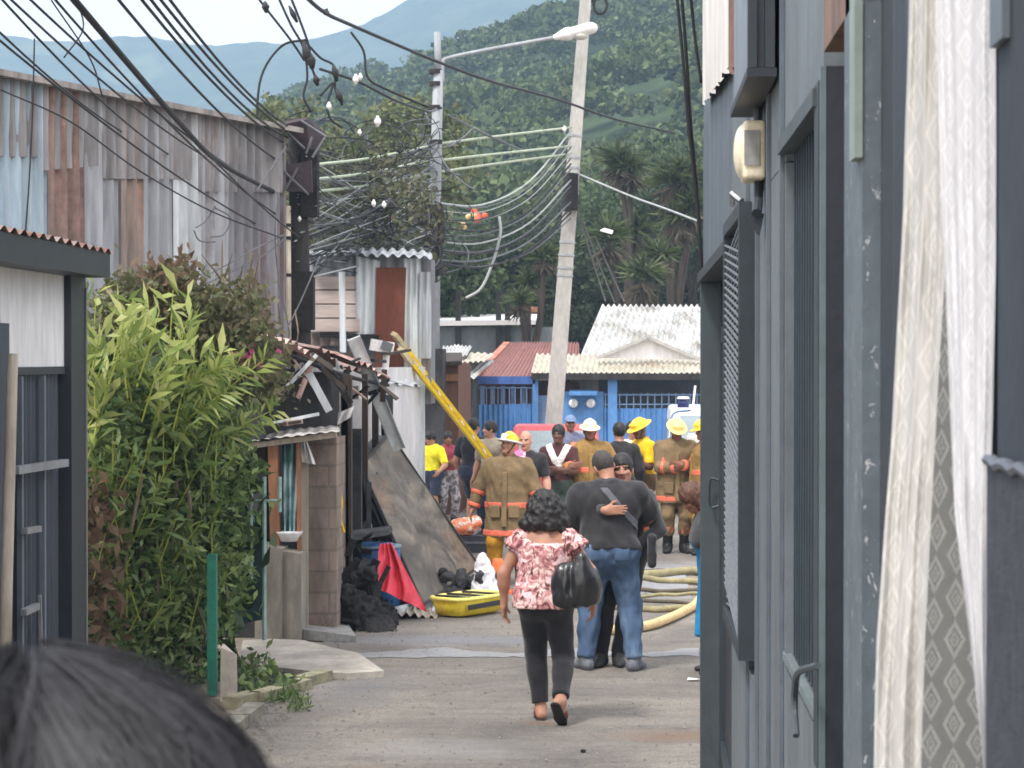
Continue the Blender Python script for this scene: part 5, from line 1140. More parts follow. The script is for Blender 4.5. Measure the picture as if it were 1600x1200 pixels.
# --- ramp, drain, kerb
mb = MB(); pl = [(372, 1035), (380, 1000), (420, 998), (475, 1000), (520, 1012), (560, 1020), (600, 1048), (545, 1052), (500, 1050), (430, 1042)]
b0 = len(mb.V); top_ = [G(x, y, .055) for x, y in pl]; mb.prism([p - [0, 0, .2] for p in top_], (0, 0, .2)); tag(mb.build('concrete_apron', M_CONC), kind='structure')
mb = MB(); mb.prism([G(x, y, .012) - [0, 0, .0] for x, y in ((372, 1044), (430, 1043), (505, 1056), (470, 1072), (430, 1088), (372, 1092))], (0, 0, .006)); tag(mb.build('drain', mat('dark_drain', (.012, .013, .011), .9, .3, 8)), kind='structure')
mb = MB()
for (x, y) in ((360, 1106), (400, 1098), (440, 1086), (472, 1072)):
    a = G(x, y); b = G(x + 36, y - 10); mb.beam(a + [0, 0, .03], b + [0, 0, .03], .14, .10)
tag(mb.build('kerb', mat('mossy_kerb', S(146, 142, 118), .95, .3, 8, bump=.5)), kind='structure')
mb = MB(); a0 = G(402, 1112); 
for i in range(10):
    Y = 16.8 - i * .6; mb.beam((a0[0] - .02 * i, Y, .03), (a0[0] - .02 * i - .02, Y - .56, .03), .14, .10)
tag(mb.build('kerb', mat('worn_kerb', S(140, 136, 124), .95, .3, 8, bump=.5)), kind='structure')
wd = thing('weed', 'small weed with pale flowers at the drain edge', 'plant', G(440, 1085)); C = np.array([G(440, 1083) + rg.normal(size=3) * [.10, .10, .04] + [0, 0, .07] for i in range(70)]); v, f = leaf_mesh(C, .08, .5, .5, rg); mesh_np('foliage', v, f, M_LV, wd)
v, f = leaf_mesh(np.array([G(458, 1078) + rg.normal(size=3) * [.05, .04, .02] + [0, 0, .05] for i in range(9)]), .07, .8, .5, rg); mesh_np('flower', v, f, M_WPANEL, wd)
w2 = thing('weed', 'dark leafy weed growing in the drain', 'plant', G(400, 1085)); C = np.array([G(rg.uniform(375, 420), rg.uniform(1040, 1085)) + rg.normal(size=3) * [.06, .06, .05] + [0, 0, .08] for i in range(160)]); v, f = leaf_mesh(C, .09, .5, .4, rg); mesh_np('foliage', v, f, M_LV, w2)
sl_ = thing('concrete_slab', 'loose grey concrete slab lying on the ground in front of the block wall', 'slab', G(515, 1000)); mb = MB(); mb.hexa([G(474, 1000), G(556, 1004), G(540, 985), G(474, 978), G(474, 1000) + [0, 0, .10], G(556, 1004) + [0, 0, .06], G(545, 986) + [0, 0, .06], G(474, 978) + [0, 0, .10]]); mb.build('slab', mat('grey_slab', S(140, 140, 138), .9, .25, 9, bump=.4), sl_)
# --- burnt house
bh = thing('burnt_house', 'burnt low house with charred black walls and a buckled zinc roof', 'house', G(520, 960))
XB = -2.95
mb = MB(); mb.box(-6.2, XB - .55, 21.6, 28.6, -.1, 2.45); mb.build('wall', M_CHAR, bh)
mb = MB(); mb.box(-6.2, XB - .5, 21.45, 21.59, -.1, 2.5); mb.build('wall', M_SOOT, bh)
for px, Y, w, m_ in ((541, 22.3, .10, 0), (570, 24.2, .06, 0), (586, 25.6, .07, 0)): a = P(px, 900, Y); mb = MB(); mb.box(a[0] - w / 2, a[0] + w / 2, Y, Y + w, 0, 2.45); mb.build('post', M_WOODD, bh)
mb = MB(); a = P(552, 800, 23.2); mb.box(a[0] - .08, a[0] + .08, 23.2, 23.3, 0, 1.9); mb.box(a[0] - .35, a[0] - .1, 23.3, 23.36, 0, 1.5); mb.build('door_frame', M_SOOT, bh)
rq = [((438, 533), 20.9, (500, 558), 21.6), ((496, 551), 21.5, (565, 577), 23.8), ((556, 572), 23.6, (612, 586), 26.2)]
for i, (a, Ya, b, Yb2) in enumerate(rq):
    p, q = P(*a, Ya), P(*b, Yb2); back = np.array([-1.6, 1.2, .42]); mb = MB(); mb.corr([p, q, q + back, p + back], 6, .05, (0, 0, 1), 6, .05, 'sin', i); mb.build('roof_sheet', [M_PINKR, M_ZR, M_PINKR][i], bh, True)
mb = MB(); p, q, r_ = P(440, 538, 20.95), P(512, 566, 21.8), P(606, 592, 26); mb.tube([w_ - np.array([0, 0, .07]) for w_ in smooth_path([p, q, P(560, 582, 23.8), r_], 5)], .022, 6); mb.build('eave_beam', M_CHAR, bh)
mb = MB(); 
for i in range(11):
    x = 470 + i * 14; Y = 22.6 + i * .42; mb.beam(P(x, 556 + rg.uniform(-6, 10), Y), P(x + rg.uniform(14, 30), 552 + rg.uniform(-8, 14), Y + .5), .06, .03)
mb.build('fallen_board', M_WOODD, bh)
# --- white walled house behind it
wh2 = thing('white_house', 'narrow white plastered house front with a dark window behind the fallen beam', 'house', P(630, 735, 29)); 
Xw2 = P(612, 600, 28.2)[0]; ya, yb = 28.6, FPX * -P(640, 600, 30.5)[0] / (986 - 652) if False else 32.2
mb = MB(); mb.box(-6, P(596, 650, 28.7)[0], 28.65, 28.8, 0, 2.5); mb.build('wall', M_WPAINT, wh2)
a, b = P(596, 650, 28.7), P(655, 650, 31.0); mb = MB(); mb.slab([(a[0], a[1], 0), (b[0], b[1], 0), (b[0], b[1], 2.5), (a[0], a[1], 2.5)], (-.15, .05, 0)); mb.build('wall', M_WPAINT, wh2)
dirn = nrm(b - a); mb = MB(); c = P(597, 660, 28.72); c1 = P(612, 660, 29.35); mb.slab([P(598, 700, 28.62), P(612, 700, 29.2), P(612, 618, 29.2), P(598, 616, 28.62)], (.02, -.015, 0)); mb.build('window', M_CORE, wh2)
mb = MB(); mb.box(b[0] - .03, b[0] + .07, b[1] - .02, b[1] + .1, 0, 2.5); mb.build('corner_trim', M_ZL, wh2)
mb = MB(); mb.corr([P(596, 600, 28.5), P(660, 602, 31), P(650, 585, 31.6), P(596, 580, 29.2)], 4, .05, (0, 0, 1), 3, .02, 'sin'); mb.build('eave_sheet', M_ZL, wh2, True)
mb = MB()
for px, Y in ((574, 27.6), (588, 28.0)): mb.box(P(px, 700, Y)[0] - .05, P(px, 700, Y)[0] + .05, Y, Y + .06, .4, P(px, 625, Y)[2])
mb.build('window_frame', M_WPAINT, wh2)
# --- tin shack, upper storey
ts = thing('tin_shack', 'patchwork tin and board upper storey above the burnt house', 'house', P(585, 740, 31)); YT = 31.0
def panel(name, x0, x1, y0, y1, m, n=0, dy=0., Y=YT, y0b=None, y1b=None, x0b=None, x1b=None):
    q = [P(x0b or x0, y1, Y + dy), P(x1b or x1, y1b or y1, Y + dy), P(x1, y0b or y0, Y + dy), P(x0, y0, Y + dy)]; mb = MB()
    if n: mb.corr(q, n, .04, (0, -1, 0), 6, .012, 'sin', int(x0)); return mb.build(name, m, ts, True)
    mb.slab(q, (0, .05, 0)); return mb.build(name, m, ts)
M_BRD = mat('pale_board', S(190, 176, 168), .9, .22, 2, stretch=(.2, 1, 1.2), bump=.2)
for i, y in enumerate((432, 454, 476, 498)): panel('wall_board', 484, 558 + (i % 2) * 4, y, y + 20, M_BRD, 0, -.02 * i)
panel('wall_sheet', 545, 560, 500, 524, M_WOODP, 0, .01); panel('wall_sheet', 484, 548, 520, 540, M_ZO, 4, .03)
panel('wall_sheet', 556, 594, 400, 522, M_ZL, 3, -.03, y0b=408); panel('rust_panel', 588, 634, 418, 585, M_RUSTR, 0, -.08, x0b=585, x1b=630)
panel('wall_sheet', 630, 658, 404, 600, M_ZL, 3, -.02); panel('wall_sheet', 655, 674, 425, 560, M_ZG, 2, -.05)
panel('wall_sheet', 484, 660, 396, 440, M_ZG, 9, .08); panel('wall_sheet', 484, 545, 545, 575, M_ZD, 4, .1)
mb = MB(); mb.box(P(484, 500, YT)[0], P(672, 500, YT)[0], YT + .15, YT + .8, 2.0, P(600, 404, YT)[2]); mb.build('wall', M_ZD, ts)
mb = MB(); mb.corr([P(478, 398, YT - .3), P(676, 400, YT - .3), P(672, 392, YT + .9), P(484, 390, YT + .9)], 12, .05, (0, 0, 1), 3, .03); mb.build('roof', M_ZG, ts, True)
mb = MB(); mb.beam(P(500, 523, YT - .12), P(592, 528, YT - .12), .08, .07); mb.build('sill_beam', M_CHAR, ts)
mb = MB(); mb.tube([P(534, 425, YT - .3), P(536, 560, YT - .3)], .045, 7); mb.build('stand_pipe', M_ZL, ts)
mb = MB(); mb.box(P(640, 600, 37.6)[0], P(691, 600, 37.6)[0], 37.6, 38.4, 0, P(670, 545, 37.6)[2]); mb.build('dark_side_wall', M_SOOT, ts)
bs = thing('board_shack', 'brown boarded shack with a shallow roof behind the ladder', 'shack', P(703, 800, 38.6)); mb = MB(); YS = 38.6; mb.box(P(686, 600, YS)[0], P(716, 600, YS)[0], YS, YS + 3, 0, P(700, 568, YS)[2]); mb.build('wall', mat('brown_boards', S(104, 78, 64), .9, .3, 3, stretch=(2, 2, .12), bump=.3), bs)
mb = MB(); mb.slab([P(680, 572, YS - .3), P(722, 570, YS - .3), P(722, 556, YS + 3), P(684, 556, YS + 3)], (0, 0, .06)); mb.build('roof', M_WOODD, bs); mb = MB(); mb.beam(P(686, 590, YS - .05), P(715, 590, YS - .05), .05, .12); mb.build('trim', M_WOODB, bs)
mb = MB()
for i in range(5): mb.beam(P(672, 520 + i * 9, YS - .5), P(684, 521 + i * 9, YS - .5), .3, .06)
bp = thing('board_stack', 'stack of short rusty boards on the dark shack wall', 'boards', P(678, 565, YS - .5)); mb.build('board', M_WOODB, bp)
# ------------------------------------------------------------------ poles
M_CPOLE = mat('pole_concrete', S(170, 169, 164), .9, .16, 3, stretch=(1, 1, .3), bump=.2); M_MPOLE = mat('grey_metal_pole', S(150, 156, 160), .6, .2, 6, stretch=(1, 1, .2)); M_BLKP = mat('dark_pole_wood', S(52, 50, 50), .9, .3, 5, stretch=(1, 1, .2), bump=.3)
M_CAB = mat('black_cable', (.018, .019, .022), .6, .2); M_CABG = mat('grey_cable', S(98, 102, 106), .6, .2); M_CABP = mat('pale_green_cable', S(178, 190, 168), .6, .15); M_CABW = mat('pale_cable', S(168, 174, 174), .6, .12); M_INS = mat('white_insulator', S(232, 232, 230), .4, .05, spec=.5)
pb = thing('utility_pole', 'tall leaning square concrete utility pole right of centre', 'utility pole', P(859, 770, 45)); Yp = 45.
b, tp = P(857, 772, Yp), P(918, -40, Yp); ax = nrm(tp - b); sx = nrm(np.cross(ax, [0, 1, 0])); sy = np.cross(sx, ax)
q = [b + sx * i * .175 + sy * j * .15 for i, j in ((-1, -1), (1, -1), (1, 1), (-1, 1))] + [tp + sx * i * .105 + sy * j * .10 for i, j in ((-1, -1), (1, -1), (1, 1), (-1, 1))]
mb = MB(); mb.hexa(q); mb.build('shaft', M_CPOLE, pb)
mb = MB()
for y in (212, 246, 262, 300, 378, 398, 418, 430): 
    t_ = (y - 772) / (-40 - 772); c = b + (tp - b) * t_; w = .175 + (.105 - .175) * t_ + .012; qq = [c + sx * i * w + sy * j * w * .9 - ax * .022 for i, j in ((-1, -1), (1, -1), (1, 1), (-1, 1))]; mb.hexa(qq + [p + ax * .044 for p in qq])
mb.build('steel_band', M_MPOLE, pb)
mb = MB(); c = P(892, 300, Yp - .25); mb.box(c[0] - .14, c[0] + .14, c[1] - .12, c[1] + .12, c[2] - .35, c[2] + .35); mb.tube([P(884, 330, Yp - .3), P(890, 270, Yp - .3)], .10, 8); mb.build('junction_box', M_BLKP, pb)
mb = MB(); ring = [P(938, 8, Yp) + np.array([.13 * math.cos(a), 0, .17 * math.sin(a)]) for a in np.linspace(0, 2 * math.pi, 17)]; mb.tube(ring, .03, 6, False); mb.tube([P(914, 2, Yp), P(930, 2, Yp)], .03, 6); mb.build('cable_coil', M_BLKP, pb)
pa_ = thing('street_lamp', 'slim grey lamp pole with a long arm and white lamp head', 'street lamp', P(676, 810, 38)); YA = 38.
mb = MB(); mb.tube([P(674, 812, YA), P(680, 300, YA), P(685, 110, YA)], [.115, .10, .085], 10); mb.tube([P(685, 112, YA), P(683, 50, YA)], [.06, .055], 8); mb.build('pole', M_MPOLE, pa_, True)
mb = MB(); mb.tube(smooth_path([P(692, 130, YA), P(692, 100, YA), P(700, 91, YA), P(760, 78, YA), P(870, 58, YA)], 5), .032, 8); mb.build('arm', M_MPOLE, pa_, True)
d = SDF(); a, b2 = P(868, 58, YA), P(922, 44, YA); d.cone(a, a + (b2 - a) * .35, .05, .11, .05); d.cone(a + (b2 - a) * .3, b2, .115, .13, .04, flat=(np.array([0, 0, 1.]), .75)); sdf_obj('lamp_head', d, .02, M_INS, pa_, world=True)
d = SDF(); d.ell(P(907, 56, YA), (.13, .11, .07)); sdf_obj('lamp_lens', d, .02, mat('lamp_lens', S(190, 190, 180), .3, .1), pa_, world=True)
for y in (112, 131, 168, 222): c = P(681, y, YA); mb = MB(); mb.tube([c - [0, 0, .035], c + [0, 0, .035]], .112, 10); mb.build('clamp', M_BLKP, pa_)
mb = MB(); mb.tube(smooth_path([P(664, 320, YA - .2), P(668, 370, YA - .22), P(676, 400, YA - .2), P(688, 430, YA - .18)], 4), .11, 7); mb.tube(smooth_path([P(684, 320, YA - .2), P(690, 350, YA - .22), P(686, 400, YA - .2)], 4), .07, 7); c = P(676, 325, YA - .2); mb.box(c[0] - .16, c[0] + .16, c[1] - .1, c[1] + .1, c[2] - .05, c[2] + .05); mb.build('cable_bundle', M_BLKP, pa_)
pd = thing('utility_pole', 'dark wooden utility pole crowded with cables at the warehouse corner', 'utility pole', P(470, 860, 27.6)); YD = 27.6
mb = MB(); mb.tube([P(474, 870, YD), P(468, 400, YD), P(462, 186, YD)], [.14, .12, .10], 9); mb.build('pole', M_BLKP, pd, True)
mb = MB(); mb.tube([P(449, 545, YD - .2), P(448, 322, YD - .2)], .05, 8); mb.build('conduit', mat('cream_conduit', S(206, 200, 178), .5, .12, 5, stretch=(1, 1, .3)), pd, True)
mb = MB()
for y in (352, 372, 430): c = P(449, y, YD - .2); mb.tube([c - [0, 0, .02], c + [0, 0, .02]], .056, 8)
mb.build('conduit_strap', M_BLKP, pd)
mb = MB(); c = P(474, 470, YD - .05); mb.box(c[0] - .13, c[0] + .13, c[1] - .1, c[1] + .1, c[2] - .35, c[2] + .35); mb.build('junction_box', M_CHAR, pd); mb = MB(); c = P(482, 300, YD - .05); mb.box(c[0] - .08, c[0] + .12, c[1] - .1, c[1] + .1, c[2] - .3, c[2] + .5); mb.build('junction_box', M_CHAR, pd)
aw = thing('eave_frame', 'dark board eave with pale struts jutting from the warehouse corner', 'eave', P(470, 220, 27.2)); Ye = 27.2
mb = MB(); mb.slab([P(434, 196, Ye), P(478, 187, Ye), P(510, 213, Ye + .6), P(486, 246, Ye + .4)], (0, .08, .04)); mb.slab([P(436, 262, Ye), P(486, 250, Ye), P(488, 300, Ye), P(438, 298, Ye)], (0, .06, 0)); mb.build('board', mat('eave_boards', S(72, 64, 68), .85, .3, 5), aw)
mb = MB()
for a, b3 in (((488, 214), (478, 240)), ((508, 214), (488, 246)), ((470, 188), (510, 214)), ((448, 206), (476, 232)), ((444, 268), (482, 304)), ((466, 262), (446, 296))): mb.tube([P(*a, Ye - .06), P(*b3, Ye - .06)], .016, 5)
mb.build('strut', M_CABG, aw)
# ------------------------------------------------------------------ cables
NC = [0]
def cable(path, r, m, label, group, name='cable', sag=0):
    pts = smooth_path(path, 6) if len(path) > 2 else catenary(path[0], path[1], sag)
    mb = MB(); mb.tube(pts, r, 5); o = mb.build(name, m, None, True); tag(o, label, 'cable', group); NC[0] += 1; return o
rc = np.random.default_rng(77)
L1, G1 = 'thin black cable running down from the upper left to the dark pole', 'cables to the dark pole'
for (x0, x1, y1) in ((0, 300, 262), (-60, 240, 232), (8, 352, 262), (38, 425, 300), (185, 436, 252), (222, 446, 224), (238, 450, 215), (252, 452, 206), (268, 456, 200), (84, 440, 340), (120, 470, 372), (-90, 420, 360)):
    cable([P(x0 * 1.0 - 30, -38, 14.0), P(x1, y1, YD - .1)], .0095 if x0 < 180 else .012, M_CAB, L1, G1, sag=.10 + .05 * rc.uniform())
cable([P(98, -22, 14.0), P(275, 185, 19.8), P(345, 255, 22.8), P(440, 306, YD)], .026, M_CAB, 'thickest black cable sweeping from the top left to the dark pole', None)
L2, G2 = 'frayed black cable with splices hanging from the top edge above the trees', 'spliced hanging cables'
for pts in (((398, -10), (416, 14), (452, 60), (476, 95)), ((432, -10), (455, 40), (474, 75), (480, 120), (474, 150), (486, 175)), ((452, -10), (468, 30), (482, 70), (486, 100), (494, 124)), ((476, 64), (500, 90), (522, 104), (524, 140), (535, 165)), ((548, 50), (568, 80), (574, 120), (600, 138), (670, 168)), ((400, 200), (408, 120), (440, 72), (480, 62)), ((500, 150), (520, 130), (512, 160), (516, 185), (535, 200))):
    cable([P(x, y, 26 + .004 * x) for x, y in pts], .016, M_CAB, L2, G2)
LK, GK = 'knobbly black cable splice among the hanging wires', 'cable splices'
for a, b4, r in (((414, 4), (416, 18), .05), ((474, 66), (482, 100), .05), ((484, 84), (488, 106), .06), ((492, 118), (496, 132), .045), ((521, 102), (526, 126), .045), ((526, 140), (534, 160), .045), ((506, 17), (512, 20), .05), ((452, 10), (464, 34), .035)):
    o = MB(); o.tube([P(*a, 27.6), P((a[0] + b4[0]) / 2, (a[1] + b4[1]) / 2, 27.5), P(*b4, 27.6)], [r * .4, r, r * .5], 7); tag(o.build('cable_splice', M_BLKP, None, True), LK, 'splice', GK)
LI, GI = 'small white insulator hanging among the tangled wires', 'white insulators'
for (x, y, r) in ((514, 166, .045), (556, 124, .055), (563, 120, .04), (590, 190, .06), (562, 207, .035), (336, 322, .045), (303, 355, .05), (584, 318, .04), (600, 320, .04), (468, 342, .03), (882, 202, .05), (668, 316, .05)):
    o = MB(); r *= .72; c = P(x, y, 27.3 if x < 620 else 37.5); o.ball(c, (r, r, r * 1.15), 10, 7); o.tube([c - [0, 0, r * 1.4], c + [0, 0, r * 1.6]], r * .45, 6); tag(o.build('insulator', M_INS, None, True), LI, 'insulator', GI)
cable([P(470, -12, 24), P(508, 20, 26), P(555, 42, 28), P(680, 95, 33), P(770, 128, 36), P(870, 155, 40), P(960, 186, 43), P(1055, 208, 47)], .024, M_CAB, 'long dark cable crossing the view from top centre down to the right', None)
cable([P(500, 108, 30), P(560, 128, 31), P(620, 158, 33), P(672, 176, 37)], .02, M_CAB, 'dark cable slanting to the upper part of the slim lamp pole', None)
cable([P(700, 180, 38), P(755, 208, 40), P(818, 236, 43)], .02, M_CABG, 'short grey cable sloping right from the slim lamp pole', None)
LG, GG = 'pale green cable strung between the dark pole and the lamp pole', 'pale green cables, left span'
for (y0, y1) in ((258, 232), (281, 254), (300, 274)): cable([P(486, y0, YD), P(580, (y0 + y1) / 2 + 2, 33), P(672, y1 - 4, 37.8)], .021, M_CABP, LG, GG)
LG2, GG2 = 'pale green cable strung between the lamp pole and the concrete pole', 'pale green cables, right span'
for (y0, y1) in ((224, 199), (250, 228), (268, 240)): cable([P(690, y0, 38), P(780, (y0 + y1) / 2 + 1, 41), P(893, y1, 44.7)], .023, M_CABP, LG2, GG2)
L3, G3 = 'drooping cable between the lamp pole and the concrete pole', 'drooping cables, right span'
for i in range(17):
    y0 = 205 + i * 8.5; x1 = 676 + rc.uniform(-6, 14); y1 = 318 + i * 6.5 + rc.uniform(-8, 8); s_ = rc.uniform(.25, .55); m = M_CABW if i in (0, 2, 4, 9) else (M_CABG if i % 3 == 1 else M_CAB)
    mx_, my_ = 893 - (893 - x1) * .30, y0 + (y1 - y0) * (.66 + .1 * s_); mx2, my2 = 893 - (893 - x1) * .64, y0 + (y1 - y0) * (.97 + .14 * s_)
    cable([P(892, y0, 44.6), P(mx_, my_, 42.6), P(mx2, my2, 40.5), P(x1, y1, 38)], rc.uniform(.010, .018), m, L3, G3)
L4, G4 = 'tangled cable hanging between the dark pole and the lamp pole', 'tangled cables, left span'
for i in range(72):
    y0 = rc.uniform(235, 440); y1 = rc.uniform(215, 425); sg = rc.uniform(.1, 1.1); t1, t2 = sorted(rc.uniform(.2, .8, 2)); nz1, nz2 = rc.normal(size=2) * 14
    x0 = 476 + rc.uniform(-26, 22); x1 = 674 + rc.uniform(-10, 10); mid = lambda t: (x0 + (x1 - x0) * t, y0 + (y1 - y0) * t + sg * 90 * t * (1 - t))
    a_, b_ = mid(t1), mid(t2); m = [M_CAB, M_CABG, M_CAB, M_CABG, M_CABW][i % 5 if i % 10 < 9 else 4]
    cable([P(x0, y0, YD + rc.uniform(-.3, .3)), P(a_[0], a_[1] + nz1, YD + t1 * 10), P(b_[0], b_[1] + nz2, YD + t2 * 10), P(x1, y1, 38)], rc.uniform(.006, .012), m, L4, G4)
L5, G5 = 'loose looping wire in the tangle left of the lamp pole', 'looping wires'
for i in range(64):
    cx_, cy_ = rc.uniform(490, 690), rc.uniform(190, 420); r1, r2 = rc.uniform(14, 62), rc.uniform(10, 40); a0 = rc.uniform(0, 6); sp_ = rc.uniform(2.4, 5.2)
    cable([P(cx_ + r1 * math.cos(a0 + sp_ * t), cy_ + r2 * math.sin(a0 + sp_ * t), 33 + rc.uniform(-.4, .4)) for t in np.linspace(0, 1, 7)], rc.uniform(.006, .010), [M_CAB, M_CABG, M_CAB][i % 3], L5, G5)
L6, G6 = 'cable stub splaying from the upper lamp pole', 'cable stubs on the lamp pole'
for (a, b5) in (((684, 205), (640, 245)), ((684, 222), (630, 240)), ((686, 190), (648, 194)), ((684, 230), (650, 262)), ((650, 262), (640, 240)), ((684, 236), (706, 270)), ((706, 270), (742, 296)), ((682, 170), (664, 172)), ((664, 172), (672, 190)), ((690, 260), (720, 274)), ((672, 286), (640, 330)), ((672, 276), (600, 382)), ((668, 380), (625, 400)), ((740, 200), (700, 230))):
    cable([P(*a, 37.7), P(*b5, 37.2)], .016, M_CABG, L6, G6, sag=.03)
for i in range(10):
    cable([P(676 + rc.uniform(-4, 6), rc.uniform(380, 420), 37.8), P(640 + rc.uniform(-15, 10), rc.uniform(400, 440), 35.5), P(620 + rc.uniform(-20, 25), rc.uniform(430, 470), 33), P(596 + rc.uniform(-20, 30), rc.uniform(460, 480), 31)], .014, [M_CABG, M_CABW, M_CAB][i % 3], 'cable drooping from the lamp pole onto the tin shack', 'cables down to the tin shack')
L7, G7 = 'fine grey service wire crossing the zinc warehouse wall', 'service wires across the warehouse'
for pts in (((446, 366), (400, 388), (300, 440), (120, 496), (20, 500)), ((446, 372), (410, 400), (330, 440), (260, 470)), ((54, 60), (50, 200), (40, 360), (22, 520)), ((0, 140), (110, 190), (215, 265), (330, 330), (440, 372)), ((336, 322), (322, 345), (306, 356)), ((303, 360), (312, 376), (336, 378)), ((336, 325), (360, 340), (350, 366), (330, 370)), ((80, 0), (140, 90), (160, 150)), ((100, 90), (130, 45), (120, 0)), ((446, 230), (420, 270), (400, 300)), ((436, 300), (430, 360), (436, 440), (452, 520), (440, 560)), ((500, 400), (470, 470), (440, 530))):
    cable([P(x, y, 21.2 + .009 * max(0, x)) for x, y in pts], .0085, M_CABG if pts[0][0] > 200 else M_CAB, L7, G7)
cable([P(895, 268, 45), P(985, 306, 42), P(1040, 326, 40), P(1092, 346, 38)], .02, M_CABW, 'pale cable running right from the concrete pole to the dark house', None)
L8, G8 = 'guy wire slanting from the concrete pole down behind the white roof', 'guy wires'
for (x0, y0, x1, y1) in ((902, 330, 946, 470), (910, 345, 960, 472), (930, 370, 975, 470)): cable([P(x0, y0, 45.3), P(x1, y1, 52)], .018, M_CABG, L8, G8, sag=.02)
cable([P(780, 338, 41), P(782, 365, 41), P(770, 410, 41), P(752, 450, 41), P(728, 466, 41)], .026, M_CABW, 'loose pale cable end dangling left of the concrete pole', None)
L9, G9 = 'black cable hanging down along the corner of the dark house', 'cables by the house corner'
for i, pts in enumerate((((1056, -20), (1066, 80), (1076, 200), (1090, 330), (1096, 440), (1101, 540)), ((1064, -20), (1072, 80), (1080, 200), (1092, 340), (1098, 450), (1102, 560)), ((1078, -20), (1086, 60), (1096, 130)))):
    cable([P(x, y, 13.75 + .02 * i) for x, y in pts], .010, M_CAB, L9, G9)
hv = thing('hanging_vine', 'straggly brown-green vine grown through the tangled cables', 'vine', P(585, 400, 33)); rv = np.random.default_rng(61); C = []; mb = MB()
for i in range(46):
    x, y = rv.uniform(490, 668), rv.uniform(225, 415); a, b_ = P(x, y, 33 + rv.uniform(-2, 3)), P(x + rv.uniform(-34, 34), y + rv.uniform(6, 44), 33 + rv.uniform(-2, 3)); pth = smooth_path([a, (a + b_) / 2 + rv.normal(size=3) * .15, b_], 4); mb.tube(pth, .005, 4)
    for p in pth: C += [p + rv.normal(size=3) * .11 for k in range(6)]
mb.build('stem', M_WOODD, hv); v, f = leaf_mesh(np.array(C), .10, .5, 0, rv); mesh_np('foliage', v, f, leafmat('vine_dry_leaf', [(.06, .065, .038), (.09, .10, .055), (.12, .13, .07), (.10, .085, .06)], .7, .2), hv)
# ------------------------------------------------------------------ houses across the street
M_BLUE = mat('blue_paint', S(82, 130, 184, 1.05), .55, .2, 3, stretch=(1, 1, .3)); M_BLUED = mat('deep_blue_paint', S(66, 96, 158), .55, .2, 4); M_BLUEG = mat('blue_grey_wall', S(104, 128, 160), .8, .15, 3)
M_WROOF = zinc('white_painted_zinc', S(204, 206, 203), .30, S(136, 128, 114), .5, .45); M_CROOF = zinc('cream_zinc', S(200, 195, 176), .25, S(150, 122, 92), .5, .4); M_RROOF = zinc('red_brown_zinc', S(146, 100, 94), .1, None, .6, .25)
YF = 50.
bl = thing('house', 'low house with white corrugated roof and gable behind the blue fence', 'house', P(1000, 749, 54))
zE = P(960, 583, YF)[2]
def rq_(name, pts, m, n, dep=.05): 
    mb = MB(); mb.corr(pts, n, dep, (0, -.3, 1), 6, .01, 'trap', n); return mb.build(name, m, bl, True)
rq_('porch_roof', [P(829, 583, YF), P(1180, 584, YF), P(1180, 558, 53), P(838, 553, 53)], M_CROOF, 42)
rq_('main_roof', [P(905, 560, 52.9), P(1200, 562, 52.9), P(1200, 478, 58), P(940, 477, 58)], M_WROOF, 30, .07)
mb = MB(); mb.prism([P(938, 559, 51.6), P(1012, 529, 51.6), P(1090, 562, 51.6)], (0, .12, 0)); mb.build('gable', M_WPANEL, bl)
mb = MB(); mb.beam(P(932, 560, 51.5), P(1012, 527, 51.5), .2, .07); mb.beam(P(1012, 527, 51.5), P(1096, 563, 51.5), .2, .07); mb.build('barge_board', M_CPOLE, bl)
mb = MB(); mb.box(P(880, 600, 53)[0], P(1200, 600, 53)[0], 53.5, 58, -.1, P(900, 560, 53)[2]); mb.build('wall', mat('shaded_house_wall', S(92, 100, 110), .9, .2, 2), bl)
mb = MB(); mb.beam(P(830, 588, YF), P(1180, 589, YF), .08, .14); mb.build('fascia', M_BLKP, bl)
mb = MB(); mb.slab([P(890, 640, 52.6), P(935, 640, 52.6), P(935, 592, 52.6), P(890, 592, 52.6)], (0, .1, 0)); mb.build('porch_wall', M_CPOLE, bl)
fn = thing('fence', 'blue corrugated fence with bars and posts in front of the white-roofed house', 'fence', P(1020, 749, YF + .2)); Yq = YF + .2
mb = MB(); mb.corr([P(944, 749, Yq), P(1150, 749, Yq), P(1150, 638, Yq), P(944, 638, Yq)], 24, .04, (0, -1, 0), 3, .004, 'trap'); mb.build('sheet', M_BLUE, fn)
mb = MB()
for px in range(946, 1150, 11): mb.tube([P(px, 640, Yq), P(px, 614, Yq)], .016, 5)
mb.tube([P(944, 617, Yq), P(1150, 617, Yq)], .02, 5); mb.tube([P(944, 632, Yq), P(1150, 632, Yq)], .016, 5); mb.build('bar', M_BLUEG, fn)
for px in (957, 1120): c = P(px, 700, Yq); mb = MB(); mb.box(c[0] - .1, c[0] + .1, Yq - .08, Yq + .1, 0, zE - .06); mb.build('post', M_BLUE, fn)
mw = thing('meter_wall', 'blue wall section with a small canopy behind the concrete pole', 'wall', P(905, 749, Yq)); mb = MB(); a, b6 = P(868, 700, Yq), P(943, 700, Yq); mb.box(a[0], b6[0], Yq, Yq + .2, 0, P(900, 612, Yq)[2]); mb.build('wall', M_BLUE, mw)
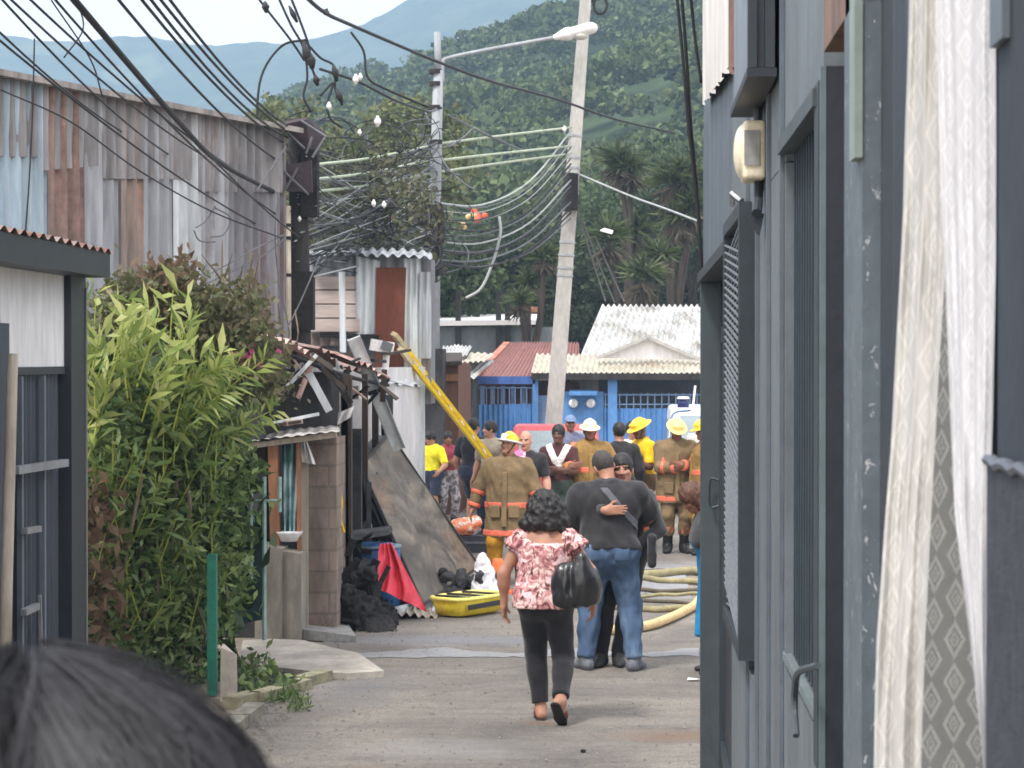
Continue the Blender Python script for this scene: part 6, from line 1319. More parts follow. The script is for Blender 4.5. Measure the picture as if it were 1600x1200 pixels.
mb = MB(); a, b6 = P(890, 700, Yq), P(933, 700, Yq); z_ = P(900, 616, Yq)[2]; mb.hexa([(a[0], Yq - .35, z_ - .02), (b6[0], Yq - .35, z_ - .02), (b6[0], Yq + .1, z_ + .03), (a[0], Yq + .1, z_ + .03), (a[0], Yq - .35, z_ + .04), (b6[0], Yq - .35, z_ + .04), (b6[0], Yq + .1, z_ + .1), (a[0], Yq + .1, z_ + .1)]); mb.build('canopy', M_BLUE, mw)
for i, px in enumerate((896, 923)):
    mt = thing('electricity_meter', ['round white meter on the blue wall, nearer the concrete pole', 'round white meter on the blue wall, farther from the concrete pole'][i], 'meter', P(px, 630, Yq), 0, 'round electricity meters'); c = P(px, 630, Yq)
    mb = MB(); mb.tube([c + [0, -.01, 0], c + [0, -.12, 0], c + [0, -.15, 0]], [.10, .10, .07], 14); mb.build('meter_case', M_INS, mt, True); mb = MB(); mb.box(c[0] - .035, c[0] + .035, c[1] - .158, c[1] - .151, c[2] - .05, c[2] + .05); mb.build('dial', mat('pale_dial', S(196, 198, 198), .4, .1), mt)
f2 = thing('fence', 'blue corrugated fence with a top beam and bars left of the concrete pole', 'fence', P(775, 749, Yq)); mb = MB(); mb.corr([P(700, 749, Yq), P(834, 749, Yq), P(834, 631, Yq), P(700, 633, Yq)], 17, .04, (0, -1, 0), 3, .004, 'trap'); mb.build('sheet', M_BLUE, f2)
mb = MB()
for px in range(706, 832, 9): mb.tube([P(px, 632, Yq), P(px, 606, Yq)], .013, 5)
mb.tube([P(700, 606, Yq), P(834, 606, Yq)], .016, 5); mb.build('bar', M_BLUEG, f2)
mb = MB(); mb.beam(P(700, 594, Yq), P(836, 594, Yq), .12, .17); mb.build('top_beam', M_BLUED, f2)
mb = MB(); c = P(836, 700, Yq); mb.box(c[0] - .05, c[0] + .07, Yq - .06, Yq + .08, 0, P(836, 586, Yq)[2]); mb.build('post', M_BLUE, f2)
mb = MB(); a, b6 = P(838, 700, Yq + .1), P(868, 700, Yq + .1); mb.box(a[0], b6[0], Yq + .1, Yq + .2, 0, P(850, 618, Yq)[2]); mb.build('side_panel', M_BLUEG, f2)
rh = thing('house', 'low house with a reddish-brown zinc roof left of the concrete pole', 'house', P(800, 740, 54)); mb = MB(); mb.corr([P(735, 592, 52), P(905, 592, 52), P(905, 535, 57), P(790, 535, 57)], 26, .05, (0, -.3, 1), 4, .01, 'trap'); mb.build('roof', M_RROOF, rh, True)
mb = MB(); mb.beam(P(742, 588, 51.9), P(792, 536, 56.9), .16, .06); mb.build('ridge_cap', zinc('orange_cap', S(196, 128, 104), .1), rh)
mb = MB(); mb.box(P(715, 600, 52.3)[0], P(905, 600, 52.3)[0], 52.4, 57, -.1, P(800, 597, 52)[2]); mb.build('wall', mat('dim_maroon_wall', S(92, 66, 66), .9, .2, 2), rh)
mb = MB()
for px in range(722, 836, 16): c = P(px, 620, 52.35); mb.box(c[0] - .05, c[0] + .05, 52.3, 52.39, .9, c[2] + .25)
mb.build('window_bar', M_BLUEG, rh)
wr = thing('tin_roof', 'overlapping white zinc sheets on the low roof behind the brown shack', 'roof', P(725, 590, 49)); 
for i, (a, b6, c, dd) in enumerate((((676, 588), (742, 590), (775, 562), (700, 562)), ((690, 566), (758, 564), (775, 551), (694, 550)), ((688, 556), (730, 554), (738, 540), (692, 541)))):
    mb = MB(); mb.corr([P(*a, 48 + i * .7), P(*b6, 48 + i * .7), P(*c, 51 + i * .7), P(*dd, 51 + i * .7)], 8, .04, (0, -.3, 1), 3, .02, 'sin', i); mb.build('sheet', [M_WROOF, M_CROOF, M_WROOF][i], wr, True)
mb = MB(); mb.box(P(680, 600, 48.2)[0], P(738, 600, 48.2)[0], 48.3, 50.6, 0, P(700, 592, 48)[2]); mb.build('wall', M_SOOT, wr)
gl = thing('long_shed', 'long grey shed with a white roof edge in front of the trees', 'shed', P(770, 680, 62)); mb = MB(); a, b6 = P(560, 600, 62), P(868, 600, 62); mb.box(a[0], b6[0], 62, 67, -.1, P(770, 511, 62)[2]); mb.build('wall', mat('grey_shed_wall', S(112, 120, 124), .9, .22, 1.5, stretch=(1, 1, .3)), gl)
mb = MB(); mb.slab([P(556, 511, 61.6), P(846, 507, 61.6), P(846, 497, 67), P(556, 498, 67)], (0, 0, .12)); mb.build('roof', M_INS, gl)
for px in (716, 779, 793): c = P(px, 600, 61.9); mb = MB(); mb.box(c[0] - .07, c[0] + .07, 61.8, 61.95, 0, P(px, 455, 61.9)[2]); mb.build('post', M_BLKP, gl)
oh = thing('house', 'small pale-walled house with a brown roof among the trees above the grey shed', 'house', P(790, 520, 72)); mb = MB(); a, b6 = P(775, 600, 72), P(828, 600, 72); mb.box(a[0], b6[0], 72, 76, 0, P(800, 488, 72)[2]); mb.build('wall', mat('pale_house_wall', S(176, 158, 132), .9, .15), oh); mb = MB(); mb.slab([P(755, 490, 71.6), P(840, 488, 71.6), P(838, 470, 77), P(765, 472, 77)], (0, 0, .12)); mb.build('roof', M_WOODB, oh)
# little houses on the hillside
for i, (x0, x1, y0, y1, Y, m, lb) in enumerate(((822, 850, 216, 231, 250, zinc('orange_roof', S(236, 140, 110), .05), 'orange-roofed house high on the forested hillside behind the concrete pole'), (854, 882, 208, 226, 256, M_WPANEL, 'white house beside the orange-roofed house on the hillside'), (966, 992, 437, 456, 84, zinc('salmon_sheet', S(244, 120, 96), .03), 'orange-red sheet roof among the dark trees above the white roof'))):
    hh = thing('hillside_house' if i < 2 else 'tin_hut', lb, 'house' if i < 2 else 'hut', P((x0 + x1) / 2, y1, Y)); mb = MB(); a, b6 = P(x0, y1, Y), P(x1, y0, Y); w_ = b6[0] - a[0]
    mb.box(a[0], b6[0], Y, Y + w_ * .7, a[2] - 3, a[2] + (b6[2] - a[2]) * .45); mb.build('wall', M_CPOLE, hh); zl = a[2] + (b6[2] - a[2]) * .2
    mb = MB(); mb.hexa([(a[0] - .1, Y - .3, zl), (b6[0] + .1, Y - .3, zl), (b6[0] + .1, Y + w_ * .8, zl), (a[0] - .1, Y + w_ * .8, zl), (a[0] + w_ * .05, Y + w_ * .15, b6[2]), (b6[0] - w_ * .05, Y + w_ * .15, b6[2]), (b6[0] - w_ * .05, Y + w_ * .4, b6[2]), (a[0] + w_ * .05, Y + w_ * .4, b6[2])]); mb.build('roof', m, hh)
# ------------------------------------------------------------------ trees
def tree(name, label, px, py_base, Y, height, rad, mats, seed, n=9000, size=.24, lobes=16, gap=.5, tr=.16, asp=.6, group='trees behind the rooftops'):
    rg = np.random.default_rng(seed); b7 = P(px, py_base, Y); b7[2] = 0 if Y < 90 else b7[2]; t_ = thing(name, label, 'tree', b7, 0, group); cz = height - rad[1] * .95
    mb = MB(); top = b7 + [0, 0, cz]; mb.tube(smooth_path([b7, b7 + [rg.uniform(-.3, .3), 0, cz * .5], top], 4), np.linspace(tr, tr * .5, 9), 8); L = []
    for i in range(lobes):
        d_ = rg.normal(size=3); d_[2] = d_[2] * .8 + .25; d_ /= np.linalg.norm(d_); lc = top + d_ * np.array([rad[0], rad[0], rad[1]]) * rg.uniform(.35, .85); lr = rad[0] * rg.uniform(.24, .42); L.append((lc, lr))
        st_ = b7 + [0, 0, cz * rg.uniform(.55, .95)]; mb.tube(smooth_path([st_, (st_ + lc) / 2 + rg.normal(size=3) * .2, lc], 3), np.linspace(tr * .45, .02, 7), 5)
    mb.build('trunk', M_TWIG if 'pale' in label else M_WOODD, t_, True); C = []
    for lc, lr in L:
        k = n // lobes; q = rg.normal(size=(k // 20, 3)); q /= np.linalg.norm(q, axis=1, keepdims=True); q = lc + q * lr * rg.uniform(.45, 1.05, (len(q), 1)); C.append((q[:, None, :] + rg.normal(size=(len(q), 20, 3)) * lr * .16).reshape(-1, 3))
    v, f = leaf_mesh(np.concatenate(C), size, asp, .15, rg); mesh_np('crown', v, f, mats, t_)
M_T1 = leafmat('olive_tree_leaf', [(.08, .105, .045), (.12, .145, .06), (.16, .19, .08), (.135, .13, .075)], .6, .25); M_T2 = leafmat('dark_tree_leaf', [(.018, .032, .014), (.03, .05, .02), (.045, .07, .028), (.065, .09, .035)], .55, .2); M_T3 = leafmat('mid_tree_leaf', [(.035, .06, .025), (.055, .09, .034), (.08, .125, .045), (.10, .14, .06)], .55, .25)
TL = [('olive tree with a broad crown behind the tangled cables', 575, 58, 9.6, (3.0, 2.8), M_T1, 12000, .16), ('olive tree behind the dark pole at the warehouse corner', 480, 60, 9.8, (2.6, 2.4), M_T1, 8000, .17), ('dark bushy tree behind the lamp pole', 650, 66, 7.2, (2.4, 2.6), M_T2, 7000, .19), ('mid-green tree between the lamp pole and the concrete pole', 745, 70, 5.6, (1.9, 2.0), M_T3, 7000, .17), ('dark tree left of the concrete pole', 815, 74, 7.6, (2.5, 3.0), M_T2, 8500, .2), ('tall dark tree right behind the concrete pole', 895, 78, 8.4, (2.4, 3.4), M_T2, 8500, .2), ('dark tree above the white-painted roof', 985, 80, 7.2, (2.8, 3.0), M_T2, 8500, .2), ('dark spreading tree at the corner of the dark house', 1080, 80, 9.6, (2.8, 3.4), M_T2, 8500, .2), ('mid-green tree farther back on the slope', 940, 92, 10.5, (3.2, 2.8), M_T3, 8000, .22), ('mid-green round tree on the slope behind the dark trees', 845, 96, 10.8, (3.6, 3.0), M_T3, 8000, .22), ('pale green tree on the slope at the far right', 1070, 98, 13.0, (3.8, 3.2), M_T3, 8000, .22), ('leafy tree on the slope above the lamp pole foot', 720, 100, 10.2, (3.8, 3.0), M_T3, 8000, .22), ('olive tree on the slope behind the tin shack', 600, 98, 10.0, (4.2, 3.2), M_T1, 8000, .22), ('broad olive tree on the slope behind the warehouse', 460, 100, 11.0, (4.5, 3.4), M_T1, 8000, .22), ('dark tree on the slope beyond the dark house', 1160, 90, 11.5, (3.8, 4), M_T2, 7000, .22)]
for i, (lb, px, Y, h, rd, m, n, sz) in enumerate(TL): tree('tree', lb, px, 700, Y, h, rd, m, 100 + i, n, sz)
M_YU = leafmat('yucca_leaf', [(.04, .06, .025), (.06, .09, .034), (.09, .125, .045), (.13, .155, .065)], .5, .25); M_SKIRT = leafmat('yucca_skirt', [(.10, .085, .06), (.14, .12, .085), (.07, .06, .045)], .8, .2)
def yucca(label, px, py, Y, heads, seed):
    rg = np.random.default_rng(seed); b8 = P(px, 700, Y); b8[2] = 0; t_ = thing('yucca', label, 'yucca', b8, 0, 'yuccas above the rooftops'); mb = MB(); C, DR, C2, D2 = [], [], [], []
    for (hx, hy, r) in heads:
        c = P(hx, hy, Y + rg.uniform(-.5, .5)); st_ = np.array([b8[0] + (c[0] - b8[0]) * .3, Y, c[2] * .45]); mb.tube(smooth_path([b8, st_, (st_ + c) / 2 + [rg.uniform(-.2, .2), 0, -.1], c], 4), np.linspace(.14, .06, 13), 7)
        for i in range(110):
            d_ = rg.normal(size=3); d_[2] = abs(d_[2]) * .9 - .15; d_ = nrm(d_); C.append(c + d_ * r * .55); DR.append(d_)
        for i in range(60):
            d_ = rg.normal(size=3); d_[2] = -abs(d_[2]) - .5; d_ = nrm(d_); C2.append(c + d_ * r * .5 - [0, 0, r * .3]); D2.append(d_)
    mb.build('trunk', M_WOODD, t_, True); v, f = leaf_mesh(np.array(C), heads[0][2] * 1.15, .10, 0, rg, np.array(DR), .3, .12); mesh_np('foliage', v, f, M_YU, t_); v, f = leaf_mesh(np.array(C2), heads[0][2] * 1.0, .12, 0, rg, np.array(D2), .3, 0); mesh_np('dead_foliage', v, f, M_SKIRT, t_)
yucca('tall yucca with a bright yellow-green top right of the concrete pole', 985, 300, 68, [(966, 250, .75), (985, 262, .7), (992, 360, .7)], 1)
yucca('yucca with drooping spiky heads beside the dark house corner', 1050, 300, 67, [(1048, 282, .8), (1072, 270, .7), (1085, 320, .7), (1060, 340, .7)], 2)
yucca('low yucca above the ridge of the white roof', 1005, 450, 64, [(1006, 430, .75), (950, 372, .8), (1030, 400, .6)], 3)
yucca('small spiky yucca left of the concrete pole', 822, 450, 60, [(826, 440, .5), (812, 470, .45), (850, 400, .5)], 4)
for i, (x, y, r, c) in enumerate(((745, 341, .065, (.75, .14, .09)), (731, 344, .05, (.85, .62, .30)))):
    o = SDF(); cc = P(x, y, 43); [o.ell(cc + np.random.default_rng(i * 9 + k).normal(size=3) * .08, (r, r, r)) for k in range(5)]; ob = sdf_obj('flower_cluster', o, .03, mat(['red_flower', 'yellow_flower'][i], c, .7, .3, 9), None); tag(ob, ['red flower cluster among the wires right of the lamp pole', 'small yellow flower cluster next to the red one'][i], 'flower')
wb = MB(); wb.slab([P(938, 361, 60), P(956, 366, 60), P(958, 362, 60), P(944, 358, 60)], (0, .3, .05)); tag(wb.build('roof_scrap', M_INS), 'small white sheet caught among the dark trees', 'metal sheet')
# ------------------------------------------------------------------ vehicles
M_GLASS = mat('car_glass', S(150, 166, 172, .8), .12, .1, spec=.8); M_TYRE = mat('tyre', (.02, .02, .02), .85, .1); M_RIM = mat('wheel_rim', S(170, 170, 172), .4, .1, metal=.6)
def car(name, label, cat, loc, rz, L, Wd, prof, roof, m, win, wheel_r=.32, extra=None):
    t_ = thing(name, label, cat, loc, rz); l0 = np.array(t_.location)
    def loc_mesh(mb, nm, mm, par): return mesh_np(nm, np.array(mb.V), mb.F, mm, par, False, mb.I, world=False)
    d_ = SDF()
    for (x0, x1, z0, z1, w_) in prof: d_.box(((x0 + x1) / 2, 0, (z0 + z1) / 2), ((x1 - x0) / 2, w_ / 2, (z1 - z0) / 2), None, .09, .12)
    for (a, b9, z0, z1, wt, sl0, sl1) in roof:
        pts = [(a, z0), (a + sl0, z1), (b9 - sl1, z1), (b9, z0)]
        for k in range(9):
            t = k / 8; d_.cone((a + sl0 * t + .08, -wt / 2 + .10 + .08 * t, z0 + (z1 - z0 - .08) * t), (a + sl0 * t + .08, wt / 2 - .10 - .08 * t, z0 + (z1 - z0 - .08) * t), .09, .09, .03); 
            d_.box((((a + sl0 * t) + (b9 - sl1 * t)) / 2, 0, z0 + (z1 - z0 - .06) * t), (((b9 - sl1 * t) - (a + sl0 * t)) / 2, wt / 2 - .07 * t, .07), None, .06, .05)
    for x in (L * .19, L * .81):
        for q in (-1, 1): c = np.array([x, q * Wd / 2, wheel_r]); d_.sub.append(('e', (c, np.array([wheel_r * 1.18, .28, wheel_r * 1.18]), None), 0, c - .5, c + .5))
    bd = sdf_obj('body', d_, .035, m, t_)
    for nm, quad, vec in win: mb = MB(); mb.slab(quad, vec); loc_mesh(mb, nm, M_GLASS, t_)
    for x in (L * .19, L * .81):
        for q in (-1, 1):
            mb = MB(); c = np.array([x, q * (Wd / 2 - .11), wheel_r]); mb.tube([c - [0, .1, 0], c + [0, .1, 0]], wheel_r, 20); wh_ = loc_mesh(mb, 'wheel', M_TYRE, t_); mb = MB(); mb.tube([c + [0, q * .09, 0], c + [0, q * .108, 0]], wheel_r * .6, 14); loc_mesh(mb, 'rim', M_RIM, wh_)
    if extra: extra(t_, loc_mesh)
    return t_
def sedan_win(Wd, z0, z1): 
    o = []
    for q in (-1, 1):
        y0, y1 = q * (Wd / 2 - .035), q * (Wd / 2 - .135); o.append(('side_window', [(1.35, y0, z0), (2.35, y0, z0), (2.3, y1, z1), (1.72, y1, z1)], (0, q * .012, 0))); o.append(('side_window', [(2.42, y0, z0), (3.3, y0, z0), (2.95, y1, z1), (2.38, y1, z1)], (0, q * .012, 0)))
    return o
c0 = G(868, 802); 
def lamps(t_, lm):
    mb = MB(); mb.box(-.03, .04, -.72, -.45, .62, .78); lm(mb, 'headlight', M_INS, t_); mb = MB(); mb.box(-.03, .04, .45, .72, .62, .78); lm(mb, 'headlight', M_INS, t_); mb = MB(); mb.box(1.36, 1.5, -.98, -.86, .92, 1.05); lm(mb, 'mirror', M_BLKP, t_)
car('parked_car', 'faded red car parked across the street behind the bystanders', 'car', c0, R(92), 4.2, 1.66, [(0, 4.2, .28, .82, 1.66), (.05, 4.15, .5, .88, 1.6)], [(1.1, 3.75, .86, 1.42, 1.62, .55, .55)], mat('faded_red_paint', S(198, 84, 88), .35, .1, 2, spec=.6), sedan_win(1.66, .93, 1.32) + [('windscreen', [(1.06, -.66, .93), (1.06, .66, .93), (1.52, .58, 1.34), (1.52, -.58, 1.34)], (-.02, 0, .012))], extra=lamps)
c1 = G(1128, 806)
def beacon(t_, lm):
    mb = MB(); mb.tube([(1.05, .62, 1.72), (1.05, .62, 1.86), (1.05, .62, 1.93)], [.10, .10, .06], 10); lm(mb, 'beacon', mat('blue_beacon', S(36, 44, 92), .3, .1), t_)
    mb = MB(); mb.tube([(1.05, .62, 1.93), (1.05, .62, 1.97)], [.11, .09], 10); lm(mb, 'beacon_cap', M_INS, t_); mb = MB(); mb.tube([(1.5, .45, 1.7), (1.55, .40, 2.15)], .02, 5); lm(mb, 'aerial', M_INS, t_)
    mb = MB(); mb.tube(smooth_path([(.12, .86, .98), (.3, .84, 1.35), (.6, .80, 1.68), (.72, .5, 1.74)], 5), .02, 6); lm(mb, 'window_frame', M_BLUEG, t_)
car('white_van', 'white vehicle with a blue beacon on its roof behind the firefighters', 'van', c1, R(90), 4.6, 1.85, [(0, 4.6, .3, 1.0, 1.85), (.1, 4.55, .6, 1.08, 1.8)], [(.25, 4.5, 1.05, 1.76, 1.8, .6, .15)], mat('white_paint', S(232, 234, 234), .35, .05, 2, spec=.6),
    [('side_window', [(.72, q * .905, 1.08), (1.75, q * .905, 1.08), (1.72, q * .86, 1.55), (1.0, q * .86, 1.55)], (0, q * .012, 0)) for q in (-1, 1)] + [('side_window', [(1.9, q * .905, 1.08), (4.1, q * .905, 1.08), (4.05, q * .86, 1.55), (1.9, q * .86, 1.55)], (0, q * .012, 0)) for q in (-1, 1)] + [('windscreen', [(.22, -.76, 1.1), (.22, .76, 1.1), (.68, .68, 1.64), (.68, -.68, 1.64)], (-.02, 0, .012))], .34, beacon)
bn = thing('drum', 'big pale grey drum standing at the corner of the dark house', 'drum', G(1092, 848)); mb = MB(); c = np.array(bn.location); mb.tube([c, c + [0, 0, .1], c + [0, 0, 1.1], c + [0, 0, 1.5], c + [0, 0, 1.55]], [.16, .17, .18, .18, .15], 16); mb.build('drum', mat('pale_drum', S(196, 194, 190), .6, .15, 3), bn, True)
# ------------------------------------------------------------------ fire debris and rescue gear
M_SCORCH = None
t = NT('scorched_sheet'); v = t.coord((1, .4, 1)); c = t.ramp(t.noise(v, 1.9, 7, .62, .4), [(.30, S(48, 46, 44)), (.46, S(92, 87, 80)), (.58, S(122, 116, 104)), (.74, S(160, 150, 134))])
c = t.mix(t.ramp(t.noise(v, 1.3, 5, .6, .4), [(.56, (0,) * 3), (.72, (.6,) * 3)]), c, S(156, 116, 82)); c = t.mix(t.ramp(t.noise(t.coord((1, .5, 1)), 1.7, 6, .7, .5), [(.52, (0,) * 3), (.66, (.8,) * 3)]), c, S(48, 44, 42))
t.base(c); t.p.inputs['Roughness'].default_value = .8; t.bump(t.noise(v, 14, 5, .65), .4, .02); M_SCORCH = t.m
# big scorched panel (a slab standing on its lower edge, leaning left)
ps = thing('scorched_panel', 'large scorched metal box panel leaning diagonally against the burnt house', 'panel', G(690, 940))
F_ = [P(563, 728, 24.3), P(608, 677, 26.3), P(748, 886, 26.6), P(660, 946, 23.4)]; F_[3][2] = max(.02, F_[3][2]); F_[2][2] = max(.05, F_[2][2])
nF = nrm(np.cross(F_[1] - F_[0], F_[3] - F_[0])); nF = nF if nF[1] < 0 else -nF; Bk = [p + np.array([-.21, .5, -.03]) for p in F_]
def bil(q, u, v): return (q[0] * (1 - u) + q[1] * u) * (1 - v) + (q[3] * (1 - u) + q[2] * u) * v
mb = MB(); n1, n2 = 14, 26; rg = np.random.default_rng(5); V = []
for j in range(n2 + 1):
    for i in range(n1 + 1):
        u, v = i / n1, j / n2; ed = min(u, 1 - u, v, 1 - v); V.append(bil(F_, u, v) + nF * (.016 * math.sin(9 * u + 4 * v) * math.sin(7 * v + 2) + .02 * (ed > .06) * math.sin(2.5 * v + 5 * u) - .03 * (abs(u - .5) < .03) * (v > .5)))
mb.raw(V, [(j * (n1 + 1) + i, j * (n1 + 1) + i + 1, (j + 1) * (n1 + 1) + i + 1, (j + 1) * (n1 + 1) + i) for j in range(n2) for i in range(n1)]); mb.build('front_sheet', M_SCORCH, ps, True)
F2 = [p - nF * .06 for p in F_]
mb = MB(); mb.hexa(F2 + Bk); mb.build('panel_body', mat('panel_side', S(112, 114, 116), .85, .3, 3, bump=.2), ps)
mb = MB(); 
for a, b_ in ((0, 1), (1, 2), (2, 3), (3, 0)): mb.beam(F_[a] + nF * .005, F_[b_] + nF * .005, .035, .03, nF)
mb.build('edge_rim', mat('dark_rim', S(58, 56, 54), .8, .3, 8), ps)
# crumpled foot of the panel
mb = MB(); mb.corr([G(610, 966) + [0, 0, .03], G(720, 950) + [0, 0, .06], P(725, 925, 24.6), P(665, 944, 24.2)], 4, .08, (0, -.4, 1), 5, .06, 'sin', 4)
zs = thing('zinc_scrap', 'bent zinc scrap at the foot of the scorched panel', 'scrap', G(665, 962)); mb.build('sheet', M_ZL, zs, True)
zs = thing('zinc_scrap', 'flat pale zinc strip lying on the road below the red tarpaulin', 'scrap', G(650, 968)); mb = MB(); mb.corr([G(618, 968) + [0, 0, .03], G(684, 966) + [0, 0, .03], G(680, 958) + [0, 0, .05], G(622, 960) + [0, 0, .05]], 5, .04, (0, 0, 1), 3, .02, 'sin', 2); mb.build('sheet', zinc('pale_strip_zinc', S(212, 202, 186), .3), zs, True)
# red tarpaulin, blue barrel, black debris
d = SDF(); rg = np.random.default_rng(9); q = [P(600, 850, 24.0), P(614, 866, 23.8), P(655, 940, 23.3), P(622, 942, 23.3), P(596, 905, 23.5)]
V = []; nu, nv = 26, 34; Q4 = [P(593, 850, 23.1), P(612, 848, 23.2), P(668, 944, 22.9), P(588, 914, 22.6)]; Q4[2][2] = .08; Q4[3][2] = .35
for j in range(nv + 1):
    for i in range(nu + 1):
        u, v = i / nu, j / nv; p = bil([Q4[0], Q4[1], Q4[2], Q4[3]], u, v); V.append(p + np.array([0, -1, .2]) * (.05 * math.sin(15 * u + 4 * v) * (.3 + v) + .03 * math.sin(9 * v + 22 * u) + .02 * math.sin(40 * u * v)))
tp_ = thing('red_tarpaulin', 'crumpled red tarpaulin spilling from under the scorched panel', 'tarpaulin', G(630, 950)); n = nu + 1; mesh_np('cloth', np.array(V), np.array([(j * n + i, j * n + i + 1, (j + 1) * n + i + 1, (j + 1) * n + i) for j in range(nv) for i in range(nu)]), mat('red_tarp', S(196, 44, 62), .55, .18, 5, spec=.4), tp_, True)
d = SDF(); c = G(625, 950); [d.ell(c + np.array([rg.uniform(-.2, .2), rg.uniform(-.1, .1), rg.uniform(.02, .25)]), (rg.uniform(.06, .14), .08, rg.uniform(.05, .1)), None, .05) for i in range(10)]; sdf_obj('cloth_heap', d, .015, mat('dark_red_tarp', S(120, 40, 50), .6, .3, 6), tp_, .02, 24, world=True)
bb = thing('barrel', 'blue plastic barrel half hidden behind the red tarpaulin', 'barrel', G(584, 958)); c = np.array(G(584, 958)); mb = MB(); mb.tube([c, c + [0, 0, .05], c + [0, 0, .34], c + [0, 0, .37], c + [0, 0, .68], c + [0, 0, .72]], [.24, .27, .27, .285, .27, .2], 18); mb.build('drum', mat('blue_plastic', S(40, 92, 142), .5, .15, 4), bb, True)
mb = MB(); mb.tube([c + [0, 0, .68], c + [0, 0, .70]], .285, 18); mb.build('rim', mat('pale_rim', S(130, 150, 160), .5), bb)
db = thing('debris_pile', 'heap of charred black debris against the block wall', 'debris', G(560, 985)); d = SDF(); rg = np.random.default_rng(12)
for i in range(46):
    x = rg.uniform(528, 598); y = rg.uniform(900, 985); p = G(x, min(985, 960 + (y - 900) * .3)); h_ = max(.02, 1 - abs(x - 550) / (40 if x > 550 else 50)) * rg.uniform(.05, .8); d.box(p + np.array([0, 0, h_]), rg.uniform(.03, .17, 3), rotz(rg.uniform(0, 3)) @ rotx(rg.uniform(0, 3)), .01, .02)
sdf_obj('char_heap', d, .02, M_CHAR, db, .03, 34, world=True)
mb = MB()
for i in range(70):
    x = rg.uniform(525, 600); p = G(x, rg.uniform(955, 985)); h_ = max(.03, (1 - abs(x - 546) / 56) * rg.uniform(.1, .95)); e = nrm(rg.normal(size=3) + [0, 0, .5]) * rg.uniform(.15, .42); mb.beam(p + [0, 0, h_], p + [0, 0, h_] + e, rg.uniform(.02, .09), rg.uniform(.012, .04), rg.normal(size=3))
mb.build('charred_board', M_CHAR, db)
mb = MB()
for i in range(9):
    x = rg.uniform(535, 600); p = G(x, 975) + [0, -.1, rg.uniform(.05, .8) * max(.1, 1 - abs(x - 552) / 60)]; mb.beam(p, p + nrm(rg.normal(size=3)) * .12, .09, .012, rg.normal(size=3))
mb.build('ash_scrap', mat('ash_grey', S(140, 138, 134), .95, .4, 12), db)
mb = MB(); mb.hexa([P(528, 838, 22.2), P(606, 828, 23.6), P(608, 836, 23.6), P(528, 848, 22.2)] + [p + np.array([0, .35, .02]) for p in (P(528, 838, 22.2), P(606, 828, 23.6), P(608, 836, 23.6), P(528, 848, 22.2))]); tag(mb.build('burnt_shelf', M_SOOT), 'burnt shelf board above the black debris heap', 'board')
d = SDF(); c = G(712, 945) + np.array([.05, .2, 0])
for i in range(18): d.ell(c + np.array([rg.uniform(-.25, .35), rg.uniform(-.1, .5), rg.uniform(.03, .3)]), rg.uniform(.03, .12, 3), rotx(rg.uniform(0, 3)), .01)
tag(sdf_obj('debris_heap', d, .018, M_SOOT, None, .04, 26), 'grey-black rubble under the right foot of the scorched panel', 'debris')
# beam, ladder, pipes
bm = thing('metal_beam', 'grey galvanised channel leaning diagonally from the tin shack to the scorched panel', 'beam', P(620, 700, 25.4)); a, b_ = P(553, 528, 24.9), P(624, 702, 25.5); dd = nrm(b_ - a); mb = MB(); mb.beam(a, b_, .13, .03, (0, -1, .2)); mb.build('web', M_ZL, bm); sxx = nrm(np.cross(dd, [0, -1., .2])); mb = MB()
for q in (-1, 1): mb.beam(a + sxx * q * .068 + [0, -.03, 0], b_ + sxx * q * .068 + [0, -.03, 0], .012, .06, (0, -1, .2))
mb.build('flange', M_ZG, bm)
ld = thing('ladder', 'yellow extension ladder leaning to the left against the white house', 'ladder', P(775, 735, 32.3)); a, b_ = P(632, 548, 30.6), P(776, 732, 32.4); dd = nrm(b_ - a); sxx = nrm(np.cross(dd, nrm([.15, -1, .25]))); nrm_ = np.cross(sxx, dd)
M_LADY = mat('ladder_yellow', S(246, 204, 40), .5, .1, 8, spec=.5); M_ALU = mat('aluminium', S(186, 184, 178), .4, .12, metal=.5)
e1 = sxx * .075 + nrm_ * .16; mb = MB()
for q in (-1, 1): mb.beam(a + e1 * q, b_ + e1 * q, .05, .10, nrm_)
mb.build('rail', M_LADY, ld); mb = MB(); L_ = np.linalg.norm(b_ - a); k = int(L_ / .30)
for i in range(1, k): p = a + dd * L_ * i / k; mb.tube([p - e1, p + e1], .018, 6)
mb.build('rung', M_ALU, ld); mb = MB()
for u in (.0, .3, .52, .72, .92): p = a + dd * L_ * u; mb.beam(p - e1 * 1.15 - nrm_ * .06, p + e1 * 1.15 - nrm_ * .06, .11, .03, nrm_)
mb.build('bracket', M_ALU, ld); mb = MB(); mb.beam(a - dd * .2 + e1, a + dd * .1 + e1, .06, .11, nrm_); mb.beam(a - dd * .2 - e1, a + dd * .1 - e1, .06, .11, nrm_); mb.build('tip', mat('ladder_tip', S(206, 190, 150), .6), ld)
pp = thing('drain_pipe', 'short white plastic drain pipe on the white house eave', 'pipe', P(598, 605, 28.4)); mb = MB(); mb.tube(smooth_path([P(604, 553, 28.4), P(602, 575, 28.4), P(597, 592, 28.35), P(596, 608, 28.3)], 5), .042, 10); mb.build('pipe', M_INS, pp, True)
lp = thing('lamp_box', 'white floodlight box tilted on the burnt roof edge', 'lamp', P(596, 545, 28.3)); c = P(595, 538, 28.3); mb = MB(); mb.beam(c - np.array([.13, 0, .0]), c + np.array([.15, .05, -.05]), .2, .14); mb.build('case', M_INS, lp); mb = MB(); mb.beam(c + np.array([.02, -.11, .0]), c + np.array([.15, -.10, -.05]), .02, .11); mb.build('grille', M_CABG, lp)
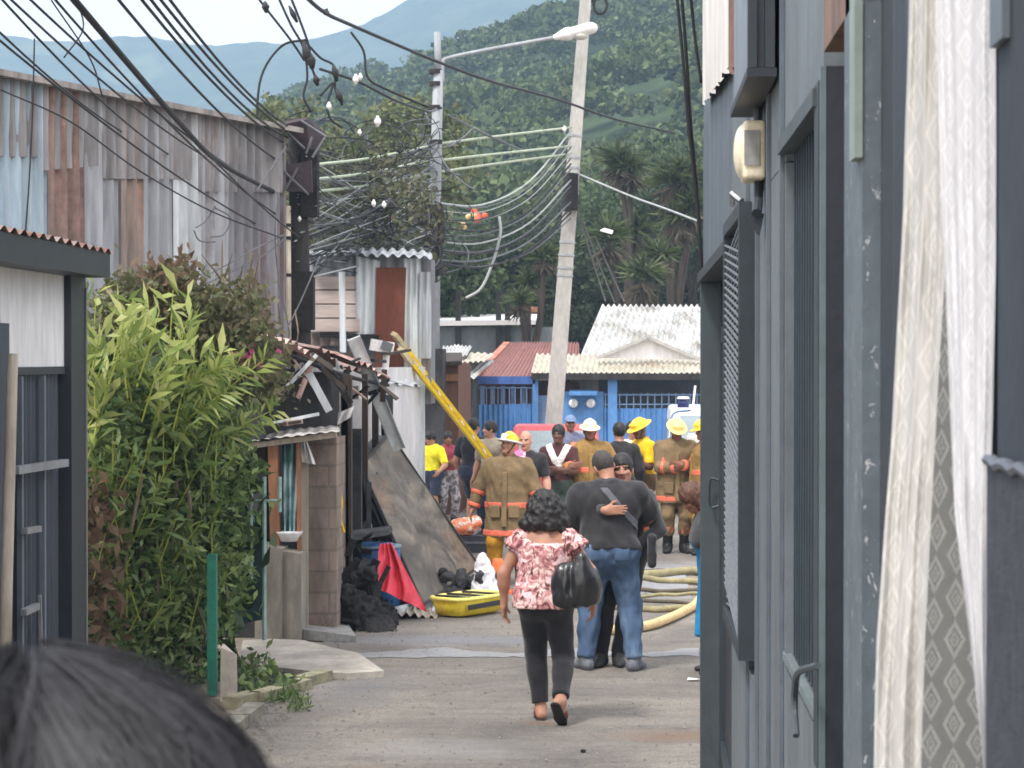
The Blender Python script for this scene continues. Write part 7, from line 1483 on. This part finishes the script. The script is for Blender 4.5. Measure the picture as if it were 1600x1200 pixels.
wc = cloth_hang('rag', 'off-white rag thrown over a post stub in the burnt doorway', 'cloth', M_WPAINT, (528, 646), (554, 634), (527, 664), (548, 652), 22.05, 9, .03, 1.5)
pw = thing('post_stub', 'pale plastered post stub in the burnt doorway', 'post', G(536, 975)); mb = MB(); a, b_ = P(527, 640, 22.3), P(546, 640, 22.3); mb.hexa([(a[0], 22.3, 0), (b_[0], 22.3, 0), (b_[0], 22.42, 0), (a[0], 22.42, 0), (a[0] + .02, 22.3, P(530, 606, 22.3)[2]), (b_[0] - .02, 22.3, P(530, 602, 22.3)[2]), (b_[0] - .02, 22.42, P(530, 602, 22.3)[2]), (a[0] + .02, 22.42, P(530, 606, 22.3)[2])]); mb.build('post', mat('dirty_plaster', S(150, 144, 134), .9, .35, 5, stretch=(1, 1, .4)), pw)
wb_ = thing('white_box', 'white box mounted beside the fallen beam', 'box', P(575, 612, 27.2)); c = P(577, 611, 27.2); mb = MB(); mb.hexa([c + np.array(o) for o in ((-.12, 0, -.09), (.12, 0, -.11), (.12, .2, -.11), (-.12, .2, -.09), (-.10, 0, .09), (.10, 0, .08), (.10, .2, .08), (-.10, .2, .09))]); mb.build('case', M_INS, wb_); mb = MB(); mb.box(c[0] - .22, c[0] - .14, c[1], c[1] + .1, c[2] - .1, c[2] + .06); mb.build('bracket', M_CABG, wb_)
ys_ = thing('strap', 'yellow strap hanging in the dark behind the scorched panel', 'strap', P(535, 800, 22.0)); mb = MB(); mb.tube(smooth_path([P(531, 768, 22), P(534, 785, 22), P(532, 810, 22), P(538, 832, 22)], 5), .014, 5); mb.build('webbing', C_YEL, ys_)
# stretcher basket
sr = thing('rescue_stretcher', 'yellow plastic rescue stretcher lying on the road left of the woman', 'stretcher', G(775, 972)); M_STY = mat('stretcher_yellow', S(240, 214, 60), .45, .12, 5, spec=.5)
a, b_ = G(722, 968), G(838, 950); dd = nrm(b_ - a); nn_ = np.array([-dd[1], dd[0], 0]); L_ = .85; wd_ = .46; c0 = a
mb = MB(); out = []; rows = []
for zz, ins in ((.02, .05), (.10, .02), (.17, 0.), (.19, .0)):
    pts = []; l, w = L_ - 2 * ins, wd_ - 2 * ins
    for i in range(28):
        t_ = 2 * math.pi * i / 28; cx_, sy_ = math.cos(t_), math.sin(t_); e = .45; x = l / 2 * math.copysign(abs(cx_) ** e, cx_); y = w / 2 * math.copysign(abs(sy_) ** e, sy_); pts.append(c0 + dd * (L_ / 2 + x) + nn_ * (wd_ / 2 + y) + np.array([0, 0, zz]))
    rows.append(pts)
V = [p for r_ in rows for p in r_]; k = 28; mb.raw(V, [(j * k + i, j * k + (i + 1) % k, (j + 1) * k + (i + 1) % k, (j + 1) * k + i) for j in range(3) for i in range(k)] + [tuple(range(k))[::-1]]); mb.build('shell', M_STY, sr, True)
mb = MB(); mb.tube(rows[3] + [rows[3][0]], .022, 6, False); mb.build('rim', mat('pale_yellow_rim', S(244, 230, 120), .45, .1), sr, True)
mb = MB(); m_ = c0 + dd * .42 + nn_ * .23; mb.beam(m_ - dd * .33 + [0, 0, .13], m_ + dd * .33 + [0, 0, .15], .30, .07); mb.build('pad', mat('stretcher_pad', S(232, 226, 120), .7, .15), sr)
mb = MB(); 
for u in (.14, .36, .62): p = c0 + dd * u; mb.beam(p - nn_ * .0 + [0, 0, .205], p + nn_ * wd_ + [0, 0, .205], .045, .02)
mb.beam(c0 + dd * .1 - nn_ * .012 + [0, 0, .11], c0 + dd * .72 - nn_ * .012 + [0, 0, .12], .02, .05); mb.build('webbing_strap', M_STRAP, sr)
# white bag, orange cone, bags and box
wg = thing('plastic_bag', 'white plastic bag standing on the road beside the stretcher', 'bag', G(757, 940)); c = np.array(wg.location); d = SDF(); d.cone(c + [0, 0, .10], c + [0, 0, .30], .15, .11, .04); d.ell(c + [-.02, 0, .42], (.075, .07, .10), None, .05); d.ell(c + [.05, 0, .08], (.17, .12, .09), None, .04); sdf_obj('bag', d, .012, mat('white_plastic_bag', S(232, 230, 236), .4, .08, 6, spec=.5), wg, .016, 26, world=True)
oc = thing('traffic_cone', 'small orange cone standing in front of the left firefighter', 'cone', G(778, 926)); c = np.array(oc.location); mb = MB(); mb.tube([c + [0, 0, .02], c + [0, 0, .36], c + [0, 0, .38]], [.13, .06, .05], 16); mb.build('cone', mat('cone_orange', S(255, 122, 70), .5, .1), oc, True); mb = MB(); mb.box(c[0] - .16, c[0] + .16, c[1] - .16, c[1] + .16, 0, .025); mb.build('base', mat('cone_base', S(235, 110, 66), .6), oc)
ob = thing('gear_bag', 'orange and white gear bag on a black case beside the scorched panel', 'bag', P(727, 838, 31)); c = G(727, 862); d = SDF(); d.ell(c + [0, 0, .34], (.2, .14, .12)); d.ell(c + [-.1, 0, .33], (.14, .13, .10)); d.ell(c + [.13, -.02, .40], (.10, .1, .09)); sdf_obj('bag', d, .02, camo('orange_white_bag', S(255, 130, 90), S(250, 150, 110), S(236, 232, 226)), ob, .015, 20, world=True)
bc = thing('black_case', 'black equipment case under the orange gear bag', 'case', c); mb = MB(); mb.box(c[0] - .28, c[0] + .32, c[1] - .15, c[1] + .2, 0, .22); mb.build('case', mat('black_case', (.03, .032, .04), .6, .2, 6), bc); mb = MB(); mb.box(c[0] - .28, c[0] + .32, c[1] - .162, c[1] - .152, .12, .15); mb.build('seam', mat('case_seam', S(90, 92, 100), .5), bc)
# hoses
LH, GHo = 'flat olive fire hose lying across the road behind the couple', 'fire hoses on the road'; M_HOSE = mat('olive_hose', S(150, 142, 108), .85, .25, 7); M_HOSED = mat('dark_hose', S(92, 84, 72), .85, .25, 7)
rg = np.random.default_rng(3)
for i, (y, r_, m) in enumerate(((893, .045, M_HOSED), (903, .07, M_HOSE), (912, .05, M_HOSE), (922, .035, M_HOSED), (934, .028, M_HOSE), (944, .03, M_HOSED), (952, .05, M_HOSE))):
    pts = [G(x, y + 4 * math.sin(x * .02 + i * 2) + rg.uniform(-2, 2)) + [0, 0, r_ * .6] for x in range(850, 1125, 26)]; mb = MB(); mb.tube(smooth_path(pts, 5), r_ * .72, 8); tag(mb.build('fire_hose', m, None, True), LH, 'hose', GHo)
mb = MB(); pts = [G(x, y) + [0, 0, .05] for x, y in ((905, 992), (960, 992), (1010, 986), (1040, 976), (1066, 964), (1086, 952), (1100, 936), (1125, 930))]; mb.tube(smooth_path(pts, 6), .046, 10); tag(mb.build('fire_hose', mat('cream_hose', S(206, 182, 134), .8, .15, 6), None, True), 'thick cream hose curving across the road at the right', 'hose')
pbk = thing('litter', 'tiny black scrap on the road near the bottom edge', 'litter', G(911, 1176)); mb = MB(); mb.ball(np.array(pbk.location) + [0, 0, .012], (.02, .016, .014), 7, 5); mb.build('scrap', M_RUB, pbk)
pbk = thing('litter', 'small pale paper scrap on the road near the dark house', 'litter', G(1083, 1064)); c = np.array(pbk.location); mb = MB(); mb.raw([c + o for o in ((-.05, -.03, .012), (.05, -.04, .02), (.06, .03, .012), (-.04, .03, .025))], [(0, 1, 2, 3)]); mb.build('scrap', M_INS, pbk)

# scattered grit along the lane edges
rg = np.random.default_rng(91); V, Fv = [], []
for i in range(1700):
    Y = rg.uniform(14.4, 27); e = rg.uniform(0, 1) ** 2.2; x = -2.72 + e * 1.5 if i % 3 else rg.uniform(-2.6, .4); r = rg.uniform(.004, .014) * (1.5 if e < .1 else 1); b = len(V); c = np.array([x, Y, .004])
    o = rg.uniform(.6, 1.2, 4); V += [c + [r * o[0], 0, 0], c + [0, r * o[1], 0], c + [-r * o[2], 0, 0], c + [0, -r * o[3], 0], c + [0, 0, r * .9]]; Fv += [(b, b + 1, b + 4), (b + 1, b + 2, b + 4), (b + 2, b + 3, b + 4), (b + 3, b, b + 4)]
tag(mesh_np('gravel', np.array(V), np.array(Fv), mat('grit', S(120, 116, 108), .95, .4, 30)), 'loose grit scattered over the road and along its left edge', 'gravel', None, 'stuff')
gt_ = []
for k in range(16): c = G(rg.uniform(395, 470), rg.uniform(1072, 1112)); gt_ += [c + rg.normal(size=3) * [.05, .05, .015] + [0, 0, .04] for i in range(26)]
v, f = leaf_mesh(np.array(gt_), .10, .12, 1.2, rg); tag(mesh_np('grass', v, f, M_LV), 'short grass tufts along the drain kerb', 'grass', None, 'stuff')
# charred bits hanging about the burnt roof edge
for i in range(26):
    x = rg.uniform(452, 618); Y = 21.2 + max(0, x - 500) * .035 + rg.uniform(0, .5); y = 548 + (x - 440) * .22 + rg.uniform(-6, 30); a = P(x, y, Y); e = np.array([rg.uniform(-.35, .35), rg.uniform(-.1, .2), rg.uniform(-.45, .05)]); mb = MB(); mb.beam(a, a + e, rg.uniform(.02, .07), .015, rg.normal(size=3)); mb.build('burnt_batten', [M_CHAR, M_WOODD, M_PINKR, M_CHAR, M_ZG][i % 5], bh)
for i in range(9):
    x = rg.uniform(536, 612); Y = 22.9 + (x - 536) * .03; a = G(x, 975); a[1] = Y; mb = MB(); mb.beam(a, P(x + rg.uniform(-30, 20), rg.uniform(690, 820), Y + .35), rg.uniform(.03, .09), .03); mb.build('burnt_stud', [M_CHAR, M_SOOT, M_WOODD][i % 3], bh)
# ------------------------------------------------------------------ spectator in front of the camera (dark hair seen from above and behind)
HC = P(135, 1040, 1.32); k = .098
sp = thing('person', 'dark-haired person close to the camera at the lower left, only the hair showing', 'person', (float(HC[0]), float(HC[1]), gh(1.3)))
z0 = HC[2] - gh(1.3); Bh = Body(h=z0 - .052, fem=True, b=1.05, head=(0, 4, 0))
make_body(sp, Bh, 'tan', .012); top(sp, 'blouse', Bh, C_GRY, .018, .4, .9, .006, .012); trousers(sp, 'trousers', Bh, C_NAVY, .018, .96, .006, .012); shoes(sp, 'shoe', Bh, M_SHOE)
M_FH = mat('dark_hair', (.030, .031, .036), .55, .25, 30, spec=.3)
rg = np.random.default_rng(17); c0 = Bh.hc; mbh = SDF(); mbh.ell(c0 + np.array([0, -.015, .02]), (.098, .11, .105), None, .02); mbh.ell(c0 + np.array([0, -.05, -.09]), (.10, .085, .14), None, .05)
ho = sdf_obj('hair', mbh, .006, M_FH, sp, .002, 60)
mb = MB(); V = []; part = .035
def lock(a0, side, rg, lift):
    pts = []; r = 1.02 + lift
    for j in range(11):
        t = j / 10; ph = .10 + t * 1.95; az = a0 + side * .30 * math.sin(t * 2.6 + a0 * 2) + .05 * math.sin(7 * t + 9 * a0)
        x = math.sin(min(ph, 1.6)) * math.cos(az) * .102 * r; y = math.sin(min(ph, 1.6)) * math.sin(az) * .114 * r; z = math.cos(ph) * .108 * r
        if ph > 1.57: z -= (ph - 1.57) * .06
        pts.append(c0 + np.array([x - part * (1 - t) ** 2, y - .015, z + .02]))
    return pts
for g_ in range(210):
    a0 = rg.uniform(0, 2 * math.pi); side = rg.choice([-1, 1]); l0 = rg.uniform(0, .10); base = lock(a0, side, rg, l0)
    for s_ in range(24):
        o = rg.normal(size=3) * .0055; tw = rg.uniform(-.004, .004)
        mb.tube([p + o * (.5 + .8 * j / 10) + np.array([tw * j / 6, 0, 0]) for j, p in enumerate(base)], [.00042] * 10 + [.00015], 3, False)
for g_ in range(520):                                        # flyaway hairs
    a0 = rg.uniform(0, 2 * math.pi); base = lock(a0, rg.choice([-1, 1]), rg, rg.uniform(.05, .24)); o = rg.normal(size=3) * .004
    mb.tube([p + o * j / 5 for j, p in enumerate(base)][:rg.integers(5, 11)], .0003, 3, False)
mb.build('hair_strand', M_FH, ho); ho.children[0]['kind'] = 'stuff'
# keep strand vertices in the figure's frame
V = np.empty(len(ho.children[0].data.vertices) * 3, dtype=np.float32); ho.children[0].data.vertices.foreach_get('co', V); V = V.reshape(-1, 3) + np.array(sp.location, dtype=np.float32); ho.children[0].data.vertices.foreach_set('co', V.ravel())
